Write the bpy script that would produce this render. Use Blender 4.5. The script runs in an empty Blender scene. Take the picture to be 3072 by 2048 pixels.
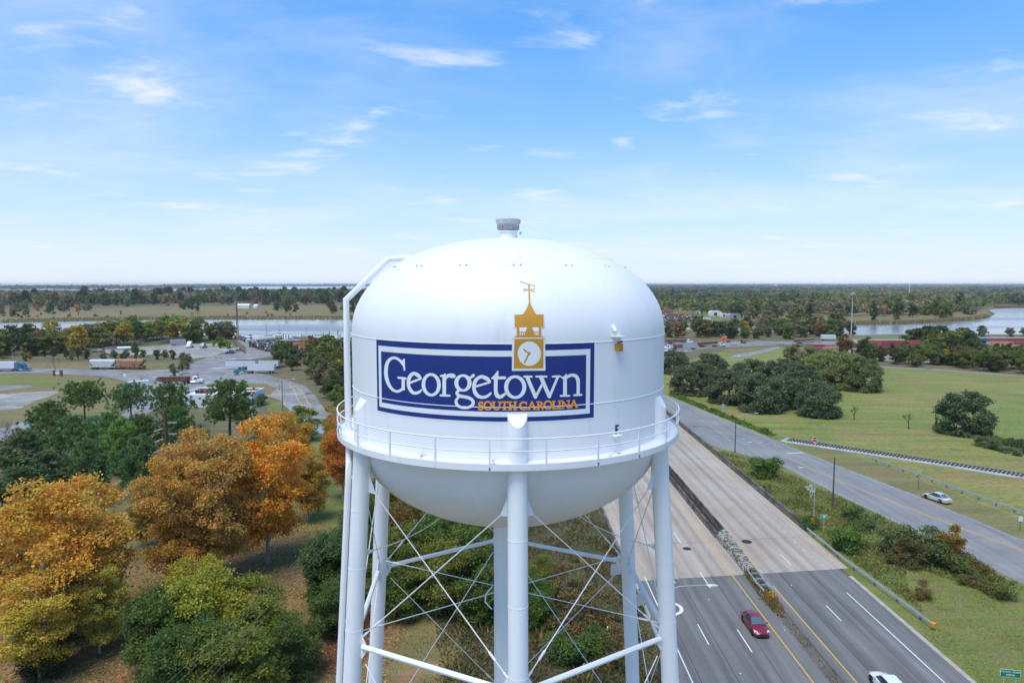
import bpy, bmesh, math, random
import numpy as np
from mathutils import Vector, Matrix

S = bpy.context.scene
COL = S.collection
R_ = math.radians
random.seed(7)
RNG = np.random.default_rng(11)

# ------------------------------------------------------------------ camera
CAMH = 37.0
PITCH = R_(4.77)
cam_d = bpy.data.cameras.new('camera')
cam_d.sensor_width = 36.0
cam_d.lens = 24.0
cam_d.clip_start = 0.5
cam_d.clip_end = 40000.0
cam = bpy.data.objects.new('camera', cam_d)
COL.objects.link(cam)
cam.location = (0, 0, CAMH)
cam.rotation_euler = (R_(90) - PITCH, 0, 0)
S.camera = cam

# ------------------------------------------------------------------ sky, sun, exposure
SUN_EL, SUN_AZ = 67.0, -145.0      # azimuth measured from +Y towards +X: behind the viewer, to the left
w = bpy.data.worlds.new('World')
S.world = w
w.use_nodes = True
nt = w.node_tree
nt.nodes.clear()
def N(t, kind, **kw):
    n = t.nodes.new(kind)
    for k, v in kw.items():
        if k in n.inputs: n.inputs[k].default_value = v
        else: setattr(n, k, v)
    return n
def mth(t, op, a, b=None, clamp=False):
    n = t.nodes.new('ShaderNodeMath'); n.operation = op; n.use_clamp = clamp
    for i, v in enumerate((a, b)):
        if v is None: continue
        if isinstance(v, (int, float)): n.inputs[i].default_value = v
        else: t.links.new(v, n.inputs[i])
    return n.outputs[0]
def mixc(t, fac, a, b, blend='MIX'):
    n = t.nodes.new('ShaderNodeMix'); n.data_type = 'RGBA'; n.blend_type = blend
    for i, v in ((0, fac), (6, a), (7, b)):
        if isinstance(v, (int, float)): n.inputs[i].default_value = v
        elif isinstance(v, tuple): n.inputs[i].default_value = (*v, 1) if len(v) == 3 else v
        else: t.links.new(v, n.inputs[i])
    return n.outputs[2]
def ramp(t, fac, stops, interp='LINEAR'):
    n = t.nodes.new('ShaderNodeValToRGB'); n.color_ramp.interpolation = interp
    e = n.color_ramp.elements
    while len(e) > 1: e.remove(e[-1])
    for i, (p, c) in enumerate(stops):
        el = e[0] if i == 0 else e.new(p)
        el.position = p
        el.color = (*c, 1) if isinstance(c, tuple) else (c, c, c, 1)
    if fac is not None: t.links.new(fac, n.inputs[0])
    return n.outputs[0]

sky = N(nt, 'ShaderNodeTexSky', sky_type='NISHITA', sun_disc=False, sun_elevation=R_(SUN_EL), sun_rotation=R_(SUN_AZ),
        altitude=20.0, air_density=1.0, dust_density=0.4, ozone_density=1.5)
geo = N(nt, 'ShaderNodeTexCoord')
sep = N(nt, 'ShaderNodeSeparateXYZ')
nt.links.new(geo.outputs['Generated'], sep.inputs[0])
tint = mixc(nt, ramp(nt, sep.outputs[2], [(0.05, 0.0), (0.50, 1.0)]), (0.46, 0.98, 1.60), (0.19, 1.36, 2.1))
hsv_out = mixc(nt, 1.0, sky.outputs[0], tint, 'MULTIPLY')   # the photograph's vivid blue, deeper higher up
zc = mth(nt, 'MAXIMUM', sep.outputs[2], 0.015)
cx = mth(nt, 'DIVIDE', sep.outputs[0], mth(nt, 'ADD', zc, 0.12))
cy = mth(nt, 'DIVIDE', sep.outputs[1], mth(nt, 'ADD', zc, 0.12))
comb = N(nt, 'ShaderNodeCombineXYZ')
nt.links.new(cx, comb.inputs[0]); nt.links.new(cy, comb.inputs[1])
CLOUD_LOC = (21.3, -6.1, 0.0)
mp = N(nt, 'ShaderNodeMapping', Rotation=(0, 0, R_(-30)), Scale=(0.75, 1.15, 1), Location=CLOUD_LOC)
nt.links.new(comb.outputs[0], mp.inputs[0])
n1 = N(nt, 'ShaderNodeTexNoise', Scale=0.8, Detail=8.0, Roughness=0.58, Distortion=0.35)      # broad soft banks
nt.links.new(mp.outputs[0], n1.inputs['Vector'])
n2 = N(nt, 'ShaderNodeTexNoise', Scale=2.6, Detail=7.0, Roughness=0.55, Distortion=0.25)      # small puffs
nt.links.new(mp.outputs[0], n2.inputs['Vector'])
n3 = N(nt, 'ShaderNodeTexNoise', Scale=7.0, Detail=6.0, Roughness=0.65, Distortion=0.6)       # fibrous edges
nt.links.new(mp.outputs[0], n3.inputs['Vector'])
fib = ramp(nt, n3.outputs[0], [(0.30, 0.55), (0.70, 1.0)])
c1 = mth(nt, 'MULTIPLY', ramp(nt, n1.outputs[0], [(0.40, 0.0), (0.68, 1.0)], 'EASE'), 0.40)
c2 = mth(nt, 'MULTIPLY', ramp(nt, n2.outputs[0], [(0.56, 0.0), (0.72, 1.0)], 'EASE'), 0.62)
cl = mth(nt, 'MULTIPLY', mth(nt, 'ADD', c1, c2, True), fib)
# thin veil that thickens towards the horizon all round
veil = ramp(nt, sep.outputs[2], [(0.0, 0.85), (0.10, 0.52), (0.22, 0.22), (0.40, 0.04), (0.6, 0.03)])
cl = mth(nt, 'ADD', veil, mth(nt, 'MULTIPLY', cl, mth(nt, 'SUBTRACT', 1.0, veil)), True)
skyc = mixc(nt, cl, hsv_out, (7.5, 7.8, 8.6))
bg = N(nt, 'ShaderNodeBackground', Strength=0.085)
nt.links.new(skyc, bg.inputs[0])
wo = N(nt, 'ShaderNodeOutputWorld')
nt.links.new(bg.outputs[0], wo.inputs[0])

sun_d = bpy.data.lights.new('sun', 'SUN')
sun_d.energy = 2.4
sun_d.angle = R_(35)
sun_d.color = (1.0, 0.90, 0.74)
sun = bpy.data.objects.new('sun', sun_d)
COL.objects.link(sun)
sd = Vector((math.sin(R_(SUN_AZ)) * math.cos(R_(SUN_EL)), math.cos(R_(SUN_AZ)) * math.cos(R_(SUN_EL)), math.sin(R_(SUN_EL))))
sun.rotation_euler = sd.to_track_quat('Z', 'Y').to_euler()
sun.location = (-60, -60, 120)

vs = S.view_settings
vs.view_transform = 'Standard'
vs.look = 'None'
vs.exposure = 0.54
vs.gamma = 1.0
vs.use_curve_mapping = False
S.render.engine = 'CYCLES'
cy_ = S.cycles
cy_.max_bounces = 7; cy_.diffuse_bounces = 4; cy_.glossy_bounces = 3; cy_.transmission_bounces = 4
cy_.transparent_max_bounces = 6; cy_.volume_bounces = 0
cy_.use_denoising = True
cy_.sample_clamp_indirect = 8.0

# ------------------------------------------------------------------ photo pixel -> place on the ground (3072 x 2048 pixels)
PC, PS = math.cos(PITCH), math.sin(PITCH)
def G(px, py, z=0.0):
    x, y = px - 1536.0, py - 1024.0
    d, f = y * PC + 2048 * PS, 2048 * PC - y * PS
    k = (CAMH - z) / d
    return (x * k, f * k)
def at_depth(px, py, Y):          # point seen at a pixel at forward distance Y
    x, y = px - 1536.0, py - 1024.0
    d, f = y * PC + 2048 * PS, 2048 * PC - y * PS
    return (x * Y / f, Y, CAMH - d * Y / f)

# ------------------------------------------------------------------ materials
MATS = {}
def mat(name, col, rough=0.6, metal=0.0, spec=0.4, noise=0.0, nscale=4.0, bump=0.0, bscale=20.0, coat=0.0, stretch=(1, 1, 1), dirt=None, dscale=1.2, dcut=(0.55, 0.75), emis=None):
    """painted / solid surface with uneven colour, optional dirt patches and fine relief"""
    if name in MATS: return MATS[name]
    m = bpy.data.materials.new(name); m.use_nodes = True
    t = m.node_tree; b = t.nodes['Principled BSDF']
    b.inputs['Roughness'].default_value = rough
    b.inputs['Metallic'].default_value = metal
    b.inputs['Specular IOR Level'].default_value = spec
    b.inputs['Coat Weight'].default_value = coat
    if emis:
        b.inputs['Emission Color'].default_value = (*emis[0], 1); b.inputs['Emission Strength'].default_value = emis[1]
    tc = N(t, 'ShaderNodeTexCoord'); mp = N(t, 'ShaderNodeMapping', Scale=stretch)
    t.links.new(tc.outputs['Object'], mp.inputs[0])
    out = None
    if noise > 0:
        n = N(t, 'ShaderNodeTexNoise', Scale=nscale, Detail=5.0, Roughness=0.6)
        t.links.new(mp.outputs[0], n.inputs['Vector'])
        lo = tuple(max(0, c * (1 - noise)) for c in col); hi = tuple(min(1, c * (1 + noise)) for c in col)
        out = ramp(t, n.outputs[0], [(0.28, lo), (0.72, hi)])
    if dirt:
        n = N(t, 'ShaderNodeTexNoise', Scale=dscale, Detail=8.0, Roughness=0.68)
        t.links.new(mp.outputs[0], n.inputs['Vector'])
        f = ramp(t, n.outputs[0], [(dcut[0], 0.0), (dcut[1], 1.0)])
        out = mixc(t, f, out if out is not None else tuple(col), tuple(dirt))
    if out is not None: t.links.new(out, b.inputs['Base Color'])
    else: b.inputs['Base Color'].default_value = (*col, 1)
    if bump > 0:
        n = N(t, 'ShaderNodeTexNoise', Scale=bscale, Detail=4.0, Roughness=0.6)
        t.links.new(mp.outputs[0], n.inputs['Vector'])
        bn = N(t, 'ShaderNodeBump', Strength=bump, Distance=0.05)
        t.links.new(n.outputs[0], bn.inputs['Height']); t.links.new(bn.outputs[0], b.inputs['Normal'])
    MATS[name] = m
    return m

def M(name):
    return MATS[name]

# ------------------------------------------------------------------ mesh builder
def tag(o, label=None, cat=None, group=None, kind=None):
    if label: o['label'] = label
    if cat: o['category'] = cat
    if group: o['group'] = group
    if kind: o['kind'] = kind
    return o
def empty(name, loc=(0, 0, 0), rz=0.0, label=None, cat=None, group=None):
    o = bpy.data.objects.new(name, None); COL.objects.link(o)
    o.location = loc; o.rotation_euler = (0, 0, rz); o.empty_display_size = 0.3
    return tag(o, label, cat, group)
def copy_tree(o, parent=None):
    c = o.copy(); COL.objects.link(c); c.parent = parent
    for ch in list(o.children): copy_tree(ch, c)
    return c

class MB:
    def __init__(s): s.v = []; s.f = []; s.m = []
    def add(s, vs, fs, mi=0):
        k = len(s.v); s.v += [tuple(p) for p in vs]
        s.f += [tuple(i + k for i in f) for f in fs]; s.m += [mi] * len(fs)
        return s
    def box(s, c, d, rz=0.0, mi=0, taper=(1, 1), rx=0.0, ry=0.0):
        x, y, z = d[0] / 2, d[1] / 2, d[2] / 2
        mtx = Matrix.Translation(c) @ Matrix.Rotation(rz, 4, 'Z') @ Matrix.Rotation(ry, 4, 'Y') @ Matrix.Rotation(rx, 4, 'X')
        p = []
        for sz in (-1, 1):
            k = taper if sz > 0 else (1, 1)
            for sx, sy in ((-1, -1), (1, -1), (1, 1), (-1, 1)):
                p.append(mtx @ Vector((sx * x * k[0], sy * y * k[1], sz * z)))
        return s.add(p, [(3, 2, 1, 0), (4, 5, 6, 7), (0, 1, 5, 4), (1, 2, 6, 5), (2, 3, 7, 6), (3, 0, 4, 7)], mi)
    def tube(s, pts, rad, n=8, mi=0, cap=True):
        pts = [Vector(p) for p in pts]
        if not hasattr(rad, '__len__'): rad = [rad] * len(pts)
        rings = []; prev = None
        for i, p in enumerate(pts):
            a = pts[max(0, i - 1)]; b = pts[min(len(pts) - 1, i + 1)]
            d = (b - a).normalized()
            if prev is None:
                u = d.orthogonal().normalized()
            else:
                u = (prev - d * prev.dot(d))
                u = u.normalized() if u.length > 1e-6 else d.orthogonal().normalized()
            prev = u
            v = d.cross(u)
            rings.append([p + (u * math.cos(2 * math.pi * j / n) + v * math.sin(2 * math.pi * j / n)) * rad[i] for j in range(n)])
        vs = [q for r in rings for q in r]; fs = []
        for i in range(len(pts) - 1):
            for j in range(n):
                a, b = i * n + j, i * n + (j + 1) % n
                fs.append((a, b, b + n, a + n))
        if cap:
            fs.append(tuple(range(n - 1, -1, -1))); fs.append(tuple(range((len(pts) - 1) * n, len(pts) * n)))
        return s.add(vs, fs, mi)
    def lathe(s, prof, n=32, c=(0, 0, 0), mi=0, cap=(False, False)):
        vs = []; fs = []
        for r, z in prof:
            for j in range(n):
                a = 2 * math.pi * j / n
                vs.append((c[0] + r * math.cos(a), c[1] + r * math.sin(a), c[2] + z))
        for i in range(len(prof) - 1):
            for j in range(n):
                a, b = i * n + j, i * n + (j + 1) % n
                fs.append((a, b, b + n, a + n))
        if cap[0]: fs.append(tuple(range(n - 1, -1, -1)))
        if cap[1]: fs.append(tuple(range((len(prof) - 1) * n, len(prof) * n)))
        return s.add(vs, fs, mi)
    def prism(s, poly, y0, y1, mi=0, axis='y'):
        """polygon in x,z extruded along y (or x,y extruded along z)"""
        n = len(poly)
        if axis == 'y': vs = [(p[0], y0, p[1]) for p in poly] + [(p[0], y1, p[1]) for p in poly]
        elif axis == 'x': vs = [(y0, p[0], p[1]) for p in poly] + [(y1, p[0], p[1]) for p in poly]
        else: vs = [(p[0], p[1], y0) for p in poly] + [(p[0], p[1], y1) for p in poly]
        fs = [tuple(range(n)), tuple(range(2 * n - 1, n - 1, -1))]
        fs += [(i, i + n, (i + 1) % n + n, (i + 1) % n) for i in range(n)]
        return s.add(vs, fs, mi)
    def loft(s, secs, mi=0, cap=True, closed=True):
        n = len(secs[0]); vs = [q for r in secs for q in r]; fs = []
        for i in range(len(secs) - 1):
            for j in range(n if closed else n - 1):
                a, b = i * n + j, i * n + (j + 1) % n
                fs.append((a, b, b + n, a + n))
        if cap:
            fs.append(tuple(range(n - 1, -1, -1))); fs.append(tuple(range((len(secs) - 1) * n, len(secs) * n)))
        return s.add(vs, fs, mi)
    def build(s, name, mats, parent=None, smooth=False, bevel=0.0, fixn=True):
        me = bpy.data.meshes.new(name)
        me.from_pydata([tuple(p) for p in s.v], [], s.f)
        if not isinstance(mats, (list, tuple)): mats = [mats]
        for m in mats: me.materials.append(M(m) if isinstance(m, str) else m)
        if len(mats) > 1: me.polygons.foreach_set('material_index', s.m)
        if fixn:
            bm = bmesh.new(); bm.from_mesh(me); bmesh.ops.recalc_face_normals(bm, faces=bm.faces); bm.to_mesh(me); bm.free()
        me.update()
        o = bpy.data.objects.new(name, me); COL.objects.link(o)
        if parent is not None: o.parent = parent
        if smooth:
            me.polygons.foreach_set('use_smooth', [True] * len(me.polygons))
            try: me.set_sharp_from_angle(angle=R_(smooth if smooth is not True else 40))
            except Exception: pass
        if bevel:
            md = o.modifiers.new('bevel', 'BEVEL'); md.width = bevel; md.segments = 2; md.limit_method = 'ANGLE'
        return o
# ================================================================== WATER TOWER
mat('tower_white', (0.80, 0.80, 0.80), rough=0.48, spec=0.35, noise=0.035, nscale=0.35, dirt=(0.68, 0.685, 0.68), dscale=1.3, dcut=(0.55, 0.85), stretch=(1, 1, 0.10), bump=0.02, bscale=0.5)
mat('tower_deck', (0.78, 0.79, 0.80), rough=0.5, noise=0.05, nscale=0.8, dirt=(0.10, 0.085, 0.07), dscale=1.1, dcut=(0.60, 0.68))
mat('sign_blue', (0.012, 0.034, 0.19), rough=0.42, spec=0.35, noise=0.10, nscale=1.5)
mat('sign_white', (0.78, 0.795, 0.80), rough=0.42, noise=0.03, nscale=1.5)
mat('sign_gold', (0.56, 0.27, 0.025), rough=0.42, noise=0.08, nscale=1.2)
mat('sign_orange', (0.86, 0.33, 0.035), rough=0.42, noise=0.05, nscale=1.2)
mat('sign_navy', (0.008, 0.012, 0.06), rough=0.45)
mat('vent_grey', (0.46, 0.455, 0.445), rough=0.55, noise=0.15, nscale=3.0, dirt=(0.30, 0.29, 0.27), dscale=2.0)
mat('hole_grey', (0.30, 0.31, 0.32), rough=0.6)
TX, TY, TR = -0.20, 36.5, 8.17
Z_TAN, Z_DECK, Z_APEX = CAMH - 2.47, CAMH - 7.39, CAMH + 2.42
HB, BOWL = Z_APEX - Z_TAN, 5.1
PEXP = 2.12
def shell_r(z):
    z = np.asarray(z, float)
    up = np.clip((z - Z_TAN) / HB, 0, 1); dn = np.clip((Z_DECK - z) / BOWL, 0, 1)
    return TR * np.where(z > Z_TAN, (1 - up ** PEXP) ** (1 / PEXP), np.sqrt(1 - dn ** 2))
def on_shell(px, py, off=0.01):
    """photo pixels -> points on the painted shell, lifted off it by off metres"""
    px = np.asarray(px, float); py = np.asarray(py, float)
    d = np.stack([px - 1536, 2048 * PC - (py - 1024) * PS, -((py - 1024) * PC + 2048 * PS)], -1)
    d /= np.linalg.norm(d, axis=-1, keepdims=True)
    o = np.array([0, 0, CAMH])
    def f(t):
        p = o + d * t[..., None]
        return np.hypot(p[..., 0] - TX, p[..., 1] - TY) - shell_r(p[..., 2])
    lo = np.full(px.shape, 24.0); hi = np.full(px.shape, 24.0); done = np.zeros(px.shape, bool)
    for t in np.arange(24.0, 38.0, 0.2):
        tt = np.full(px.shape, t); neg = f(tt) < 0
        hi = np.where(neg & ~done, t, hi); lo = np.where(neg & ~done, t - 0.2, lo); done |= neg
    for _ in range(22):
        mid = (lo + hi) / 2; neg = f(mid) < 0
        hi = np.where(neg, mid, hi); lo = np.where(neg, lo, mid)
    p = o + d * hi[..., None]
    e = 0.01
    dr = (shell_r(p[..., 2] + e) - shell_r(p[..., 2] - e)) / (2 * e)
    a = np.arctan2(p[..., 1] - TY, p[..., 0] - TX)
    n = np.stack([np.cos(a), np.sin(a), -dr], -1); n /= np.linalg.norm(n, axis=-1, keepdims=True)
    return p + n * off

tower = empty('water_tower', (TX, TY, 0), 0, 'tall white six-legged water tower with blue town name panel', 'water tower')
def tpart(mb, name, m, parent=None, **kw):
    o = mb.build(name, m, parent or tower, **kw)
    if parent is None: o.location = (-TX, -TY, 0)
    return o
def pol(az, r, z):      # azimuth from the viewer's side (0 = facing the camera), positive to the right
    return (TX + r * math.sin(R_(az)), TY - r * math.cos(R_(az)), z)

b = MB()
prof = [(0.001, Z_APEX)]
for i in range(1, 41):
    u = math.cos(math.pi / 2 * i / 40)
    prof.append((float(shell_r(Z_TAN + HB * u)), Z_TAN + HB * u))
for i in range(1, 9): prof.append((TR, Z_TAN + (Z_DECK - Z_TAN) * i / 8))
for i in range(1, 41):
    u = math.sin(math.pi / 2 * i / 40)
    prof.append((max(0.001, TR * math.cos(math.pi / 2 * i / 40)), Z_DECK - BOWL * u))
b.lathe(prof, 192, (TX, TY, 0))
tank = tpart(b, 'tank', 'tower_white', smooth=60)
for rr, zz, tk in ((TR + 0.004, Z_TAN, 0.02), (TR + 0.004, CAMH - 5.14, 0.02), (float(shell_r(CAMH + 1.25)), CAMH + 1.25, 0.012)):
    b = MB(); b.tube([pol(360 * i / 96, rr, zz) for i in range(97)], tk, 5, cap=False); tpart(b, 'weld_seam', 'tower_white')
lug = None
for i in range(16):
    for k in (-1.4, 1.4):
        az = 3.9 + 22.5 * i + k; z = CAMH + 0.86; r = float(shell_r(z)) + 0.02
        b = MB(); b.lathe([(0.025, -0.035), (0.052, -0.015), (0.052, 0.015), (0.025, 0.035)], 10, mi=0)
        if lug is None: lug = tpart(b, 'lifting_lug', mat('lug_grey', (0.52, 0.53, 0.54), rough=0.5)); lo = lug
        else: lo = bpy.data.objects.new('lifting_lug', lug.data); COL.objects.link(lo); lo.parent = tower
        p = pol(az, r, z); lo.location = (p[0] - TX, p[1] - TY, p[2]); lo.rotation_euler = (R_(90), 0, R_(az + 35))

# --- roof vent
va = Z_APEX - 0.03
vent = empty('roof_vent', (0, 0, va)); vent.parent = tower; vent.scale = (0.88, 0.88, 0.95)
b = MB(); b.lathe([(0.75, -0.12), (0.55, 0.05), (0.52, 0.38), (0.6, 0.40), (0.6, 0.44), (0.1, 0.44)], 28)
b.build('vent_neck', 'tower_white', vent, smooth=30)
b = MB(); b.lathe([(0.44, 0.44), (0.50, 0.62), (0.56, 0.70), (0.56, 0.78)], 28)
b.build('vent_screen', 'vent_grey', vent, smooth=30)
b = MB(); b.lathe([(0.50, 0.68), (0.66, 0.72), (0.66, 0.80), (0.74, 0.84), (0.75, 1.06), (0.70, 1.09), (0.02, 1.12)], 32)
b.build('vent_cap', 'vent_grey', vent, smooth=30)
for i in range(14):
    a = 2 * math.pi * i / 14
    b = MB(); b.box((0.60 * math.cos(a), 0.60 * math.sin(a), 0.62), (0.14, 0.02, 0.22), rz=a); b.build('vent_rib', 'vent_grey', vent)
b = MB(); b.tube([(0.06, -0.2, 1.10), (0.06, -0.2, 1.2)], 0.02, 6); b.build('lifting_eye', 'vent_grey', vent)
b = MB(); b.box((0.72, -0.1, 0.30), (0.12, 0.1, 0.08)); b.box((0.78, -0.05, 0.36), (0.05, 0.05, 0.1)); b.build('hatch_hook', 'hole_grey', vent)

# --- balcony
RB = 9.0
b = MB()
b.lathe([(TR - 0.02, Z_DECK - 0.03), (RB - 0.10, Z_DECK - 0.05), (RB - 0.10, Z_DECK - 0.08), (TR - 0.02, Z_DECK - 0.09)], 144, (TX, TY, 0))
deck = tpart(b, 'balcony_deck', 'tower_deck')
b = MB()
b.lathe([(RB - 0.10, Z_DECK - 0.25), (RB, Z_DECK - 0.25), (RB, Z_DECK + 0.03), (RB - 0.014, Z_DECK + 0.03), (RB - 0.014, Z_DECK - 0.235), (RB - 0.10, Z_DECK - 0.235)], 144, (TX, TY, 0))
tpart(b, 'balcony_fascia', 'tower_white')
for z, r, nm in ((Z_DECK + 1.08, 0.032, 'top_rail'), (Z_DECK + 0.56, 0.026, 'middle_rail')):
    b = MB(); b.tube([pol(360 * i / 120, RB - 0.03, z) for i in range(121)], r, 7, cap=False)
    tpart(b, nm, 'tower_white', smooth=60)
pb = MB(); pb.box((0, 0, 0.41), (0.07, 0.07, 1.32)); pb.box((0.025, 0, -0.17), (0.02, 0.12, 0.12))
pm = None
for i in range(24):
    az = -4.6 + 15 * i
    if pm is None: po = pb.build('rail_post', 'tower_white', tower); pm = po.data
    else: po = bpy.data.objects.new('rail_post', pm); COL.objects.link(po); po.parent = tower
    p = pol(az, RB - 0.03, Z_DECK); po.location = (p[0] - TX, p[1] - TY, p[2]); po.rotation_euler = (0, 0, R_(az - 90))

# --- legs
LEGAZ = [3 + 60 * i for i in range(6)]
def leg_r(z): return 8.2 + 0.067 * (CAMH - 7.0 - z)
LR = 0.43
for az in LEGAZ:
    b = MB(); n = 32; vs = []; fs = []
    zs = [0.0, 6, 12, 18, 22, 25, 28, 30.2, CAMH - 5.75]
    ca, sa = math.sin(R_(az)), -math.cos(R_(az))
    for k, z in enumerate(zs):
        for j in range(n):
            t = 2 * math.pi * j / n; ou = LR * math.cos(t); sd_ = LR * math.sin(t)
            zz = z
            if k == len(zs) - 1: zz = CAMH - 5.40 - 1.5 * (ou - 0.07)
            r = leg_r(zz) + ou
            vs.append((TX + r * ca - sd_ * sa, TY + r * sa + sd_ * ca, zz))
    for k in range(len(zs) - 1):
        for j in range(n):
            a, c = k * n + j, k * n + (j + 1) % n
            fs.append((a, c, c + n, a + n))
    b.add(vs, fs); b.add(vs[-n:], [tuple(range(n))], 0)
    leg = tpart(b, 'leg', 'tower_white', smooth=50)
    for z in (2.5, 5.5, 8.5, 11.5, 14.5, 17.5, 20.5, 23.5, 26.3):
        c = Vector(pol(az, leg_r(z), z)); b = MB()
        b.tube([c + Vector((LR * 1.006 * math.cos(2 * math.pi * j / 24), LR * 1.006 * math.sin(2 * math.pi * j / 24), 0)) for j in range(25)], 0.012, 4, cap=False)
        b.build('leg_seam', 'tower_white', leg)
    b = MB(); p = pol(az, leg_r(0.15), 0.25); b.box(p, (1.7, 1.7, 0.5), rz=R_(az)); b.build('foundation', mat('concrete_pale', (0.42, 0.40, 0.37), rough=0.85, noise=0.2, nscale=1.5), leg)

# --- riser pipe in the middle
b = MB(); b.lathe([(0.80, 0.0), (0.80, Z_DECK - BOWL + 0.5)], 40, (TX, TY, 0)); 
riser = tpart(b, 'riser_pipe', 'tower_white', smooth=50)
for z in (10, 13, 16, 19.1, 21.5, 23.6):
    b = MB(); b.tube([pol(360 * j / 32, 0.805, z) for j in range(33)], 0.015, 4, cap=False); b.build('pipe_seam', 'tower_white', riser)
b = MB(); b.tube([pol(270 - 10, 0.9, 20.3), pol(275, 1.25, 20.0), pol(280, 1.3, 19.6), pol(285, 0.95, 19.2)], 0.04, 6)
b.build('cable_loop', 'tower_white', riser)

# --- struts, radial ties and diagonal rods
def inner(az, z, dr=0.0): return pol(az, leg_r(z) + dr, z)
ZT, ZS, ZS2 = CAMH - 9.5, CAMH - 17.3, 8.6
def edge_pts(a0, a1, z0, z1, gap):
    p, q = Vector(inner(a0, z0)), Vector(inner(a1, z1)); d = (q - p); d.z = 0; d.normalize()
    return p + d * gap, q - d * gap
for i in range(6):
    a0, a1 = LEGAZ[i], LEGAZ[(i + 1) % 6]
    for z in (ZS, ZS2):
        p, q = edge_pts(a0, a1, z, z, LR + 0.12)
        b = MB(); b.tube([p, q], 0.135, 8)
        st = tpart(b, 'strut', 'tower_white')
        for e, s_ in ((p, 1), (q, -1)):
            b = MB(); dd = (q - p).normalized() * s_
            for dz in (0.0,):
                b.prism([(-0.02, -0.6), (-0.02, 0.6), (0.10, 0.6), (0.34, 0.2), (0.34, -0.2), (0.10, -0.6)], -0.012, 0.012)
                k = len(b.v) - 12; rz = math.atan2(dd.y, dd.x)
                mt = Matrix.Translation(e - dd * 0.13) @ Matrix.Rotation(rz, 4, 'Z')
                for j in range(k, len(b.v)): b.v[j] = tuple(mt @ Vector(b.v[j]))
            b.build('gusset_plate', 'tower_white', st)
    for (zt, zb) in ((ZT, ZS + 0.45), (ZS - 0.45, ZS2 + 0.45)):
        for (s0, s1) in ((a0, a1), (a1, a0)):
            off = 0.05 if s0 == a0 else -0.05
            p, q = Vector(inner(s0, zt)), Vector(inner(s1, zb)); d = (q - p); d.z = 0; d.normalize()
            p += d * (LR + 0.02); q -= d * (LR + 0.05); nrm = Vector((-d.y, d.x, 0)) * off
            p += nrm; q += nrm; ax = (q - p).normalized(); L = (q - p).length
            b = MB(); b.tube([p + ax * 0.45, q - ax * 0.35], 0.027, 6)
            rod = tpart(b, 'tie_rod', 'tower_white')
            b = MB(); m1 = q - ax * 1.15
            b.tube([m1 - ax * 0.28, m1 - ax * 0.2, m1 + ax * 0.2, m1 + ax * 0.28], [0.03, 0.06, 0.06, 0.03], 6)
            b.build('turnbuckle', 'tower_white', rod)
            b = MB(); b.tube([q - ax * 0.42, q - ax * 0.32, q], [0.03, 0.055, 0.05], 6); b.build('clevis', 'tower_white', rod)
            if zt == ZT:
                b = MB(); sgn = d; b.add([p - sgn * 0.06 + Vector((0, 0, 0.75)), p - sgn * 0.06 - Vector((0, 0, 0.35)), p + ax * 0.55 + nrm * 0.1, p + ax * 0.5 + nrm * 0.1 + Vector((0, 0, 0.08)),
                                   p - sgn * 0.06 + Vector((0, 0, 0.75)) + nrm * 0.5, p - sgn * 0.06 - Vector((0, 0, 0.35)) + nrm * 0.5, p + ax * 0.55 + nrm * 0.6, p + ax * 0.5 + nrm * 0.6 + Vector((0, 0, 0.08))],
                               [(0, 1, 2, 3), (4, 7, 6, 5), (0, 3, 7, 4), (1, 5, 6, 2), (0, 4, 5, 1), (2, 6, 7, 3)])
                b.build('clevis_plate', 'tower_white', rod)
for az in LEGAZ:
    z = ZS + 0.55
    p, q = Vector(inner(az, z, -LR - 0.02)), Vector(pol(az, 0.85, z))
    b = MB(); b.tube([p, q], 0.024, 6); ax = (q - p).normalized()
    b.tube([p + ax * 0.5, p + ax * 0.58, p + ax * 0.95, p + ax * 1.03], [0.03, 0.055, 0.055, 0.03], 6)
    tpart(b, 'radial_rod', 'tower_white')
# sagging cables slung from the side legs to the underside of the bowl
for s_, az in ((-1, LEGAZ[5]), (1, LEGAZ[1])):
    p = Vector(inner(az, CAMH - 12.9, -LR)); q = Vector((TX + s_ * 1.5, TY + 4.0, Z_DECK - BOWL + 0.65))
    pts = []
    for i in range(13):
        t = i / 12; v = p.lerp(q, t); v.z += -0.75 * math.sin(math.pi * t) * (1 - 0.3 * t); pts.append(v)
    b = MB(); b.tube(pts, 0.028, 6)
    dd = (pts[1] - pts[0]).normalized(); b.tube([pts[0], pts[0] + dd * 0.5], [0.16, 0.04], 6)
    tpart(b, 'slung_cable', 'tower_white')

# --- access tube on the left
AZP = -68.0
pz = [pol(AZP - 8, 8.42, Z_DECK - 0.1), pol(AZP - 8, 8.42, CAMH - 0.78)]
top = pol(AZP - 13, 6.28, CAMH + 1.30)
endp = pol(AZP - 10, 5.1, CAMH + 1.38)
b = MB(); b.tube([pz[0], (pz[0][0], pz[0][1], CAMH - 4), pz[1], top, endp], 0.165, 16)
ac = tpart(b, 'access_tube', 'tower_white', smooth=30)
b = MB()
lowz = [Z_DECK - 0.35, Z_DECK - 1.0, Z_DECK - 1.7]
def alongleg(z, out):  # beside the left leg
    c = Vector(inner(LEGAZ[5], z)); return c + Vector((-0.60 * math.cos(R_(12)), -0.60 * math.sin(R_(12)), 0)) * out
b.tube([pz[0], (pz[0][0], pz[0][1], Z_DECK - 0.35), alongleg(Z_DECK - 1.15, 1.02), alongleg(Z_DECK - 2.0, 1.0), alongleg(20, 1), alongleg(10, 1), alongleg(0, 1)], 0.15, 14)
dp = tpart(b, 'down_pipe', 'tower_white', smooth=60)
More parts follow.
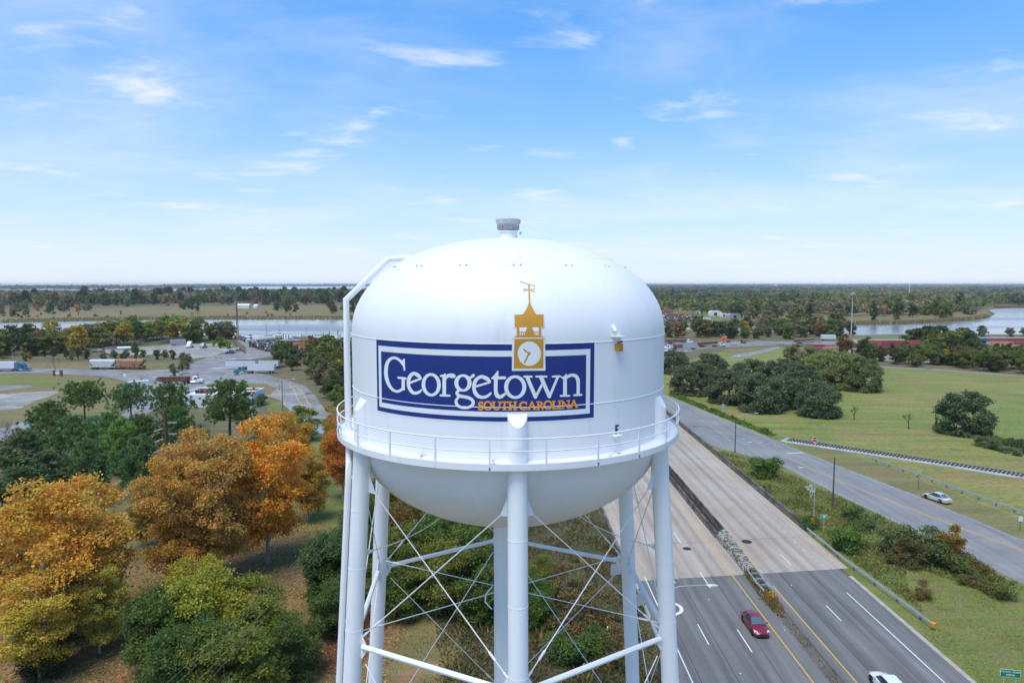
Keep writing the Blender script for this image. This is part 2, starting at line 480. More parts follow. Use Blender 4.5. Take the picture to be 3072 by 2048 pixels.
for z in (Z_DECK - 1.75, 20.9, 12.2, 4.0):
    b = MB(); b.box(alongleg(z, 0.72), (0.5, 0.06, 0.16), rz=R_(12)); b.build('pipe_clip', 'tower_white', dp)

# ------------------------------------------------------------------ painted name panel and lettering
def marching(sd, px, py):
    """contour of a signed distance grid (inside < 0) -> polygon mesh in pixel space"""
    ny, nx = sd.shape; V = []; F = []; key = {}
    def vid(k, p):
        if k not in key: key[k] = len(V); V.append(p)
        return key[k]
    ins = sd < 0
    cells = np.argwhere(ins[:-1, :-1] | ins[1:, :-1] | ins[:-1, 1:] | ins[1:, 1:])
    for i, j in cells:
        cs = ((i, j), (i, j + 1), (i + 1, j + 1), (i + 1, j)); poly = []
        for a in range(4):
            p, q = cs[a], cs[(a + 1) % 4]; dp_, dq = sd[p], sd[q]
            if dp_ < 0: poly.append(vid(p, (px[p[1]], py[p[0]])))
            if (dp_ < 0) != (dq < 0):
                t = dp_ / (dp_ - dq); k = (min(p, q), max(p, q))
                poly.append(vid(k, (px[p[1]] + t * (px[q[1]] - px[p[1]]), py[p[0]] + t * (py[q[0]] - py[p[0]]))))
        if len(poly) >= 3: F.append(tuple(poly))
    return V, F
def smooth_path(pts, closed=False, k=6):
    P = np.array(pts, float); n = len(P)
    if n < 3: return P
    out = []
    for i in range(n if closed else n - 1):
        p1, p2 = P[i], P[(i + 1) % n]
        p0 = P[i - 1] if (i > 0 or closed) else 2 * p1 - p2
        p3 = P[(i + 2) % n] if (i + 2 < n or closed) else 2 * p2 - p1
        for j in range(k):
            t = j / k
            out.append(0.5 * ((2 * p1) + (p2 - p0) * t + (2 * p0 - 5 * p1 + 4 * p2 - p3) * t * t + (3 * p1 - p0 - 3 * p2 + p3) * t ** 3))
    out.append(P[0] if closed else P[-1])
    return np.array(out)
def letter_sd(strokes, step=0.75, grow=0.0):
    paths = [smooth_path(s[0], s[1]) for s in strokes]
    al = np.concatenate(paths); mr = al[:, 2].max() + grow + 2
    px = np.arange(al[:, 0].min() - mr, al[:, 0].max() + mr, step); py = np.arange(al[:, 1].min() - mr, al[:, 1].max() + mr, step)
    X, Y = np.meshgrid(px, py); sd = np.full(X.shape, 1e9)
    for P in paths:
        for a, c in zip(P[:-1], P[1:]):
            d = c[:2] - a[:2]; L = max(1e-9, d @ d)
            t = np.clip(((X - a[0]) * d[0] + (Y - a[1]) * d[1]) / L, 0, 1)
            sd = np.minimum(sd, np.hypot(X - a[0] - t * d[0], Y - a[1] - t * d[1]) - (a[2] + t * (c[2] - a[2])) - grow)
    return sd, px, py
def decal(V, F, name, m, parent, off):
    V = np.array(V); P = on_shell(V[:, 0], V[:, 1], off) - np.array([TX, TY, 0])
    b = MB(); b.add([tuple(p) for p in P], [tuple(reversed(f)) for f in F])
    o = b.build(name, m, parent, fixn=False)
    o.data.polygons.foreach_set('use_smooth', [True] * len(o.data.polygons))
    return o
def conv(fr, strokes):
    ox, oy, s = fr; out = []
    for st in strokes:
        closed = len(st) and st[0] == 'o'
        pts = st[1:] if closed else st
        out.append(([(ox + p[0] / s, oy + p[1] / s, p[2] / s) for p in pts], closed))
    return out
def ell(cx, cy, rx, ry, hl, ht, tilt=0.0, n=20):
    r = ['o']
    for i in range(n):
        a = 2 * math.pi * i / n; x, y = rx * math.cos(a), ry * math.sin(a)
        r.append((cx + x * math.cos(tilt) - y * math.sin(tilt), cy + x * math.sin(tilt) + y * math.cos(tilt), hl * abs(math.cos(a)) ** 1.2 + ht * (1 - abs(math.cos(a)) ** 1.2)))
    return r
FA, FB, FC, FE = (1125, 1010, 6.029), (1340, 1060, 7.467), (1560, 1060, 7.467), (1420, 1190, 7.127)
BIG = [
 (FA, [[(515, 500, 24), (460, 432, 24), (402, 392, 24), (345, 378, 24), (290, 396, 27), (245, 442, 31), (215, 512, 33), (204, 600, 34), (206, 690, 34), (224, 780, 33), (260, 870, 30), (310, 940, 26), (360, 975, 24), (405, 985, 24), (450, 975, 24), (495, 945, 26)],
       [(532, 405, 13), (524, 450, 20), (528, 520, 19), (538, 598, 15)], [(505, 440, 14), (532, 405, 12)], [(515, 770, 29), (515, 935, 30)], [(520, 930, 26), (538, 958, 11)], [(425, 738, 18), (500, 745, 20), (558, 752, 20)]]),
 (FA, [[(640, 828, 20), (735, 792, 20), (828, 757, 20)], [(832, 748, 18), (785, 698, 34), (710, 660, 30), (655, 692, 33), (621, 750, 33), (608, 820, 30), (615, 890, 30), (640, 950, 31), (680, 1000, 31), (730, 1016, 28), (785, 1005, 26), (820, 985, 21), (845, 957, 14)]]),
 (FA, [ell(1020, 865, 140, 186, 33, 24, -0.06)]),
 (FA, [[(1255, 740, 33), (1255, 1040, 33)], [(1190, 1057, 19), (1352, 1062, 19)], [(1195, 706, 17), (1250, 705, 30)], [(1272, 672, 13), (1255, 720, 30)], [(1282, 760, 18), (1300, 722, 26), (1340, 698, 32), (1395, 702, 42), (1425, 708, 36)]]),
 (FB, [ell(367, 658, 148, 166, 45, 27, -0.05), [(470, 545, 24), (540, 535, 28), (598, 492, 36)], [(285, 815, 26), (240, 862, 34), (238, 905, 36), (285, 945, 38), (380, 965, 36), (480, 985, 36), (560, 1025, 35), (597, 1090, 36), (570, 1160, 36), (500, 1200, 31), (420, 1216, 29), (330, 1205, 30), (250, 1160, 33), (214, 1090, 34), (222, 1035, 30), (262, 985, 26)]]),
 (FB, [[(655, 735, 24), (810, 690, 24), (965, 640, 24)], [(968, 622, 25), (900, 562, 44), (790, 518, 38), (700, 552, 37), (643, 620, 40), (614, 710, 40), (616, 800, 40), (645, 880, 42), (700, 945, 42), (770, 975, 36), (850, 975, 33), (930, 940, 30), (985, 890, 23)]]),
 (FB, [[(1146, 398, 15), (1128, 480, 32), (1104, 570, 42), (1100, 700, 42), (1102, 850, 42), (1128, 930, 48), (1180, 970, 42), (1240, 955, 38), (1290, 915, 30), (1330, 885, 26)], [(1018, 552, 20), (1150, 545, 32), (1300, 540, 32)], [(1020, 548, 18), (1075, 500, 22), (1140, 415, 18)], [(1060, 535, 30), (1120, 480, 30)]]),
 (FB, [ell(1535, 750, 203, 233, 44, 31, -0.04)]),
 (FC, [[(92, 515, 22), (265, 516, 22)], [(362, 515, 22), (592, 515, 22)], [(730, 515, 22), (897, 508, 22)], [(160, 530, 42), (345, 970, 40)], [(345, 975, 30), (500, 680, 28)], [(470, 530, 45), (655, 960, 40)], [(655, 970, 30), (842, 530, 28)]]),
 (FC, [[(1005, 560, 42), (1005, 925, 42)], [(908, 946, 22), (1100, 944, 22)], [(932, 535, 18), (1000, 545, 40)], [(1032, 472, 16), (1000, 540, 42)], [(1040, 545, 24), (1090, 502, 34), (1170, 482, 34), (1245, 505, 40), (1289, 575, 41), (1300, 700, 37), (1298, 895, 36)], [(1212, 932, 22), (1372, 923, 22)]]),
]
SMALL = [
 (FE, [[(197, 128, 16), (160, 113, 18), (125, 135, 20), (130, 168, 21), (170, 188, 22), (203, 215, 21), (196, 252, 19), (160, 270, 18), (118, 252, 16)], [(115, 210, 13), (115, 262, 13)], [(200, 102, 11), (200, 150, 12)]]),
 (FE, [ell(312, 185, 78, 82, 21, 18)]),
 (FE, [[(437, 110, 18), (438, 200, 21), (455, 250, 19), (500, 268, 18), (545, 250, 18), (561, 200, 16), (562, 118, 15)], [(415, 106, 13), (465, 106, 13)], [(535, 106, 13), (590, 106, 13)]]),
 (FE, [[(580, 108, 15), (755, 108, 15)], [(668, 112, 20), (668, 265, 20)], [(635, 271, 13), (705, 271, 13)], [(592, 110, 14), (590, 146, 10)], [(740, 110, 14), (741, 146, 10)]]),
 (FE, [[(785, 112, 20), (785, 265, 20)], [(893, 112, 20), (893, 265, 20)], [(785, 186, 15), (893, 186, 15)], [(752, 272, 13), (815, 272, 13)], [(862, 272, 13), (926, 272, 13)], [(862, 106, 13), (926, 105, 13)], [(760, 107, 13), (815, 107, 13)]]),
 (FE, [[(1128, 140, 15), (1090, 113, 18), (1050, 115, 21), (1012, 145, 23), (999, 190, 24), (1011, 235, 23), (1045, 264, 21), (1085, 265, 19), (1122, 244, 15), (1142, 222, 11)], [(1137, 105, 10), (1137, 160, 12)]]),
 (FE, [[(1250, 106, 17), (1188, 258, 17)], [(1250, 106, 19), (1315, 255, 21)], [(1213, 214, 12), (1290, 212, 12)], [(1140, 266, 13), (1208, 263, 13)], [(1282, 263, 13), (1345, 261, 13)]]),
 (FE, [[(1385, 112, 19), (1385, 258, 19)], [(1350, 106, 13), (1430, 106, 15)], [(1425, 106, 15), (1458, 126, 19), (1458, 160, 19), (1425, 182, 16), (1395, 182, 14)], [(1420, 185, 17), (1488, 258, 17)], [(1350, 262, 13), (1408, 262, 13)]]),
 (FE, [ell(1593, 172, 78, 82, 21, 18)]),
 (FE, [[(1715, 95, 19), (1715, 248, 19)], [(1690, 95, 13), (1745, 92, 13)], [(1690, 252, 13), (1800, 246, 14)], [(1803, 212, 9), (1800, 244, 12)]]),
 (FE, [[(1840, 92, 19), (1840, 240, 19)], [(1815, 88, 13), (1868, 85, 13)], [(1812, 245, 13), (1868, 243, 13)]]),
 (FE, [[(1905, 92, 13), (1905, 236, 13)], [(1900, 88, 18), (2025, 235, 18)], [(2036, 86, 16), (2034, 236, 14)], [(2002, 84, 13), (2055, 78, 13)], [(1878, 85, 12), (1910, 85, 14)], [(1884, 241, 12), (1935, 238, 12)]]),
 (FE, [[(2145, 72, 17), (2075, 228, 17)], [(2145, 72, 19), (2205, 212, 20)], [(2105, 180, 12), (2185, 174, 12)], [(2055, 232, 13), (2105, 229, 13)], [(2190, 220, 13), (2228, 214, 13)]]),
]
def uvz(px, py):
    p = on_shell([px], [py], 0)[0]; return math.degrees(math.atan2(p[0] - TX, TY - p[1])), p[2]
def patch(a0, a1, z0, z1, off, name, m, parent, rnd=0.0, hole=None, n=72):
    b = MB()
    def pt(a, z):
        r = float(shell_r(z)) + off; return (r * math.sin(R_(a)), -r * math.cos(R_(a)), z)
    if hole is None:
        for i in range(n):
            u0, u1 = a0 + (a1 - a0) * i / n, a0 + (a1 - a0) * (i + 1) / n
            for k in range(4):
                w0, w1 = z0 + (z1 - z0) * k / 4, z0 + (z1 - z0) * (k + 1) / 4
                b.add([pt(u0, w0), pt(u1, w0), pt(u1, w1), pt(u0, w1)], [(0, 1, 2, 3)])
    else:
        h0, h1, g0, g1 = hole
        for (p0, p1, q0, q1) in ((a0, a1, g1, z1), (a0, a1, z0, g0), (a0, h0, g0, g1), (h1, a1, g0, g1)):
            nn = max(2, int(n * (p1 - p0) / (a1 - a0)))
            for i in range(nn):
                u0, u1 = p0 + (p1 - p0) * i / nn, p0 + (p1 - p0) * (i + 1) / nn
                b.add([pt(u0, q0), pt(u1, q0), pt(u1, q1), pt(u0, q1)], [(0, 1, 2, 3)])
    o = b.build(name, m, parent, fixn=False); return o
tl, br = uvz(1129.6, 1017), uvz(1780.5, 1252)
bl, tr = uvz(1132.5, 1229.8), uvz(1783.5, 1026.4)
zt_, zb_ = (tl[1] + tr[1]) / 2, (bl[1] + br[1]) / 2
al_, ar_ = (tl[0] + bl[0]) / 2, (tr[0] + br[0]) / 2
fo = [uvz(1136.5, 1035), uvz(1138, 1218), uvz(1771.4, 1047), uvz(1768, 1240)]
fi = [uvz(1144.6, 1052.8), uvz(1145.2, 1205.7), uvz(1759.4, 1064.3), uvz(1756, 1225.7)]
panel = patch(al_, ar_, zb_, zt_, 0.008, 'name_panel', 'sign_blue', tower)
FRM = lambda q: ((q[0][0] + q[1][0]) / 2, (q[2][0] + q[3][0]) / 2, (q[1][1] + q[3][1]) / 2, (q[0][1] + q[2][1]) / 2)
o1, i1 = FRM(fo), FRM(fi)
patch(o1[0], o1[1], o1[2], o1[3], 0.012, 'panel_frame', 'sign_white', panel, hole=i1)
e_ = 0.07
patch(al_ - e_ / TR * 57, ar_ + e_ / TR * 57, zb_ - e_, zt_ + e_, 0.006, 'panel_edge_line', 'sign_white', panel, hole=(al_, ar_, zb_, zt_))
for fr, st in BIG:
    V, F = marching(*letter_sd(conv(fr, st))); decal(V, F, 'letter', 'sign_white', panel, 0.017)
for fr, st in SMALL:
    V, F = marching(*letter_sd(conv(fr, st), 0.5)); decal(V, F, 'small_letter', 'sign_orange', panel, 0.019)
# clock tower emblem (frame D: origin 1520,830; 5.407 px per photo px)
FD = (1520, 830, 5.407)
def poly_sd(polys, holes=(), strokes=(), step=0.8, circ=(), hcirc=(), hstrokes=()):
    s = FD[2]; cv = lambda P: np.array([(FD[0] + p[0] / s, FD[1] + p[1] / s) for p in P])
    al = np.concatenate([cv(P) for P in polys] + [cv(np.array(q)[:, :2]) for q in strokes] + [np.array([(FD[0] + (c[0] + k * c[2]) / s, FD[1] + (c[1] + k * c[2]) / s) for k in (-1, 1)]) for c in circ])
    px = np.arange(al[:, 0].min() - 3, al[:, 0].max() + 3, step); py = np.arange(al[:, 1].min() - 3, al[:, 1].max() + 3, step)
    X, Y = np.meshgrid(px, py); sd = np.full(X.shape, 1e9)
    def one(P):
        d = np.full(X.shape, 1e9); ins = np.zeros(X.shape, bool)
        for a, c in zip(P, np.roll(P, -1, 0)):
            e = c - a; L = max(1e-9, e @ e); t = np.clip(((X - a[0]) * e[0] + (Y - a[1]) * e[1]) / L, 0, 1)
            d = np.minimum(d, np.hypot(X - a[0] - t * e[0], Y - a[1] - t * e[1]))
            if abs(e[1]) > 1e-9: ins ^= ((a[1] > Y) != (c[1] > Y)) & (X < a[0] + (Y - a[1]) / e[1] * e[0])
        return np.where(ins, -d, d)
    def stroke(q):
        d = np.full(X.shape, 1e9); q = np.array([(FD[0] + p[0] / s, FD[1] + p[1] / s, p[2] / s) for p in q])
        for a, c in zip(q[:-1], q[1:]):
            e = c[:2] - a[:2]; L = max(1e-9, e @ e); t = np.clip(((X - a[0]) * e[0] + (Y - a[1]) * e[1]) / L, 0, 1)
            d = np.minimum(d, np.hypot(X - a[0] - t * e[0], Y - a[1] - t * e[1]) - (a[2] + t * (c[2] - a[2])))
        return d
    for P in polys: sd = np.minimum(sd, one(cv(P)))
    for q in strokes: sd = np.minimum(sd, stroke(q))
    for c in circ: sd = np.minimum(sd, np.hypot(X - FD[0] - c[0] / s, (Y - FD[1] - c[1] / s) * c[2] / c[3]) - c[2] / s)
    for P in holes: sd = np.maximum(sd, -one(cv(P)))
    for c in hcirc: sd = np.maximum(sd, -(np.hypot(X - FD[0] - c[0] / s, (Y - FD[1] - c[1] / s) * c[2] / c[3]) - c[2] / s))
    return sd, px, py
emb = empty('clock_tower_emblem'); emb.parent = tower
def em(name, m, off, **kw):
    V, F = marching(*poly_sd(**kw)); return decal(V, F, name, m, emb, off)
em('emblem_backing', 'sign_white', 0.022, polys=[[(88, 1000), (620, 1000), (628, 1520), (84, 1524)], [(118, 612), (252, 606), (345, 420), (335, 120), (380, 120), (396, 420), (485, 600), (604, 604), (608, 818), (564, 826), (566, 950), (604, 952), (604, 1004), (120, 1004), (120, 958), (158, 950), (150, 826), (118, 818)]])
em('emblem_steeple', 'sign_gold', 0.026, polys=[[(126, 618), (262, 612), (300, 556), (334, 490), (356, 430), (345, 125), (375, 125), (385, 430), (410, 490), (446, 556), (476, 612), (597, 612), (600, 812), (558, 818), (560, 960), (598, 962), (596, 984), (128, 984), (128, 964), (164, 960), (162, 818), (130, 812)]],
   holes=[[(206, 820), (332, 820), (306, 890), (206, 890)], [(412, 818), (518, 818), (518, 890), (436, 890)], [(210, 900), (228, 900), (228, 946), (210, 946)], [(242, 900), (260, 900), (260, 946), (242, 946)], [(274, 900), (292, 900), (284, 946), (274, 946)], [(450, 900), (468, 900), (468, 946), (460, 946)], [(477, 900), (494, 900), (494, 946), (477, 946)], [(502, 900), (517, 900), (517, 946), (502, 946)]], step=0.6)
em('emblem_weathervane', 'sign_gold', 0.026, polys=[[(440, 145), (475, 158), (436, 160)], [(220, 95), (234, 64), (250, 90)]], strokes=[[(236, 86, 4), (345, 122, 4), (450, 152, 4)], [(275, 196, 4), (345, 212, 4)], [(268, 230, 4), (345, 220, 4)], [(385, 214, 4), (450, 197, 4)], [(385, 220, 4), (446, 244, 4)]], circ=[(276, 196, 8, 8), (269, 230, 8, 8), (452, 198, 8, 8), (447, 245, 8, 8)], step=0.5)
em('emblem_cornice', 'sign_gold', 0.026, polys=[[(96, 1006), (628, 1000), (628, 1008), (96, 1014)]], step=0.5)
em('emblem_clock_case', 'sign_gold', 0.026, polys=[[(126, 1012), (597, 1008), (593, 1484), (114, 1489)]], hcirc=[(365, 1244, 188, 198)])
em('emblem_clock_hands', 'sign_gold', 0.026, polys=[[(360, 1240), (362, 1240), (362, 1242)]], strokes=[[(279, 1178, 12), (360, 1243, 12)], [(360, 1243, 14), (290, 1390, 12)]], circ=[(365, 1243, 24, 24)], step=0.5)

# --- level gauge with E and F marks
gz = empty('level_gauge'); gz.parent = tower
def gpart(mb, name, m):
    o = mb.build(name, m, gz); o.location = (-TX, -TY, 0); return o
pg = on_shell([1848.0], [1008.0], 0)[0]; azg = math.degrees(math.atan2(pg[0] - TX, TY - pg[1]))
b = MB(); b.box(pol(azg, TR + 0.16, pg[2]), (0.52, 0.40, 0.03), rz=R_(azg)); b.box(pol(azg - 0.6, TR + 0.12, pg[2] + 0.14), (0.05, 0.22, 0.26), rz=R_(azg)); gpart(b, 'pulley_bracket', 'tower_white')
pp = on_shell([1841.0], [985.0], 0)[0]
b = MB(); b.tube([tuple(pp + np.array([-0.02, 0.0, 0.12])), tuple(pp + np.array([0.05, -0.25, -0.12]))], 0.07, 10); gpart(b, 'pulley_housing', 'tower_white')
b = MB()
b.tube([pol(azg - 0.9, TR + 0.2, pg[2] - 0.06), pol(azg - 0.9, TR + 0.2, pg[2] - 0.14)], 0.035, 8); gpart(b, 'bolt', 'tower_white')
tb = on_shell([1851.0], [1040.0], 0)[0]; azt = math.degrees(math.atan2(tb[0] - TX, TY - tb[1]))
b = MB(); b.box(pol(azt, TR + 0.14, tb[2]), (0.25, 0.22, 0.30), rz=R_(azt)); b.box(pol(azt - 0.1, TR + 0.14, tb[2] + 0.19), (0.10, 0.05, 0.10), rz=R_(azt)); gpart(b, 'target_block', mat('target_orange', (0.50, 0.22, 0.012), rough=0.6, noise=0.12, nscale=5))
for da in (-0.62, 0.62):
    z1 = on_shell([1846.0], [1303.0], 0)[0][2]
    b = MB(); b.tube([pol(azt + da, TR + 0.07, pg[2]), pol(azt + da, TR + 0.07, z1)], 0.004, 4); gpart(b, 'guide_wire', 'lug_grey')
b = MB(); b.box(pol(azt, TR + 0.10, on_shell([1846.0], [1306.0], 0)[0][2]), (0.42, 0.22, 0.04), rz=R_(azt)); gpart(b, 'lower_bracket', 'tower_white')
def block_letter(rects, name):
    V = []; F = []
    for (x0, y0, x1, y1, sk) in rects:
        n = 3
        for i in range(n):
            u0, u1 = x0 + (x1 - x0) * i / n, x0 + (x1 - x0) * (i + 1) / n
            k = len(V); V += [(u0, y0 - sk * (u0 - x0)), (u1, y0 - sk * (u1 - x0)), (u1, y1 - sk * (u1 - x0)), (u0, y1 - sk * (u0 - x0))]; F.append((k, k + 1, k + 2, k + 3))
    return decal(V, F, name, 'sign_navy', gz, 0.010)
block_letter([(1853, 1022, 1858, 1053, 0), (1858, 1021.5, 1867.5, 1027.5, 0.05), (1858, 1034.5, 1864, 1040.5, 0.05), (1858, 1047, 1867.5, 1053, 0.05)], 'letter')
block_letter([(1845, 1274, 1850, 1301, 0), (1850, 1273.5, 1857, 1279, 0.1), (1850, 1285.5, 1854.5, 1290.5, 0.1)], 'letter')
# ================================================================== GROUND, WATER, ROADS
def ground_mat(name, cols, big=0.02, mid=0.16, fine=2.2, bump=0.35, rough=0.9, patch=None, spec=0.15, flecks=None):
    """cols = (a, b) mixed by large patches, then (c) by middle ones, all broken up by fine grain"""
    if name in MATS: return MATS[name]
    m = bpy.data.materials.new(name); m.use_nodes = True; t = m.node_tree; b = t.nodes['Principled BSDF']
    b.inputs['Roughness'].default_value = rough; b.inputs['Specular IOR Level'].default_value = spec
    tc = N(t, 'ShaderNodeTexCoord')
    def noise(s, d=6.0, r=0.62, dist=0.0):
        n = N(t, 'ShaderNodeTexNoise', Scale=s, Detail=d, Roughness=r, Distortion=dist); t.links.new(tc.outputs['Object'], n.inputs['Vector']); return n.outputs[0]
    c = mixc(t, ramp(t, noise(big, 5), [(0.40, 0.0), (0.60, 1.0)]), cols[0], cols[1])
    if len(cols) > 2: c = mixc(t, ramp(t, noise(mid, 6, 0.65, 0.4), [(0.50, 0.0), (0.66, 0.85)]), c, cols[2])
    if len(cols) > 3: c = mixc(t, ramp(t, noise(mid * 1.7, 6, 0.7, 0.2), [(0.56, 0.0), (0.70, 0.8)]), c, cols[3])
    g = noise(fine, 7, 0.75)
    mp2 = N(t, 'ShaderNodeMapping', Rotation=(0, 0, R_(22)), Scale=(0.10, 1.0, 1)); t.links.new(tc.outputs['Object'], mp2.inputs[0])
    n5 = N(t, 'ShaderNodeTexNoise', Scale=0.32, Detail=5.0, Roughness=0.6); t.links.new(mp2.outputs[0], n5.inputs['Vector'])
    c = mixc(t, 1.0, c, ramp(t, n5.outputs[0], [(0.30, 0.80), (0.70, 1.18)]), 'MULTIPLY')      # mown, wind-combed streaks
    c = mixc(t, 1.0, c, ramp(t, g, [(0.25, 0.50), (0.5, 0.98), (0.78, 1.5)]), 'MULTIPLY')
    if flecks:
        v = N(t, 'ShaderNodeTexVoronoi', Scale=flecks[1]); t.links.new(tc.outputs['Object'], v.inputs['Vector'])
        f = mth(t, 'MULTIPLY', ramp(t, v.outputs['Distance'], [(0.16, 1.0), (0.24, 0.0)]), ramp(t, noise(0.22, 5), [(0.42, 0.0), (0.62, flecks[2])]))
        c = mixc(t, f, c, mixc(t, v.outputs['Color'], flecks[0], tuple(min(1, k * 1.5) for k in flecks[0])))
    t.links.new(c, b.inputs['Base Color'])
    if bump:
        bn = N(t, 'ShaderNodeBump', Strength=bump, Distance=0.12); t.links.new(g, bn.inputs['Height']); t.links.new(bn.outputs[0], b.inputs['Normal'])
    MATS[name] = m; return m
def road_mat(name, col, crack=0.5, puddle=0.0, streak=0.10, stains=(), tint=None, fine=9.0):
    """asphalt / concrete: grain, lengthwise streaks, tar lines and stains along the wheel paths, standing water"""
    if name in MATS: return MATS[name]
    m = bpy.data.materials.new(name); m.use_nodes = True; t = m.node_tree; b = t.nodes['Principled BSDF']
    b.inputs['Specular IOR Level'].default_value = 0.35
    tc = N(t, 'ShaderNodeTexCoord'); mp = N(t, 'ShaderNodeMapping', Scale=(1, 0.03, 1)); t.links.new(tc.outputs['Object'], mp.inputs[0])
    def noise(s, d=5.0, r=0.6, v=None):
        n = N(t, 'ShaderNodeTexNoise', Scale=s, Detail=d, Roughness=r); t.links.new(v or tc.outputs['Object'], n.inputs['Vector']); return n.outputs[0]
    g = noise(fine, 5, 0.7)
    c = mixc(t, ramp(t, noise(0.09, 6), [(0.35, 0.0), (0.65, 1.0)]), col, tint or tuple(k * 0.82 for k in col))
    c = mixc(t, 1.0, c, ramp(t, g, [(0.25, 0.80), (0.75, 1.2)]), 'MULTIPLY')
    c = mixc(t, 1.0, c, ramp(t, noise(0.9, 4, 0.6, mp.outputs[0]), [(0.30, 1 - streak * 2), (0.70, 1 + streak)]), 'MULTIPLY')
    if stains:
        sx = N(t, 'ShaderNodeSeparateXYZ'); t.links.new(tc.outputs['Object'], sx.inputs[0]); acc = None
        for (x0, wd, st) in stains:
            d = mth(t, 'ABSOLUTE', mth(t, 'SUBTRACT', sx.outputs[0], x0))
            f = mth(t, 'MULTIPLY', mth(t, 'SUBTRACT', 1.0, mth(t, 'DIVIDE', d, wd), True), st, True)
            acc = f if acc is None else mth(t, 'ADD', acc, f, True)
        acc = mth(t, 'MULTIPLY', acc, ramp(t, noise(0.35, 5, 0.7, mp.outputs[0]), [(0.25, 0.35), (0.7, 1.0)]))
        c = mixc(t, acc, c, tuple(k * 0.42 for k in col))
    if crack:
        v = N(t, 'ShaderNodeTexVoronoi', Scale=0.16, feature='DISTANCE_TO_EDGE')
        wv = mixc(t, 0.35, tc.outputs['Object'], N(t, 'ShaderNodeTexNoise', Scale=0.4).outputs['Color']); t.links.new(wv, v.inputs['Vector'])
        c = mixc(t, mth(t, 'MULTIPLY', ramp(t, v.outputs['Distance'], [(0.0, 1.0), (0.012, 0.0)]), crack), c, tuple(k * 0.3 for k in col))
    rg = ramp(t, g, [(0.3, 0.72), (0.7, 0.88)])
    if puddle:
        p = ramp(t, noise(0.075, 6, 0.62), [(0.58 - puddle, 0.0), (0.63 - puddle, 1.0)])
        c = mixc(t, mth(t, 'MULTIPLY', p, 0.4), c, tuple(k * 0.55 for k in col)); rg = mixc(t, p, rg, (0.06, 0.06, 0.06))
    t.links.new(c, b.inputs['Base Color']); t.links.new(rg, b.inputs['Roughness'])
    bn = N(t, 'ShaderNodeBump', Strength=0.15 if not puddle else 0.06, Distance=0.02); t.links.new(g, bn.inputs['Height']); t.links.new(bn.outputs[0], b.inputs['Normal'])
    MATS[name] = m; return m

ground_mat('scrub_ground', [(0.17, 0.14, 0.075), (0.13, 0.125, 0.06), (0.20, 0.15, 0.085), (0.10, 0.115, 0.045)], big=0.006, mid=0.05)
ground_mat('meadow_grass', [(0.235, 0.225, 0.068), (0.165, 0.21, 0.052), (0.29, 0.20, 0.088), (0.115, 0.19, 0.042)], big=0.026, mid=0.075, fine=1.1)
ground_mat('dry_grass', [(0.215, 0.175, 0.075), (0.18, 0.175, 0.065), (0.23, 0.165, 0.085)], big=0.05, mid=0.12, fine=2.0)
ground_mat('verge_grass', [(0.19, 0.20, 0.058), (0.155, 0.185, 0.048), (0.22, 0.175, 0.08), (0.115, 0.11, 0.045)], big=0.09, mid=0.3, fine=3.0, bump=0.7)
ground_mat('leafy_lawn', [(0.175, 0.165, 0.062), (0.19, 0.165, 0.068), (0.30, 0.165, 0.095), (0.26, 0.135, 0.085)], big=0.06, mid=0.16, fine=4.0, bump=0.6, flecks=((0.40, 0.175, 0.09), 3.2, 1.0))
ground_mat('brush_floor', [(0.12, 0.095, 0.055), (0.095, 0.10, 0.045), (0.155, 0.105, 0.065), (0.08, 0.105, 0.038)], big=0.2, mid=0.5, fine=4.0, bump=1.0)
ground_mat('marsh_floor', [(0.25, 0.175, 0.085), (0.185, 0.165, 0.07), (0.155, 0.16, 0.062), (0.30, 0.145, 0.085)], big=0.010, mid=0.035, fine=0.35)
ground_mat('yard_gravel', [(0.34, 0.32, 0.29), (0.25, 0.235, 0.20), (0.42, 0.41, 0.39), (0.16, 0.14, 0.11)], big=0.05, mid=0.14, fine=2.5)
ground_mat('ballast_stone', [(0.46, 0.455, 0.45), (0.38, 0.375, 0.37), (0.30, 0.27, 0.24)], big=0.2, mid=0.6, fine=7.0, bump=1.0)
road_mat('asphalt_dark', (0.165, 0.157, 0.150), crack=0.10, streak=0.20, tint=(0.20, 0.19, 0.178), stains=((18.6, 1.0, 0.35), (22.3, 1.1, 0.4), (26.2, 1.2, 0.45), (34.4, 1.1, 0.45), (38.6, 1.1, 0.4)))
road_mat('asphalt_grey', (0.275, 0.265, 0.258), crack=0.25, puddle=0.005, tint=(0.215, 0.208, 0.20), fine=5.0)
road_mat('asphalt_wet', (0.31, 0.295, 0.28), crack=0.4, puddle=0.035, tint=(0.20, 0.185, 0.165), fine=3.0)
road_mat('concrete_slab', (0.40, 0.315, 0.24), crack=0.12, streak=0.09, tint=(0.44, 0.38, 0.32), stains=((33.6, 0.7, 0.5), (35.4, 0.7, 0.5), (38.0, 0.75, 0.6), (39.8, 0.7, 0.45), (25.6, 0.8, 0.6), (27.2, 0.6, 0.5), (21.6, 0.8, 0.6), (23.2, 0.6, 0.5), (18.4, 1.0, 0.45)), fine=4.0)
mat('stained_concrete', (0.20, 0.17, 0.13), rough=0.9, noise=0.25, nscale=1.2, dirt=(0.065, 0.056, 0.045), dscale=0.8, dcut=(0.34, 0.62), stretch=(1, 0.5, 1), bump=0.3)
mat('mossy_concrete', (0.40, 0.375, 0.31), rough=0.9, noise=0.25, nscale=1.5, dirt=(0.07, 0.06, 0.045), dscale=1.6, dcut=(0.44, 0.56), stretch=(1, 1.8, 1), bump=0.3)
mat('curb_concrete', (0.40, 0.355, 0.30), rough=0.9, noise=0.2, nscale=1.0)
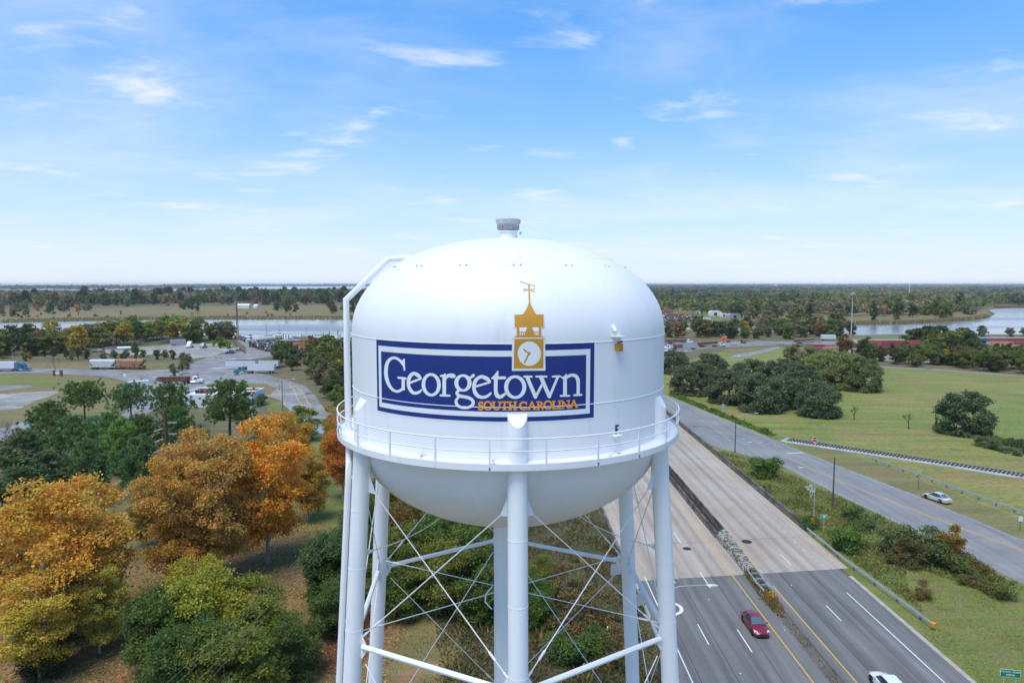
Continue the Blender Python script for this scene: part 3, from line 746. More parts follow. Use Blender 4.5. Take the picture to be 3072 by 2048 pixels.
mat('line_white', (0.66, 0.66, 0.65), rough=0.7, noise=0.12, nscale=3, dirt=(0.30, 0.29, 0.28), dscale=2.5, dcut=(0.60, 0.72))
mat('line_worn', (0.46, 0.455, 0.44), rough=0.8, noise=0.2, nscale=3, dirt=(0.26, 0.255, 0.25), dscale=1.5, dcut=(0.45, 0.6))
mat('line_yellow', (0.64, 0.36, 0.055), rough=0.7, noise=0.12, nscale=3, dirt=(0.36, 0.25, 0.11), dscale=2.0, dcut=(0.58, 0.72))
mat('line_faded', (0.42, 0.31, 0.15), rough=0.8, noise=0.2, nscale=3)
mat('galvanised', (0.52, 0.53, 0.54), rough=0.42, metal=0.55, noise=0.15, nscale=3, dirt=(0.28, 0.26, 0.24), dscale=2.0)
mat('joint_dark', (0.03, 0.027, 0.024), rough=0.95); mat('guard_post', (0.20, 0.17, 0.14), rough=0.85, noise=0.25, nscale=4)

# water: slight ripples, muddy
def water_mat(name, col, rip=0.02):
    m = bpy.data.materials.new(name); m.use_nodes = True; t = m.node_tree; b = t.nodes['Principled BSDF']
    b.inputs['Base Color'].default_value = (*col, 1); b.inputs['Roughness'].default_value = 0.16; b.inputs['IOR'].default_value = 1.33
    b.inputs['Specular IOR Level'].default_value = 0.62
    tc = N(t, 'ShaderNodeTexCoord'); mp = N(t, 'ShaderNodeMapping', Scale=(0.25, 1.0, 1)); t.links.new(tc.outputs['Object'], mp.inputs[0])
    n = N(t, 'ShaderNodeTexNoise', Scale=0.16, Detail=6.0, Roughness=0.6); t.links.new(mp.outputs[0], n.inputs['Vector'])
    bn = N(t, 'ShaderNodeBump', Strength=1.0, Distance=rip * 5); t.links.new(n.outputs[0], bn.inputs['Height']); t.links.new(bn.outputs[0], b.inputs['Normal'])
    n2 = N(t, 'ShaderNodeTexNoise', Scale=0.012, Detail=5.0, Roughness=0.6); t.links.new(mp.outputs[0], n2.inputs['Vector'])
    t.links.new(ramp(t, n2.outputs[0], [(0.42, 0.10), (0.62, 0.30)]), b.inputs['Roughness'])
    MATS[name] = m
water_mat('river_water', (0.20, 0.19, 0.185)); water_mat('bay_water', (0.40, 0.42, 0.44), 0.01)

def px(pts, z=0.0): return [G(x, y, z) for x, y in pts]
def sheet(name, pts, z, m, rough_edge=0.0, sub=0.0, parent=None, kind='structure', seed=1):
    P = [Vector((p[0], p[1], 0)) for p in pts]
    if sub:
        rr = random.Random(seed); Q = []
        for a, c in zip(P, P[1:] + P[:1]):
            L = (c - a).length; k = max(1, min(90, int(L / sub)))
            for i in range(k):
                v = a.lerp(c, i / k); nrm = Vector((-(c - a).y, (c - a).x, 0)).normalized() if L > 0 else Vector()
                Q.append(v + nrm * rr.uniform(-1, 1) * rough_edge)
        P = Q
    bm = bmesh.new(); vs = [bm.verts.new((p.x, p.y, z)) for p in P]
    es = [bm.edges.new((vs[i], vs[(i + 1) % len(vs)])) for i in range(len(vs))]
    bmesh.ops.triangle_fill(bm, edges=es, use_beauty=True)
    bmesh.ops.recalc_face_normals(bm, faces=bm.faces)
    for f in bm.faces:
        if f.normal.z < 0: f.normal_flip()
    me = bpy.data.meshes.new(name); bm.to_mesh(me); bm.free(); me.materials.append(M(m))
    o = bpy.data.objects.new(name, me); COL.objects.link(o)
    if parent is not None: o.parent = parent
    elif kind: o['kind'] = kind
    return o
def strip(path, width, z):
    """flat ribbon of a given width along a path"""
    P = [Vector((p[0], p[1], 0)) for p in path]; L = []; R2 = []
    for i, p in enumerate(P):
        d = (P[min(i + 1, len(P) - 1)] - P[max(i - 1, 0)]).normalized(); n = Vector((-d.y, d.x, 0)) * (width / 2)
        L.append((p.x + n.x, p.y + n.y, z)); R2.append((p.x - n.x, p.y - n.y, z))
    k = len(P); return L + R2, [(i, i + k, i + k + 1, i + 1) for i in range(k - 1)]
def ribbon(name, path, width, z, m, parent=None):
    b = MB(); v, f = strip(path, width, z); b.add(v, f); o = b.build(name, m, parent, fixn=False)
    if o.data.polygons and o.data.polygons[0].normal.z < 0: o.data.flip_normals()
    if parent is None: o['kind'] = 'structure'
    return o
def dense(path, k=8):
    P = smooth_path([(p[0], p[1], 0) for p in path], False, k); return [(p[0], p[1]) for p in P]

b = MB()
xs = [-16000, -6000, -2500, -1000, -400, -100, 100, 400, 1000, 2500, 6000, 16000]; ys = [-300, 20, 100, 250, 500, 900, 1800, 4000, 9000, 20000]
b.add([(x, y, 0) for y in ys for x in xs], [(j * 12 + i, j * 12 + i + 1, (j + 1) * 12 + i + 1, (j + 1) * 12 + i) for j in range(len(ys) - 1) for i in range(11)])
tag(b.build('ground', 'scrub_ground'), kind='structure')
sheet('marsh', px([(-900, 1000), (0, 968), (300, 962), (540, 958), (1030, 957), (1500, 960), (2000, 968), (2300, 973), (2560, 971), (2700, 970), (2830, 964), (2975, 948), (2960, 930), (2800, 925), (2300, 905), (1500, 915), (1060, 915), (560, 917), (100, 932), (-900, 950)]), 0.03, 'marsh_floor')
sheet('marsh', px([(2000, 893), (2300, 898), (2640, 902), (2660, 894), (2300, 889), (2000, 886)]), 0.03, 'marsh_floor')
sheet('river', px([(-900, 1002), (0, 969), (300, 963), (540, 959), (1030, 958), (1500, 961), (2000, 969), (2300, 974), (2560, 973), (2700, 972), (2830, 966), (2940, 958), (2975, 950), (2984, 940), (2965, 930), (3000, 924), (3072, 922), (3500, 921), (3500, 1003), (3072, 1003), (2700, 1004), (2540, 1006), (2300, 1000), (2150, 985), (2050, 990), (1900, 1010), (1500, 1025), (1100, 1036), (960, 1028), (870, 1017), (720, 1017), (690, 1012), (560, 1000), (300, 990), (0, 995), (-900, 1040)]), 0.06, 'river_water', 0.8, 25, seed=4)
sheet('bay', px([(-1400, 888), (0, 880.5), (300, 878), (540, 876), (800, 871), (1150, 868), (1500, 866), (1500, 857.5), (900, 859), (-1400, 865)]), 0.08, 'bay_water')
sheet('marsh', px([(-900, 880), (0, 876.5), (260, 875), (480, 872.2), (480, 871), (250, 870), (0, 868), (-900, 870)]), 0.14, 'marsh_floor')
sheet('meadow', [(43.2, 20), (43.2, 250), G(2130, 1058), G(2350, 1043), G(2610, 1096), G(3072, 1128), G(3900, 1190), (300, 20)], 0.010, 'meadow_grass')
sheet('verge', [(66, 20), (62.6, 100), (59, 125), (54, 140), (45.5, 156), (43.4, 158), (43.0, 20)], 0.020, 'verge_grass', 0.3, 2.0)
sheet('verge', [(82.0, 70), (80.2, 108), (76, 138), (71.5, 156), (66.5, 158.5), (65, 150), (70, 125), (74, 100), (79, 70)], 0.020, 'dry_grass', 0.3, 2.5)
sheet('lawn', [(-75, 20), (-70, 90), (-45, 128), (-12, 150), (14.0, 150), (15.2, 85), (15.6, 20)], 0.010, 'leafy_lawn')
sheet('brush_bank', [(-3, 52), (15.6, 48), (15.2, 90), (13.8, 130), (3, 120), (-2, 92), (-7, 78)], 0.020, 'brush_floor', 0.6, 1.5)
sheet('verge', [(-30, 92), (-8, 98), (-9, 128), (-22, 150), (-48, 165), (-44, 140), (-34, 118)], 0.016, 'verge_grass', 0.6, 3.0)
sheet('dry_field', px([(-80, 1090), (300, 1085), (640, 1090), (560, 1104), (430, 1112), (200, 1106), (-80, 1104)]), 0.010, 'marsh_floor', 0.5, 6)
sheet('dry_field', px([(-80, 1122), (100, 1120), (300, 1130), (420, 1160), (350, 1250), (200, 1300), (60, 1290), (-200, 1320)]), 0.010, 'dry_grass', 0.5, 4)
sheet('green_patch', px([(-60, 1128), (110, 1128), (200, 1150), (190, 1162), (80, 1158), (-60, 1160)]), 0.018, 'verge_grass', 0.8, 3)
sheet('gravel_yard', px([(310, 1050), (480, 1036), (540, 1032), (700, 1030), (690, 1052), (640, 1068), (560, 1078), (470, 1064), (380, 1064)]), 0.014, 'yard_gravel', 0.6, 4)
sheet('gravel_yard', px([(-60, 1185), (60, 1178), (170, 1172), (175, 1178), (100, 1205), (60, 1225), (-60, 1235)]), 0.022, 'yard_gravel', 0.4, 4)
sheet('track', px([(-60, 1160), (90, 1154), (100, 1160), (30, 1168), (-60, 1178)]), 0.022, 'asphalt_wet', 0.3, 4)
sheet('gravel_yard', px([(740, 1008), (960, 1020), (1010, 1035), (980, 1050), (880, 1054), (800, 1060), (740, 1050)]), 0.014, 'yard_gravel', 0.6, 4)
STREET = [(-60, 1103), (200, 1106), (430, 1111), (530, 1107), (585, 1085), (640, 1066), (700, 1060), (748, 1050), (703, 1014), (722, 1012), (760, 1030), (830, 1050), (910, 1052), (905, 1062), (800, 1070), (735, 1082), (720, 1105), (815, 1128), (884, 1147), (916, 1158), (944, 1183), (976, 1229), (1010, 1255), (1120, 1330), (1040, 1335), (953, 1295), (926, 1287), (905, 1245), (884, 1229), (861, 1208), (850, 1172), (815, 1153), (740, 1153), (640, 1168), (560, 1185), (490, 1215), (400, 1262), (360, 1250), (412, 1195), (432, 1168), (405, 1152), (330, 1132), (300, 1128), (100, 1118), (-60, 1122)]
street = sheet('street', px(STREET), 0.026, 'asphalt_wet', 0.15, 4)
sheet('gravel_yard', px([(815, 1153), (850, 1172), (861, 1208), (884, 1229), (870, 1235), (840, 1200), (790, 1185), (760, 1200), (740, 1225), (690, 1235), (560, 1215), (560, 1190), (640, 1170), (740, 1156)]), 0.020, 'yard_gravel', 0.3, 3)
sheet('green_patch', px([(735, 1150), (800, 1152), (828, 1164), (815, 1182), (770, 1192), (730, 1180)]), 0.030, 'dry_grass', 0.3, 3)
sheet('green_patch', px([(800, 1200), (845, 1205), (855, 1240), (800, 1235)]), 0.030, 'verge_grass', 0.3, 3)
sheet('street_branch', px([(-60, 1290), (20, 1280), (75, 1262), (110, 1275), (90, 1300), (-60, 1345)]), 0.026, 'asphalt_wet', 0.2, 4)
for pth, w_, m_ in (([(866, 1152), (880, 1170), (893, 1200), (915, 1232)], 0.14, 'line_yellow'), ([(882, 1156), (905, 1175), (925, 1212), (940, 1232)], 0.14, 'line_yellow'), ([(869, 1152), (883, 1170), (896, 1200), (918, 1232)], 0.14, 'line_yellow'),
                    ([(885, 1156), (908, 1175), (928, 1212), (943, 1232)], 0.14, 'line_yellow'), ([(884, 1235), (913, 1230)], 0.5, 'line_worn'), ([(905, 1238), (930, 1250), (955, 1262)], 0.16, 'line_worn'), ([(945, 1240), (968, 1252)], 0.16, 'line_worn'),
                    ([(460, 1190), (450, 1170), (440, 1158)], 0.25, 'line_worn'), ([(470, 1140), (520, 1130), (545, 1117)], 0.3, 'line_worn')):
    ribbon('lane_line', dense(px(pth)), w_, 0.032, m_, street)
# ---- right-hand side roads
service = sheet('service_road', [(66, 20), (63.4, 81.9), (60.0, 103.1), (57.6, 117.6), (55.1, 138.1), (46.3, 154.2), (45.4, 170), (45.3, 200), (45.2, 300), (49.0, 300), (51.6, 227.2), (58.2, 187.6), (62.7, 160.4), (66.9, 137), (71, 118.5), (72.4, 109.2), (74.5, 96.7), (82, 20)], 0.030, 'asphalt_grey', 0.06, 2.5)
for pth, w_, m_ in (([(58.2, 147.8), (61.9, 126.6), (66.5, 108), (71.2, 92.7), (80, 60)], 0.15, 'line_yellow'), ([(59.0, 146), (62.5, 126), (67, 108), (71.6, 92.7)], 0.10, 'line_faded'), ([(66.2, 108.5), (70.5, 93), (75, 78)], 0.13, 'line_faded'),
                    ([(47.2, 153.6), (52.5, 146.5), (55.6, 138.5), (58.1, 117.8), (60.4, 103.5)], 0.13, 'line_worn'), ([(51.0, 226), (57.6, 187.0), (62.2, 160.4), (66.3, 137.2), (70.4, 118.5), (73.8, 97)], 0.12, 'line_worn'),
                    ([(60.5, 147.5), (64.6, 148.3)], 0.45, 'line_white'), ([(61.3, 146.8), (64.2, 139.5)], 0.13, 'line_worn'), ([(59.5, 160.5), (61.5, 153)], 0.12, 'line_worn')):
    ribbon('lane_line', dense(pth), w_, 0.036, m_, service)
for (x, y, l, w_) in ((50.2, 164.5, 1.6, .25), (52.0, 163.6, 1.5, .25), (54.2, 162.4, 1.6, .3), (55.6, 161.4, .7, .6), (49.0, 160.8, 1.1, .2), (51.5, 160.2, 1.2, .2), (56.0, 158.4, 1.2, .8), (58.4, 158.0, .9, .6), (59.0, 156.0, 1.3, .3), (52.8, 166.0, 1.3, .2), (53.6, 160.3, .5, .4), (54.4, 159.9, .5, .4)):
    v = MB(); v.box((x, y, 0.037), (l, w_, 0.003), rz=0.15); v.build('worn_marking', 'line_worn', service)
ribbon('field_road', dense(px([(2440, 1082), (2620, 1098), (2800, 1108), (3072, 1128), (3700, 1172)])), 5.0, 0.022, 'asphalt_grey')
sheet('truck_road', px([(1950, 1062), (2060, 1056), (2120, 1044), (2200, 1040), (2290, 1036), (2420, 1032), (2600, 1036), (2600, 1024), (2420, 1023), (2200, 1023), (1950, 1030)]), 0.024, 'asphalt_wet', 0.3, 4)
sheet('truck_road', px([(2185, 1074), (2250, 1068), (2345, 1044), (2332, 1038), (2262, 1055), (2200, 1064)]), 0.026, 'asphalt_grey', 0.2, 4)
sheet('dry_field', px([(2180, 1060), (2170, 1048), (2230, 1044), (2330, 1040), (2262, 1054), (2210, 1060)]), 0.022, 'dry_grass', 0.3, 4)
sheet('salvage_yard', px([(1950, 955), (2000, 930), (2120, 932), (2200, 948), (2190, 958), (2100, 968), (1950, 968)]), 0.05, 'verge_grass', 0.6, 10)
sheet('container_yard', px([(2540, 1075), (2560, 1012), (2700, 1010), (2960, 1010), (3300, 1012), (3300, 1080), (3000, 1085), (2800, 1090)]), 0.018, 'yard_gravel', 0.6, 6)
sheet('green_patch', px([(2555, 1018), (2560, 1007), (2760, 1006), (2760, 1016)]), 0.024, 'verge_grass', 0.6, 6)

# ---- divided highway running away from the viewer
SK = 0.137
def sk(x, y): return (x, y + SK * (x - 31.0))
b = MB(); b.add([(15.5, 10, 0.030), (42.75, 10, 0.030), (*sk(42.75, 84.75), 0.030), (*sk(15.5, 84.75), 0.030)], [(0, 1, 2, 3)])
highway = b.build('highway', 'asphalt_dark'); highway['kind'] = 'structure'
ROWS = [84.75, 96.2, 119.2, 142, 165, 188, 211, 234, 257, 280, 303, 326, 349, 372, 395, 418, 441]
for (x0, x1) in ((14.9, 24.25), (24.25, 29.9), (31.85, 36.8), (36.8, 44.0)):
    for y0, y1 in zip(ROWS[:-1], ROWS[1:]):
        j = RNG.uniform(0, 0.004); g = 0.03
        b = MB(); P = [sk(x0 + 0.008, y0 + g), sk(x1 - 0.008, y0 + g), sk(x1 - 0.008, y1 - g), sk(x0 + 0.008, y1 - g)]
        b.prism(P, -0.15, 0.034 + j, axis='z'); b.build('concrete_slab', 'concrete_slab', highway)
b = MB(); b.add([(14.9, 84.5 - 2.2, 0.012), (44, 84.5 + 1.8, 0.012), (44, 443, 0.012), (14.9, 440, 0.012)], [(0, 1, 2, 3)]); b.build('joint_bed', mat('joint_dark', (0.03, 0.027, 0.024), rough=0.95), highway)
def hline(x, y0, y1, w_, m_, z=0.042, nm='lane_line'):
    b = MB(); b.add([(x - w_ / 2, y0, z), (x + w_ / 2, y0, z), (x + w_ / 2, y1, z), (x - w_ / 2, y1, z)], [(0, 1, 2, 3)]); return b.build(nm, m_, highway, fixn=False)
hline(28.1, 10, 320, 0.15, 'line_yellow'); hline(32.15, 10, 81.2, 0.15, 'line_yellow'); hline(32.3, 86, 320, 0.14, 'line_faded')
hline(16.85, 10, 84, 0.13, 'line_white'); hline(40.35, 10, 79.5, 0.14, 'line_white'); hline(40.9, 86, 320, 0.14, 'line_worn'); hline(17.2, 86, 320, 0.13, 'line_worn')
for k in range(-1, 16):
    for x, y, l, w_ in ((24.25, 66.1 + 14.6 * k, 4.6 if k < 2 else 4.2, 0.13), (20.3, 67.5 + 14.6 * k, 4.3, 0.12), (36.35 if k < 1 else 36.95, 72.5 + 15.1 * k, 3.7, 0.12)):
        if y > 320 or (x < 21 and y > 84): continue
        hline(x, y, y + l, w_, 'line_white' if y < 100 else 'line_worn', nm='lane_dash')
# turn arrow on the left lane
b = MB(); v, f = strip(dense([(17.5, 73.5), (18.4, 74.0), (19.2, 74.7), (19.4, 75.8), (18.9, 76.8)]), 0.42, 0.042); b.add(v, f); b.build('turn_arrow', 'line_white', highway, fixn=False)
for (x, y) in ((19.3, 78.5), (23.2, 77.6), (21.8, 62.3), (29.6, 77.3), (34.5, 81.5), (29.3, 70.5), (25.6, 94)):
    b = MB(); b.box((x, y, 0.05), (0.14, 0.14, 0.03)); b.build('road_stud', 'line_white', highway)
for (x, y, r) in ((33.9, 95.8, .75), (24.6, 93.2, .6)):
    b = MB(); b.lathe([(r, 0.0), (r * 0.9, 0.003)], 14, (x, y, 0.041), cap=(False, True)); b.build('tar_patch', mat('tar_black', (0.025, 0.025, 0.027), rough=0.7, noise=0.3), highway)
for x, y0, y1 in ((17.7, 12, 84), (21.2, 12, 84), (25.4, 12, 84.2), (34.3, 12, 85), (38.3, 12, 85.5), (30.9, 12, 78)): hline(x, y0, y1, 0.05, 'joint_dark', 0.038, 'tar_seam')
for x0, x1 in ((42.75, 43.25), (15.1, 15.5)):
    b = MB(); b.box(((x0 + x1) / 2, 47.0, 0.06), (x1 - x0, 74 if x0 > 20 else 70, 0.12)); b.build('kerb', 'curb_concrete', highway)
# dirty central strip
b = MB(); b.add([(29.4, 10, 0.0345), (31.2, 10, 0.0345), (31.1, 86, 0.0345), (29.9, 86, 0.0345)], [(0, 1, 2, 3)]); b.build('median_dirt', ground_mat('median_dirt', [(0.15, 0.125, 0.10), (0.135, 0.125, 0.115), (0.17, 0.12, 0.09)], big=0.25, mid=0.6, fine=5), highway)
# parapets
def parapet(name, x, y0, y1, w0, h, label, m_='stained_concrete', seg=22.8):
    root = empty(name, (x, y0, 0), 0, label, 'barrier'); k = 0; y = y0
    while y < y1 - 1:
        l = min(seg, y1 - y)
        b = MB(); prof = [(-w0 / 2 - 0.10, 0.0), (w0 / 2 + 0.10, 0.0), (w0 / 2 + 0.06, 0.25), (w0 / 2, 0.36), (w0 / 2 - 0.03, h), (-w0 / 2 + 0.03, h), (-w0 / 2, 0.36), (-w0 / 2 - 0.06, 0.25)]
        b.prism(prof, y - y0 + 0.03, y - y0 + l - 0.03); b.build('barrier_segment', m_, root)
        y += l
    return root
parapet('road_barrier', 44.45, 100.5, 441, 0.42, 0.95, 'long weathered concrete barrier between highway and service road')
parapet('road_barrier', 29.95, 97.3, 441, 0.28, 0.95, 'stained concrete median barrier left of the dark gap')
parapet('road_barrier', 31.5, 98.5, 441, 0.28, 0.95, 'stained concrete median barrier right of the dark gap')
parapet('road_barrier', 14.65, 86, 441, 0.40, 0.95, 'dark concrete barrier on the highway edge behind the water tower', seg=14)
b = MB(); b.add([(30.2, 98, 0.06), (31.25, 98.6, 0.06), (31.25, 320, 0.06), (30.2, 320, 0.06)], [(0, 1, 2, 3)]); b.build('median_gap', 'joint_dark', highway)
# sloped concrete median nose
b = MB()
b.loft([[(29.95, 85.0, 0.0), (30.15, 85.0, 0.62), (31.45, 85.0, 0.55), (31.75, 85.0, 0.0)], [(29.9, 91, 0.0), (30.15, 91, 0.9), (31.5, 91, 0.85), (31.8, 91, 0.0)], [(29.75, 97.2, 0.0), (29.95, 97.2, 1.05), (31.6, 98.4, 1.05), (31.85, 98.4, 0.0)]])
tag(b.build('median_block', 'mossy_concrete', bevel=0.04), 'mossy pale concrete block ending the highway median', 'barrier')

# guard rails: W-beam on posts
def guardrail(name, path, label, endcap=None, h=0.68, post_every=3.8, both=False):
    P = [Vector((p[0], p[1], 0)) for p in path]; root = empty(name, P[0], 0, label, 'guard rail'); o0 = P[0]
    sec = [(-0.02, -0.155), (-0.085, -0.11), (-0.085, -0.06), (-0.015, 0.0), (-0.085, 0.06), (-0.085, 0.11), (-0.02, 0.155), (0.0, 0.155), (-0.06, 0.09), (0.01, 0.0), (-0.06, -0.09), (0.0, -0.155)]
    rings = []
    for i, p in enumerate(P):
        d = (P[min(i + 1, len(P) - 1)] - P[max(i - 1, 0)]).normalized(); n = Vector((-d.y, d.x, 0))
        rings.append([(p - o0) + n * s[0] + Vector((0, 0, h + s[1])) for s in sec])
    b = MB(); b.loft(rings); b.build('rail_beam', 'galvanised', root)
    tot = 0
    for a, c in zip(P[:-1], P[1:]):
        L = (c - a).length; k = max(1, round(L / post_every))
        for i in range(k):
            q = a.lerp(c, (i + 0.5) / k) - o0; d = (c - a).normalized(); n = Vector((-d.y, d.x, 0)) * 0.12
            b = MB(); b.box(q + n + Vector((0, 0, 0.4)), (0.15, 0.18, 0.85), rz=math.atan2(d.y, d.x)); b.build('rail_post', 'guard_post', root)
    if endcap:
        d = (P[-1] - P[-2]).normalized(); b = MB(); c = P[-1] - o0 + Vector((0, 0, h)) + d * 0.1
        b.lathe([(0.02, -0.2), (0.26, -0.18), (0.28, 0.18), (0.02, 0.2)], 10, c); b.build('end_cap', mat('cap_orange', (0.75, 0.27, 0.01), rough=0.5, noise=0.15, nscale=6), root)
    return root
guardrail('guard_rail', [(44.2, 99.5), (44.2, 88.3), (44.7, 79), (45.2, 70.6)], 'galvanised guard rail with an orange end beside the highway', True)
guardrail('guard_rail', [(75.6, 141.8), (78.3, 127), (80.7, 113.4), (81.9, 106.6), (84.0, 92)], 'long galvanised guard rail behind the parked sedan')
guardrail('guard_rail', [(31.2, 83.0), (31.05, 79.5)], 'short bent guard rail section beyond the median block', h=0.6)
guardrail('guard_rail', [(30.2, 84.9), (29.95, 81.5), (30.1, 78.6)], 'pale guard rail plate running to the striped median marker', h=0.62)
guardrail('guard_rail', [(15.0, 84), (15.05, 70), (15.1, 60)], 'low guard rail on the grass bank below the water tower')
b = MB()
for i in range(3): b.box((30.55 + 0.12 * i, 80.2 + 1.7 * i, 0.62), (0.95, 0.12, 0.22))
b.box((31.1, 80.9, 0.7), (0.12, 4.4, 0.2)); b.box((30.0, 82.2, 0.7), (0.1, 2.4, 0.2))
tag(b.build('crash_frame', 'galvanised'), 'pale crash barrier frame overgrown with weeds at the median end', 'crash barrier')

# ---- railway
RW = dense([(44.9, 179.5), (56.3, 168.8), (66.6, 159.6), (75.2, 152.0), (88.5, 140.0), (99.1, 129.7), (125, 103), (150, 78)], 6)
rail = empty('railway_track', (RW[0][0], RW[0][1], 0), 0, 'single railway track on pale ballast crossing the grass field', 'railway')
def rpart(o): o.location = (-RW[0][0], -RW[0][1], 0); return o
bi = [p for p in RW if p[0] > 64.5]
b = MB(); v0, f0 = strip(bi, 3.4, 0.13); v1, _ = strip(bi, 5.0, 0.02); k = len(bi)
b.add(v0 + v1, f0 + [(i, i + 1, i + 1 + 2 * k, i + 2 * k) for i in range(k - 1)] + [(i + k, i + 3 * k, i + 3 * k + 1, i + k + 1) for i in range(k - 1)])
rpart(b.build('ballast', 'ballast_stone', rail))
mat('rail_steel', (0.05, 0.042, 0.038), rough=0.6, metal=0.3, noise=0.3); mat('sleeper_wood', (0.04, 0.034, 0.03), rough=0.9, noise=0.4, nscale=3)
for s_ in (-0.75, 0.75):
    pts = []
    for i, p in enumerate(RW):
        a, c = Vector(RW[max(0, i - 1)]), Vector(RW[min(len(RW) - 1, i + 1)]); d = (c - a).normalized(); pts.append((p[0] - d.y * s_, p[1] + d.x * s_))
    lv = []
    for i, p in enumerate(pts):
        zz = 0.25 if p[0] > 66 else 0.03
        lv.append([(p[0] - 0.05, p[1], zz), (p[0] + 0.05, p[1], zz), (p[0] + 0.04, p[1], zz + 0.13 * (1 if p[0] > 66 else 0.12)), (p[0] - 0.04, p[1], zz + 0.13 * (1 if p[0] > 66 else 0.12))])
    b = MB(); b.loft(lv); rpart(b.build('rail', 'rail_steel', rail))
sl = None; acc = 0.0
for a, c in zip(RW[:-1], RW[1:]):
    A, C = Vector(a), Vector(c); L = (C - A).length
    while acc < L:
        p = A.lerp(C, acc / L); d = (C - A).normalized()
        if p.x > 66 and p.x < 135:
            if sl is None: b = MB(); b.box((0, 0, 0), (0.24, 2.6, 0.16)); so = b.build('sleeper', 'sleeper_wood', rail); sl = so.data
            else: so = bpy.data.objects.new('sleeper', sl); COL.objects.link(so); so.parent = rail
            so.location = (p.x - RW[0][0], p.y - RW[0][1], 0.17); so.rotation_euler = (0, 0, math.atan2(d.y, d.x))
        acc += 0.72
    acc -= L
# ================================================================== VEGETATION
def foliage_mat(name, translucent=0.38, rough=0.55):
    m = bpy.data.materials.new(name); m.use_nodes = True; t = m.node_tree; b = t.nodes['Principled BSDF']; out = t.nodes['Material Output']
    oi = N(t, 'ShaderNodeObjectInfo'); at = N(t, 'ShaderNodeAttribute', attribute_name='tint')
    c = mixc(t, 1.0, oi.outputs['Color'], at.outputs['Color'], 'MULTIPLY')
    c = mixc(t, 1.0, c, (1.24, 1.24, 0.95), 'MULTIPLY')
    t.links.new(c, b.inputs['Base Color']); b.inputs['Roughness'].default_value = rough; b.inputs['Specular IOR Level'].default_value = 0.25
    tr = N(t, 'ShaderNodeBsdfTranslucent'); t.links.new(c, tr.inputs[0])
    mx = N(t, 'ShaderNodeMixShader'); mx.inputs[0].default_value = translucent
    t.links.new(b.outputs[0], mx.inputs[1]); t.links.new(tr.outputs[0], mx.inputs[2]); t.links.new(mx.outputs[0], out.inputs[0])
    MATS[name] = m
foliage_mat('foliage'); foliage_mat('needles', 0.25, 0.5)
mat('bark_grey', (0.20, 0.18, 0.155), rough=0.9, noise=0.35, nscale=3, bump=0.4); mat('bark_brown', (0.10, 0.072, 0.052), rough=0.9, noise=0.35, nscale=3, bump=0.4)
mat('bark_pale', (0.36, 0.33, 0.28), rough=0.85, noise=0.3, nscale=2.5)

def quads_mesh(name, V, tint, mats, extra=None):
    """V (N,4,3) leaf faces, tint (N,3); extra = MB with woody faces (material 1)"""
    n = len(V); me = bpy.data.meshes.new(name)
    vv = V.reshape(-1, 3); fl = [tuple(range(4 * i, 4 * i + 4)) for i in range(0)]
    ev = np.array(extra.v, float) if extra and extra.v else np.zeros((0, 3)); ef = [f for f in extra.f] if extra else []
    nv = len(vv) + len(ev); el = [len(f) for f in ef]
    me.vertices.add(nv); me.vertices.foreach_set('co', np.concatenate([vv, ev]).ravel())
    nl = 4 * n + sum(el); me.loops.add(nl)
    idx = np.concatenate([np.arange(4 * n), np.array([i + 4 * n for f in ef for i in f], int)]) if ef else np.arange(4 * n)
    me.loops.foreach_set('vertex_index', idx.astype(np.int32))
    np_ = n + len(ef); me.polygons.add(np_)
    tot = np.concatenate([np.full(n, 4), np.array(el, int)]) if ef else np.full(n, 4)
    st = np.concatenate([[0], np.cumsum(tot)[:-1]])
    me.polygons.foreach_set('loop_start', st.astype(np.int32)); me.polygons.foreach_set('loop_total', tot.astype(np.int32))
    for m in mats: me.materials.append(M(m))
    if ef: me.polygons.foreach_set('material_index', np.concatenate([np.zeros(n), np.ones(len(ef))]).astype(np.int32))
    a = me.attributes.new('tint', 'FLOAT_COLOR', 'FACE'); col = np.ones((np_, 4)); col[:n, :3] = tint; a.data.foreach_set('color', col.ravel())
    me.update(calc_edges=True); me.validate()
    return me
def unit(v): return v / np.maximum(1e-9, np.linalg.norm(v, axis=-1, keepdims=True))
def leaves(rng, C, size, out, outw=0.5, upw=0.35, rand=0.9, asp=0.6, jit=0.35, cup=0.0):
    """rhombic leaf faces at centres C with outward hints"""
    n = len(C); nr = unit(rng.normal(size=(n, 3)) * rand + out * outw + np.array([0, 0, upw]))
    u = unit(np.cross(nr, rng.normal(size=(n, 3)))); v = np.cross(nr, u)
    s = size * rng.uniform(1 - jit, 1 + jit, (n, 1)); a = u * s * 0.62; c = v * s * 0.62 * asp
    return np.stack([C - a, C + c - a * 0.1, C + a, C - c - a * 0.1], 1)
AUT = [(1.0, 1.0, 1.0), (1.12, 0.82, 0.62), (0.90, 1.15, 0.8), (0.66, 1.05, 0.7), (1.25, 1.15, 0.9), (0.95, 0.70, 0.6), (0.8, 1.1, 0.75)]
GRN = [(1.0, 1.0, 1.0), (1.25, 1.2, 1.05), (0.75, 0.8, 0.75), (1.15, 1.02, 0.8), (0.85, 0.95, 1.0)]
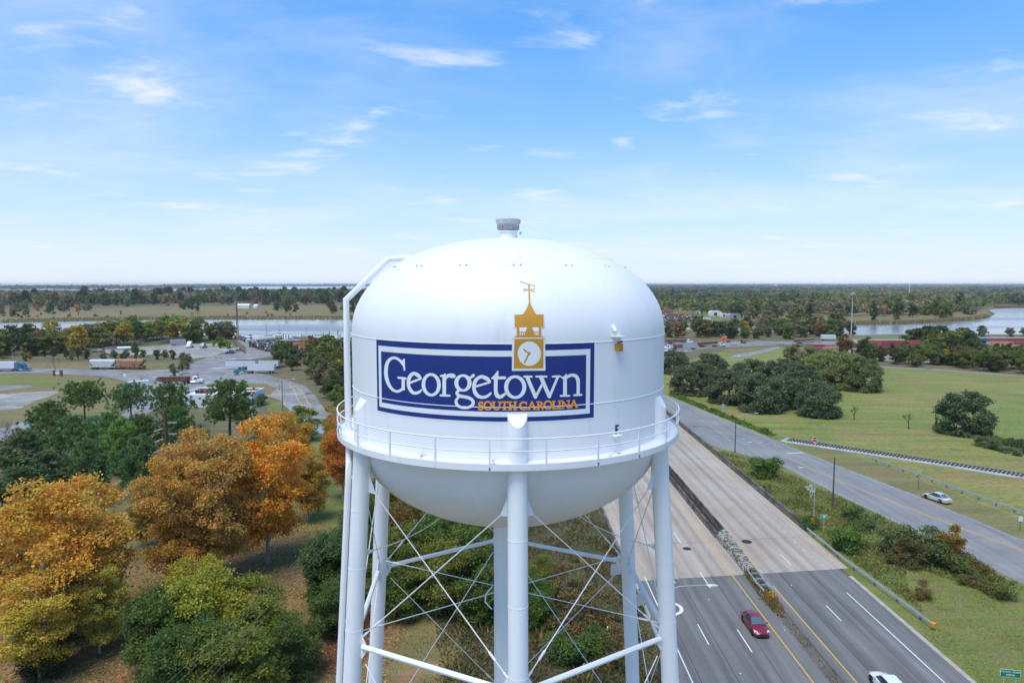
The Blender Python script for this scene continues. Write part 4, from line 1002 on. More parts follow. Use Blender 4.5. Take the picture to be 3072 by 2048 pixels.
def gen_tree(seed, h, cr, cb, tips, nleaf, size, pal=GRN, sig=None, lump=0.22, limbs=8, bark='bark_grey', trunk_r=0.28, shell=0.55, branch=True, flat=1.0, onemesh=False, palvar=0.16, cone=0.0, mats='foliage', thin=0.0, boughs=0, br=(0.22, 0.40), bsh=0.20):
    rng = np.random.default_rng(seed); czr = (h - cb) / 2; cz = cb + czr; sig = sig or cr * 0.17
    D = unit(rng.normal(size=(tips, 3))); D[:, 2] = np.where(D[:, 2] < -0.55, -D[:, 2], D[:, 2])
    ld = unit(rng.normal(size=(9, 3))); la = rng.uniform(-1, 1, 9)
    lm = 1 + lump * np.clip((np.maximum(0, D @ ld.T) ** 3 * la).sum(1), -1, 1.2)
    rr = (shell + (1 - shell) * rng.uniform(0, 1, tips) ** 0.6) * lm
    T = D * rr[:, None] * np.array([cr, cr, czr * flat])
    if cone: T[:, :2] *= (1 - cone * (T[:, 2:3] / czr * 0.5 + 0.5))
    if thin:  # leave gaps: drop tips in some directions
        gd = unit(rng.normal(size=(7, 3))); keep = ~((D @ gd.T) > 1 - thin).any(1); T = T[keep]; D = D[keep]
    if boughs:   # separate leafy boughs with gaps between them
        bd = unit(rng.normal(size=(boughs, 3))); bl = 1 + lump * np.clip((np.maximum(0, bd @ ld.T) ** 3 * la).sum(1), -1, 1.2)
        rb = cr * rng.uniform(br[0], br[1], boughs); bc = bd * ((bsh + (0.86 - bsh) * rng.uniform(0, 1, boughs) ** 0.45) * bl)[:, None] * np.array([cr, cr, czr * flat])
        k0 = rng.choice(boughs, tips, p=rb ** 2 / (rb ** 2).sum()); dd = unit(rng.normal(size=(tips, 3)) + np.array([0, 0, 0.45])); T = bc[k0] + dd * rb[k0][:, None] * np.array([1, 1, 0.62]) * rng.uniform(0.7, 1.0, (tips, 1))
    T = T + np.array([0, 0, cz])
    wood = MB(); top = Vector((rng.normal() * 0.3, rng.normal() * 0.3, cb + czr * 1.1))
    cb0 = cb; cb = max(cb, h * 0.16)
    wood.tube([(0, 0, -0.2), (0, 0, cb * 0.5), (top.x * 0.5, top.y * 0.5, cb + czr * 0.4), top], [trunk_r * 1.25, trunk_r, trunk_r * 0.7, trunk_r * 0.25], 7, cap=False)
    if branch:
        lim = []; ends = bc[np.argsort(-np.hypot(bc[:, 0], bc[:, 1]))[: limbs * 2]] + np.array([0, 0, cz]) if boughs else None
        for i in range(limbs):
            a = 2 * math.pi * (i + rng.uniform(-.3, .3)) / limbs; z0 = cb * rng.uniform(0.65, 1.0) + czr * rng.uniform(0, 0.5)
            e = Vector((math.cos(a) * cr * 0.62, math.sin(a) * cr * 0.62, min(h * 0.92, z0 + czr * rng.uniform(0.3, 0.95))))
            if boughs:
                e = Vector(ends[(i * 2) % len(ends)]); e.z -= 0.3; z0 = min(z0, max(h * 0.1, e.z - abs(e.x) * 0.3))
            mid = Vector((e.x * 0.45, e.y * 0.45, z0 + (e.z - z0) * 0.35)); lim += [mid, e, mid.lerp(e, 0.5)]
            wood.tube([(0, 0, z0), mid, e], [trunk_r * 0.42, trunk_r * 0.3, trunk_r * 0.10], 5, cap=False)
        for p in T[rng.choice(len(T), min(len(T), limbs * 9), False)]:
            q = Vector(p); k = min(lim, key=lambda l: (l - q).length)
            m_ = k.lerp(q, 0.5) + Vector((0, 0, 0.15)); wood.tube([k, m_, q], [trunk_r * 0.14, trunk_r * 0.10, trunk_r * 0.04], 4, cap=False)
    n = len(T); k = rng.integers(0, n, nleaf); C = T[k] + rng.normal(size=(nleaf, 3)) * sig * np.array([1, 1, 0.62])
    C[:, 2] = np.where(C[:, 2] < 0.12, rng.uniform(0.1, 0.9, nleaf), C[:, 2])
    out = unit(C - np.array([0, 0, cz - czr * 0.4])); Q = leaves(rng, C, size, out)
    P = np.array(pal); ti = P[rng.integers(0, len(P), n)][k] * 0.42 + P[rng.integers(0, len(P), nleaf)] * 0.58
    ti = ti * rng.uniform(1 - palvar, 1 + palvar, (nleaf, 1))
    if onemesh: return dict(one=quads_mesh('tree', Q, ti, [mats, bark], wood), h=h)
    cm = quads_mesh('crown', Q, ti, [mats]); wb = wood.build('trunk', bark, None, smooth=50); tm = wb.data; bpy.data.objects.remove(wb)
    return dict(crown=cm, trunk=tm, h=h)
def gen_pine(seed, h, cr, cb, branches, tufts, per, nl=0.5, onemesh=False, rnd=0.5, wid=0.06, trunk_r=0.22):
    rng = np.random.default_rng(seed); wood = MB(); lean = rng.normal(size=2) * 0.03 * h
    ax = lambda z: Vector((lean[0] * (z / h) ** 1.5, lean[1] * (z / h) ** 1.5, z))
    wood.tube([ax(-0.0) - Vector((0, 0, .2)), ax(h * 0.35), ax(h * 0.7), ax(h * 0.97)], [trunk_r * 1.2, trunk_r, trunk_r * 0.6, trunk_r * 0.15], 7, cap=False)
    C = []; O = []
    for i in range(branches):
        t = (i + rng.uniform(0, 1)) / branches; z = cb + (h - cb) * t * 0.97; a = i * 2.4 + rng.uniform(-.4, .4)
        prof = (math.sin(math.pi * min(1, (t * 0.85 + 0.14)) ** 0.8) ** 0.6) * (1 - rnd) + math.sqrt(max(0.02, 1 - t ** 2)) * rnd
        L = cr * max(0.18, prof) * rng.uniform(0.72, 1.1); e = ax(z) + Vector((math.cos(a) * L, math.sin(a) * L, L * rng.uniform(0.02, 0.42)))
        s0 = ax(z - 0.1 * L); mid = s0.lerp(e, 0.55) - Vector((0, 0, 0.06 * L)); wood.tube([s0, mid, e], [trunk_r * 0.30, trunk_r * 0.2, 0.025], 4, cap=False)
        k = max(2, int(tufts / branches * (0.4 + L / cr)))
        for j in range(k):
            u = rng.uniform(0.38, 1.05); p = s0.lerp(mid, u / 0.55) if u < 0.55 else mid.lerp(e, (u - 0.55) / 0.45)
            p = p + Vector(rng.normal(size=3)) * L * 0.13 * Vector((1, 1, 0.5)).length / 1.5; C.append(p); O.append((e - s0).normalized() + Vector((0, 0, 0.6)))
    C = np.array([tuple(c) for c in C]); O = unit(np.array([tuple(o) for o in O])); n = len(C)
    dirs = unit(rng.normal(size=(n, per, 3)) + O[:, None, :] * 1.1); Lg = nl * rng.uniform(0.7, 1.2, (n, per, 1))
    sd = unit(np.cross(dirs, rng.normal(size=(n, per, 3)))) * wid * nl / 0.5
    c0 = C[:, None, :]; Q = np.stack([c0 + 0 * dirs, c0 + dirs * Lg * 0.55 + sd, c0 + dirs * Lg, c0 + dirs * Lg * 0.55 - sd], 2).reshape(-1, 4, 3)
    ti = np.repeat(np.array(GRN)[rng.integers(0, 5, n)] * rng.uniform(0.75, 1.25, (n, 1)), per, 0) * rng.uniform(0.8, 1.2, (n * per, 1))
    if onemesh: return dict(one=quads_mesh('pine', Q, ti, ['needles', 'bark_brown'], wood), h=h)
    cm = quads_mesh('crown', Q, ti, ['needles']); wb = wood.build('trunk', 'bark_brown', None, smooth=50); tm = wb.data; bpy.data.objects.remove(wb)
    return dict(crown=cm, trunk=tm, h=h)
def gen_bare(seed, h, spread, r0=0.12, depth=4, bark='bark_grey', up=0.9, kids=3):
    rng = np.random.default_rng(seed); wood = MB()
    def grow(p, d, L, r, k):
        e = p + d * L; m_ = p.lerp(e, 0.5) + Vector(rng.normal(size=3)) * L * 0.05
        wood.tube([p, m_, e], [r, r * 0.85, r * 0.65], 5 if k > 2 else 3, cap=False)
        if k == 0: return
        for j in range(kids + (1 if rng.uniform() < 0.5 else 0)):
            nd = (d + Vector(rng.normal(size=3)) * spread + Vector((0, 0, 0.18 * up))).normalized()
            grow(p.lerp(e, rng.uniform(0.55, 1.0)), nd, L * rng.uniform(0.55, 0.82), r * 0.55, k - 1)
    grow(Vector((0, 0, -0.1)), Vector((rng.normal() * .05, rng.normal() * .05, 1)).normalized(), h * 0.36, r0, depth)
    wb = wood.build('branches', bark, None); me = wb.data; bpy.data.objects.remove(wb); return dict(one=me, h=h)
def place(pr, name, x, y, s=1.0, col=(1, 1, 1), rz=None, label=None, cat='tree', group=None, sz=None, z=0.0):
    rz = random.uniform(0, 6.283) if rz is None else rz; sc = (s, s, s if sz is None else sz)
    if 'one' in pr:
        o = bpy.data.objects.new(name, pr['one']); COL.objects.link(o); o.color = (*col, 1)
    else:
        o = bpy.data.objects.new(name, None); COL.objects.link(o); o.empty_display_size = 0.3
        for k in ('trunk', 'crown'):
            c = bpy.data.objects.new(k, pr[k]); COL.objects.link(c); c.parent = o; c.color = (*col, 1)
    o.location = (x, y, z); o.rotation_euler = (0, 0, rz); o.scale = sc
    return tag(o, label, cat, group)
def jcol(c, v=0.12):
    k = random.uniform(1 - v, 1 + v); return tuple(max(0.005, q * k * random.uniform(1 - v * 0.5, 1 + v * 0.5)) for q in c)
# real-world leaf colours
C_DK, C_MID, C_OLV, C_YEL, C_ORG, C_RUST, C_GRY, C_PINE, C_OAK, C_LIME = (0.092, 0.108, 0.050), (0.145, 0.168, 0.060), (0.18, 0.168, 0.062), (0.42, 0.31, 0.075), (0.46, 0.245, 0.075), (0.27, 0.15, 0.085), (0.21, 0.18, 0.13), (0.135, 0.195, 0.068), (0.125, 0.138, 0.088), (0.27, 0.295, 0.085)
WORD = {C_DK: 'dark green', C_MID: 'mid green', C_OLV: 'olive', C_YEL: 'yellow', C_ORG: 'orange', C_RUST: 'rust red', C_GRY: 'grey brown', C_PINE: 'deep green', C_OAK: 'grey green', C_LIME: 'yellow green'}

# ---- prototypes by how close they stand
NEAR = [gen_tree(21, 18.5, 8.0, -1.5, 1500, 60000, 0.27, AUT, limbs=12, bark='bark_pale', trunk_r=0.32, lump=0.4, sig=0.42, boughs=95, br=(0.15, 0.26)), gen_tree(22, 20, 6.8, -1.0, 1300, 50000, 0.26, AUT, limbs=12, bark='bark_pale', trunk_r=0.28, lump=0.45, sig=0.40, boughs=85, br=(0.15, 0.27)),
        gen_tree(23, 18, 6.0, -1.0, 1000, 40000, 0.26, AUT, limbs=10, trunk_r=0.24, lump=0.45, sig=0.40, boughs=70, br=(0.17, 0.30), bark='bark_pale')]
EVER = [gen_tree(31, 9.5, 4.8, -2.0, 800, 34000, 0.22, GRN, limbs=8, lump=0.4, sig=0.34, bark='bark_brown', boughs=64, br=(0.18, 0.32)), gen_tree(32, 7, 3.8, -1.6, 560, 24000, 0.2, GRN, limbs=7, lump=0.4, sig=0.32, bark='bark_brown', boughs=48, br=(0.19, 0.34))]
BUSH = [gen_tree(41, 2.6, 1.6, -0.5, 150, 5600, 0.16, GRN, limbs=6, trunk_r=0.05, lump=0.6, sig=0.2, onemesh=True, bark='bark_brown', boughs=12, br=(0.28, 0.5)), gen_tree(42, 2.0, 1.5, -0.5, 120, 3600, 0.15, AUT, limbs=8, trunk_r=0.05, lump=0.6, sig=0.24, onemesh=True, bark='bark_grey', boughs=10, br=(0.28, 0.5))]
MIDT = [gen_tree(51 + i, 10 + i, 4.0 + 0.4 * i, -0.5, 220, 5600, 0.46, AUT if i != 1 else GRN, limbs=6, lump=0.6, sig=0.45, trunk_r=0.2, boughs=34, br=(0.2, 0.36)) for i in range(3)]
OAK = [gen_tree(61 + i, 10.4, 6.6, -4.0, 1100, 21000, 0.40, GRN, limbs=8, lump=0.08, sig=0.40, trunk_r=0.35, bark='bark_brown', boughs=130, br=(0.13, 0.22), bsh=0.62) for i in range(3)]
FART = [gen_tree(71 + i, 12, 5.0 - 0.4 * i, -0.5, 100, 1600, 0.95, AUT if i != 2 else GRN, limbs=5, lump=0.6, sig=0.6, trunk_r=0.22, branch=(i == 0), onemesh=True, boughs=24, br=(0.24, 0.40)) for i in range(3)]
SLIM = [gen_tree(76 + i, 13, 3.4, 1.0, 90, 1700, 0.75, AUT, limbs=4, lump=0.6, sig=0.55, trunk_r=0.16, onemesh=True, bark='bark_pale', boughs=12, br=(0.34, 0.55)) for i in range(2)]
DIST = [gen_tree(81 + i, 18, 8.2 - i, -1.5, 60, 620, 1.9, AUT if i % 2 else GRN, limbs=4, lump=0.5, sig=1.1, trunk_r=0.4, branch=False, onemesh=True, boughs=20, br=(0.26, 0.42), palvar=0.1) for i in range(4)]
CEDAR = gen_tree(88, 7, 2.3, 0.2, 90, 2600, 0.42, GRN, lump=0.15, sig=0.35, cone=0.75, branch=False, onemesh=True, bark='bark_brown', shell=0.6)
PINE = [gen_pine(91, 11, 6.0, 4.6, 40, 560, 36, 0.58, rnd=0.95, wid=0.042), gen_pine(92, 11.5, 4.6, 1.6, 52, 620, 36, 0.58, rnd=0.35, wid=0.042), gen_pine(93, 15.5, 5.8, 6.6, 50, 860, 36, 0.58, rnd=0.85, trunk_r=0.3, wid=0.042), gen_pine(94, 9, 3.2, 0.6, 50, 520, 36, 0.52, rnd=0.15, wid=0.042)]
FPINE = [gen_pine(96 + i, 21, 5.6, 8.0 - 2 * i, 22, 100, 10, 2.6, onemesh=True, rnd=0.8, wid=0.16) for i in range(2)]
BARE = [gen_bare(101, 5.0, 0.36, 0.15, 4, 'bark_brown'), gen_bare(102, 7.5, 0.42, 0.10, 5, 'bark_grey'), gen_bare(103, 6.0, 0.7, 0.07, 5, 'bark_pale', 0.3, 3)]

def inside(p, poly):
    r = False; n = len(poly)
    for i in range(n):
        a, c = poly[i], poly[(i + 1) % n]
        if (a[1] > p[1]) != (c[1] > p[1]) and p[0] < (c[0] - a[0]) * (p[1] - a[1]) / (c[1] - a[1]) + a[0]: r = not r
    return r
def scatter(poly, n, gap, seed=1, tries=60):
    rr = random.Random(seed); xs = [p[0] for p in poly]; ys = [p[1] for p in poly]; out = []
    for _ in range(n * tries):
        p = (rr.uniform(min(xs), max(xs)), rr.uniform(min(ys), max(ys)))
        if inside(p, poly) and all((p[0] - q[0]) ** 2 + (p[1] - q[1]) ** 2 > gap * gap for q in out): out.append(p)
        if len(out) >= n: break
    return out
def stand(poly, n, gap, protos, mix, name, phrase, smin=0.8, smax=1.2, seed=1, word='tree', cat='tree', z=0.0):
    """individual trees inside a polygon; colours drawn from mix = [(colour, weight)]"""
    rr = random.Random(seed); cs = [c for c, w_ in mix]; ws = [w_ for c, w_ in mix]
    for p in scatter(poly, n, gap, seed):
        c = rr.choices(cs, ws)[0]; pr = rr.choice(protos); s = rr.uniform(smin, smax)
        q_ = (s - smin) / max(1e-6, smax - smin); sw = 'tall ' if q_ > 0.72 else 'low ' if q_ < 0.25 else ''
        place(pr, (name if name != 'broadleaf_tree' or c in (C_DK, C_MID) else 'autumn_tree' if c in (C_YEL, C_ORG, C_RUST) else 'off_green_tree'), p[0], p[1], s, jcol(c), label=f'{sw}{WORD[c]} {word} {phrase}', cat=cat, group=f'{sw}{WORD[c]} {word}s {phrase}', sz=s * rr.uniform(0.85, 1.15), z=z)  # object name follows leaf colour alone, crowns share the same meshes

# ---- near left: big autumn trees round the lawn
def big(pr, px_, py_, s, col, label, rz, sz=None, name='autumn_tree'):
    x, y = G(px_, py_); place(pr, name, x, y, s, col, rz, label, 'tree', None, sz)
big(NEAR[0], 205, 1925, 1.0, (0.593, 0.325, 0.0855), 'broad golden orange tree spreading over the leaf strewn lawn', 0.4)
big(NEAR[1], 645, 1745, 0.98, (0.502, 0.279, 0.108), 'tall thinning russet tree with pale branches beside the power pole', 1.9, 1.0)
big(NEAR[2], 805, 1690, 1.05, (0.684, 0.308, 0.0627), 'bright orange tree with forked grey trunks above the mown strip', 2.6, 1.08)
big(NEAR[1], 560, 1760, 0.72, (0.524, 0.285, 0.0912), 'rusty gold tree wedged between two larger orange trees', 4.1, 0.92)
big(NEAR[2], 925, 1560, 0.62, (0.434, 0.255, 0.0638), 'small amber tree behind the bright orange tree', 0.3)
big(NEAR[2], 1030, 1500, 0.72, (0.536, 0.204, 0.0575), 'reddish orange tree hugging the left leg of the water tower', 1.1, 0.8)
big(NEAR[2], 1010, 1420, 0.62, (0.383, 0.243, 0.0766), 'amber tree at the bend below the curving road', 2.0, 0.75)
big(NEAR[0], 20, 1840, 0.62, (0.547, 0.342, 0.0798), 'golden tree cut by the frame beside the broad orange tree', 3.0, 0.7)
big(MIDT[1], 905, 1320, 0.9, (0.237, 0.245, 0.0741), 'olive green tree beside the curve of the road', 1.0, 0.8, 'broadleaf_tree')
big(MIDT[0], 860, 1335, 0.85, (0.459, 0.255, 0.0638), 'orange topped tree behind the bright orange tree', 2.0, 0.75, 'broadleaf_tree')
big(NEAR[2], 120, 2040, 0.66, (0.502, 0.359, 0.0855), 'yellow gold tree with a skirt of leaves at the lawn corner', 2.2, 0.55)
big(NEAR[2], 300, 1960, 0.5, (0.41, 0.342, 0.0912), 'low yellow tree under the edge of the broad golden tree', 0.9, 0.5)
big(NEAR[2], 440, 1640, 0.5, (0.388, 0.251, 0.0684), 'rusty young tree between the golden tree and the russet tree', 5.0, 0.5)
big(NEAR[2], 880, 1480, 0.75, (0.502, 0.262, 0.057), 'orange tree filling the gap behind the bright orange tree', 3.3, 0.8)
# evergreen thicket with yellowing vines at the bottom
for (a, c, s, col, lab, pr) in ((520, 2010, 0.95, (0.1, 0.143, 0.0402), 'dark glossy evergreen at the left end of the thicket', 0), (640, 1990, 1.05, (0.281, 0.281, 0.0468), 'yellow green vine covered tree in the middle of the thicket', 0), (770, 1985, 1.0, (0.218, 0.232, 0.0468), 'olive vine draped tree on the thicket edge by the fallen leaves', 1),
                                (880, 2030, 0.8, (0.0921, 0.137, 0.0402), 'low dark evergreen spilling onto the fallen leaves', 1), (560, 2120, 0.9, (0.0837, 0.131, 0.0402), 'dark evergreen at the foot of the thicket', 0), (700, 2130, 0.9, (0.167, 0.192, 0.0446), 'green and yellow evergreen at the foot of the thicket', 0), (600, 1880, 0.85, (0.337, 0.295, 0.0515), 'yellowing tree rising behind the dark evergreen', 0),
                                (130, 2030, 0.62, (0.0502, 0.067, 0.0246), 'dark evergreen bush standing under the broad orange tree', 1), (20, 1730, 0.8, (0.0804, 0.113, 0.0357), 'dark evergreen behind the broad orange tree', 0),
                                (1010, 1800, 0.95, (0.0804, 0.131, 0.0379), 'tall dark evergreen clump left of the tower legs', 0), (1060, 1720, 0.95, (0.0921, 0.14, 0.0402), 'dark evergreen shrub behind the left tower leg', 1), (1010, 1900, 0.75, (0.087, 0.134, 0.0402), 'low dark evergreen between fallen leaves and tower leg', 1)):
    x, y = G(a, c); place(EVER[pr], 'evergreen_tree', x, y, s, col, None, lab, 'tree')
for (a, c, s, col, lab, pr) in ((1185, 1850, 0.97, (0.125, 0.159, 0.0424), 'vine tangled shrub under the left tie rods', 1), (1260, 1790, 1.08, (0.168, 0.183, 0.0421), 'olive vine heap between the left tie rods', 1), (1340, 1830, 1.05, (0.167, 0.176, 0.0446), 'yellowish vine heap left of the riser pipe', 1), (1420, 1770, 1.08, (0.118, 0.167, 0.0424), 'green shrub just left of the riser pipe', 1),
                                (1440, 1860, 0.94, (0.109, 0.147, 0.0391), 'dark shrub at the foot of the riser pipe', 1), (1330, 1740, 1.08, (0.109, 0.167, 0.0424), 'green shrub behind the left tie rods', 1), (1610, 1880, 0.62, (0.104, 0.164, 0.0402), 'bright green shrub right of the front tower leg', 1), (1600, 1790, 0.6, (0.167, 0.201, 0.0469), 'olive shrub behind the front tower leg', 1), (1240, 1690, 1.08, (0.183, 0.126, 0.0421), 'brown leaved shrub under the tank bowl', 1), (1120, 1660, 1.1, (0.108, 0.14, 0.036), 'green shrub behind the rear left tower leg', 1), (1180, 1620, 1.15, (0.162, 0.151, 0.0432), 'olive shrub beyond the left tie rods', 1), (1300, 1620, 1.1, (0.119, 0.14, 0.036), 'green shrub beyond the bowl shadow', 1), (1420, 1640, 1.05, (0.14, 0.13, 0.0432), 'brownish green shrub beyond the riser pipe', 1)):
    x, y = G(a, c); place(EVER[pr], 'shrub', x, y, s, col, None, lab, 'shrub')
# pines on the left
for (a, c, pr, s, sz, col, lab) in ((255, 1262, 0, 1.02, 0.95, C_PINE, 'flat topped pine standing alone beside the gravel track'), (395, 1275, 0, 0.86, 0.98, (0.156, 0.237, 0.113), 'round topped pine in front of the parked white trailer'), (510, 1290, 0, 0.95, 1.05, C_PINE, 'round topped pine before the log truck'), (690, 1345, 2, 1.0, 1.0, C_PINE, 'tall open pine with bare lower limbs beside the white roof'),
                                    (140, 1375, 1, 1.12, 1.05, C_PINE, 'bushy pine left of the pine group'), (215, 1420, 1, 1.0, 0.98, (0.136, 0.226, 0.0906), 'bushy pine in the middle of the pine group'), (320, 1410, 1, 0.95, 1.02, (0.151, 0.256, 0.101), 'pointed pine right of the bushy pines'), (372, 1425, 3, 1.15, 1.25, (0.211, 0.329, 0.0951), 'bright green young pine in the pine group'), (440, 1400, 1, 0.9, 0.95, C_PINE, 'dark pine just left of the power pole'),
                                    (545, 1390, 1, 0.9, 1.05, (0.126, 0.206, 0.0856), 'dark pine just right of the power pole'), (90, 1430, 1, 0.9, 0.8, (0.126, 0.201, 0.0906), 'low dark pine below the bushy pine'), (270, 1480, 3, 1.1, 1.1, (0.131, 0.215, 0.0906), 'low pine behind the orange tree tops'), (430, 1490, 3, 1.2, 1.2, (0.126, 0.215, 0.0856), 'dense low pine at the foot of the power pole'), (790, 1330, 3, 0.7, 0.7, (0.177, 0.253, 0.101), 'small pine right of the tall open pine')):
    x, y = G(a, c); place(PINE[pr], 'pine_tree', x, y, s, col, None, lab, 'tree', None, sz)
for (a, c, s, col, lab) in ((60, 1440, 1.05, (0.116, 0.136, 0.0775), 'grey green thicket tree under the bare branches'), (150, 1490, 1.0, (0.093, 0.132, 0.062), 'dark thicket tree behind the golden orange crown'), (10, 1530, 1.1, (0.0853, 0.139, 0.0543), 'leafy dark tree at the left of the thicket'), (600, 1400, 0.95, (0.26, 0.234, 0.091), 'pale yellow thicket tree below the tall open pine'), (660, 1420, 0.9, (0.221, 0.195, 0.0975), 'thin brownish tree below the tall open pine'), (570, 1450, 0.9, (0.195, 0.189, 0.078), 'olive thicket tree behind the russet tree'),
                            (770, 1420, 0.9, (0.109, 0.163, 0.062), 'dark green tree between the open pine and the orange tree'), (700, 1240, 0.45, (0.139, 0.171, 0.0775), 'small bush beside the white roofed building'), (785, 1215, 0.42, (0.132, 0.155, 0.0853), 'grey green bush by the driveway')):
    x, y = G(a, c); place(MIDT[1], 'broadleaf_tree', x, y, s, col, None, lab, 'tree', None, s * 0.8)
for (a, c, pr, s, lab) in ((45, 1420, 2, 1.6, 'bare pale branched tree over the dark thicket'), (120, 1460, 2, 1.4, 'leafless vine tangled tree in the thicket'), (5, 1390, 1, 1.5, 'leaning leafless tree beside the street'), (345, 1900, 2, 1.0, 'bare pale branches hanging beside the thicket'), (480, 1900, 2, 1.1, 'leafless grey branches at the thicket edge'), (735, 1560, 1, 1.6, 'slim leafless tree between the orange trees'),
                           (165, 1118, 1, 1.15, 'bare rounded tree by the road sign')):
    x, y = G(a, c); place(BARE[pr], 'bare_tree', x, y, s, (1, 1, 1), None, lab, 'tree')
# ---- middle left: river bank trees
for x0, x1, yb0, yb1, n, mix, pr, sm, sx, ph in ((-60, 140, 1080, 1045, 26, [(C_DK, 5), (C_MID, 2), (C_RUST, 1), (C_LIME, 1)], FART, 0.8, 1.15, 'at the west end of the riverside belt'), (130, 345, 1068, 1030, 26, [(C_YEL, 4), (C_ORG, 3), (C_OLV, 2), (C_GRY, 1)], FART + SLIM, 0.9, 1.2, 'in the middle of the riverside belt'),
                                                (340, 565, 1038, 1018, 30, [(C_LIME, 5), (C_YEL, 2), (C_OLV, 2), (C_MID, 1)], SLIM, 1.0, 1.25, 'at the east end of the riverside belt')):
    stand(px([(x0, yb0), (x1, yb0 - 14), (x1, yb1 - 10), (x0, yb1)]), n, 3.6, pr, mix, 'broadleaf_tree', ph, sm, sx, seed=x1)
stand(px([(560, 1032), (690, 1024), (690, 1015), (560, 1019)]), 12, 4.0, FART, [(C_OLV, 2), (C_MID, 2), (C_YEL, 1), (C_GRY, 1)], 'broadleaf_tree', 'behind the parked trucks', 0.8, 1.2, seed=5)
stand(px([(640, 1058), (705, 1052), (700, 1032), (640, 1036)]), 5, 4, FART, [(C_LIME, 2), (C_MID, 2), (C_YEL, 1)], 'shrub', 'by the brick edged lot', 0.3, 0.5, 8, 'shrub', 'shrub')
stand(px([(-40, 1085), (300, 1082), (600, 1080), (560, 1066), (400, 1066), (-40, 1076)]), 22, 5, FART + [CEDAR], [(C_OLV, 2), (C_DK, 3), (C_GRY, 2), (C_RUST, 1)], 'shrub', 'along the field edge behind the railcars', 0.22, 0.42, 9, 'shrub', 'shrub')
stand(px([(520, 1140), (570, 1128), (575, 1085), (500, 1085)]), 7, 4, FART, [(C_OLV, 2), (C_GRY, 2)], 'shrub', 'on the island beside the junction', 0.25, 0.45, 10, 'shrub', 'shrub')
place(CEDAR, 'cedar_tree', *G(405, 1070), 1.05, (0.116, 0.155, 0.062), None, 'small cone shaped cedar beside the white sheds', 'tree')
for (a, s) in ((160, 0.8), (200, 0.7), (235, 0.75), (262, 0.7)): place(CEDAR, 'cedar_tree', *G(a, 1078), s, jcol(C_DK), None, 'low dark cedar at the edge of the dry field', 'tree', 'cedars at the edge of the dry field')
stand(px([(830, 1110), (1080, 1200), (1080, 1080), (1010, 1050), (900, 1062), (800, 1078)]), 46, 4.2, MIDT + FART[:1], [(C_DK, 5), (C_MID, 3), (C_OLV, 3), (C_RUST, 2), (C_GRY, 2), (C_YEL, 1)], 'broadleaf_tree', 'in the belt between scrapyard and curve', 0.6, 0.95, 11)
stand(px([(960, 1160), (1010, 1215), (1090, 1270), (1090, 1160), (1000, 1120)]), 20, 3.6, MIDT, [(C_DK, 5), (C_MID, 2), (C_GRY, 3), (C_OLV, 1)], 'broadleaf_tree', 'on the outside of the curve', 0.55, 0.85, 12)
place(SLIM[0], 'broadleaf_tree', *G(925, 1062), 0.85, (0.47, 0.302, 0.056), None, 'golden tree standing in front of the white sheds', 'tree')
place(MIDT[0], 'broadleaf_tree', *G(1012, 1145), 0.85, (0.56, 0.325, 0.0504), None, 'bright yellow tree against the dark belt near the tower', 'tree')
place(FART[1], 'broadleaf_tree', *G(678, 1018), 0.85, (0.221, 0.169, 0.111), None, 'thin brownish tree beside the tall crane mast', 'tree')
place(FART[2], 'broadleaf_tree', *G(695, 1016), 0.7, (0.0775, 0.0853, 0.0697), None, 'dark windswept tree beside the tall crane mast', 'tree')
# ---- far bank woods on the left
stand(px([(-60, 957), (260, 950), (270, 925), (-60, 935)]), 22, 13, DIST[:3], [(C_RUST, 3), (C_OLV, 2), (C_DK, 3), (C_GRY, 2), (C_ORG, 1)], 'broadleaf_tree', 'on the far river bank by the bare trunks', 0.55, 0.85, 13)
stand(px([(-60, 925), (560, 918), (1090, 915), (1090, 899), (560, 901), (-60, 908)]), 150, 11, DIST + FPINE, [(C_DK, 6), (C_MID, 2), (C_OLV, 2), (C_GRY, 2), (C_RUST, 1)], 'broadleaf_tree', 'in the wood across the river', 0.95, 1.3, 14)
stand(px([(200, 905), (620, 899), (1090, 896), (1090, 889), (620, 893), (200, 897)]), 45, 18, FPINE, [(C_PINE, 3), (C_DK, 3)], 'pine_tree', 'rising above the wood across the river', 1.05, 1.4, 15)
stand(px([(820, 940), (910, 938), (905, 925), (830, 925)]), 7, 10, DIST, [(C_DK, 3), (C_MID, 1)], 'broadleaf_tree', 'in the clump on the far marsh', 0.6, 0.8, 16)
stand(px([(980, 945), (1090, 945), (1090, 918), (985, 918)]), 9, 12, DIST, [(C_DK, 4), (C_MID, 1)], 'broadleaf_tree', 'in the dark clump on the far shore', 0.75, 0.95, 17)
stand(px([(540, 936), (600, 934), (600, 918), (540, 920)]), 6, 11, DIST, [(C_DK, 3), (C_RUST, 2)], 'broadleaf_tree', 'at the left of the far marsh', 0.6, 0.8, 18)
stand(px([(0, 958), (1080, 950), (1080, 935), (0, 945)]), 26, 14, DIST, [(C_RUST, 2), (C_DK, 2), (C_OLV, 2), (C_ORG, 1)], 'shrub', 'dotted over the far marsh', 0.12, 0.28, 19, 'shrub', 'shrub')
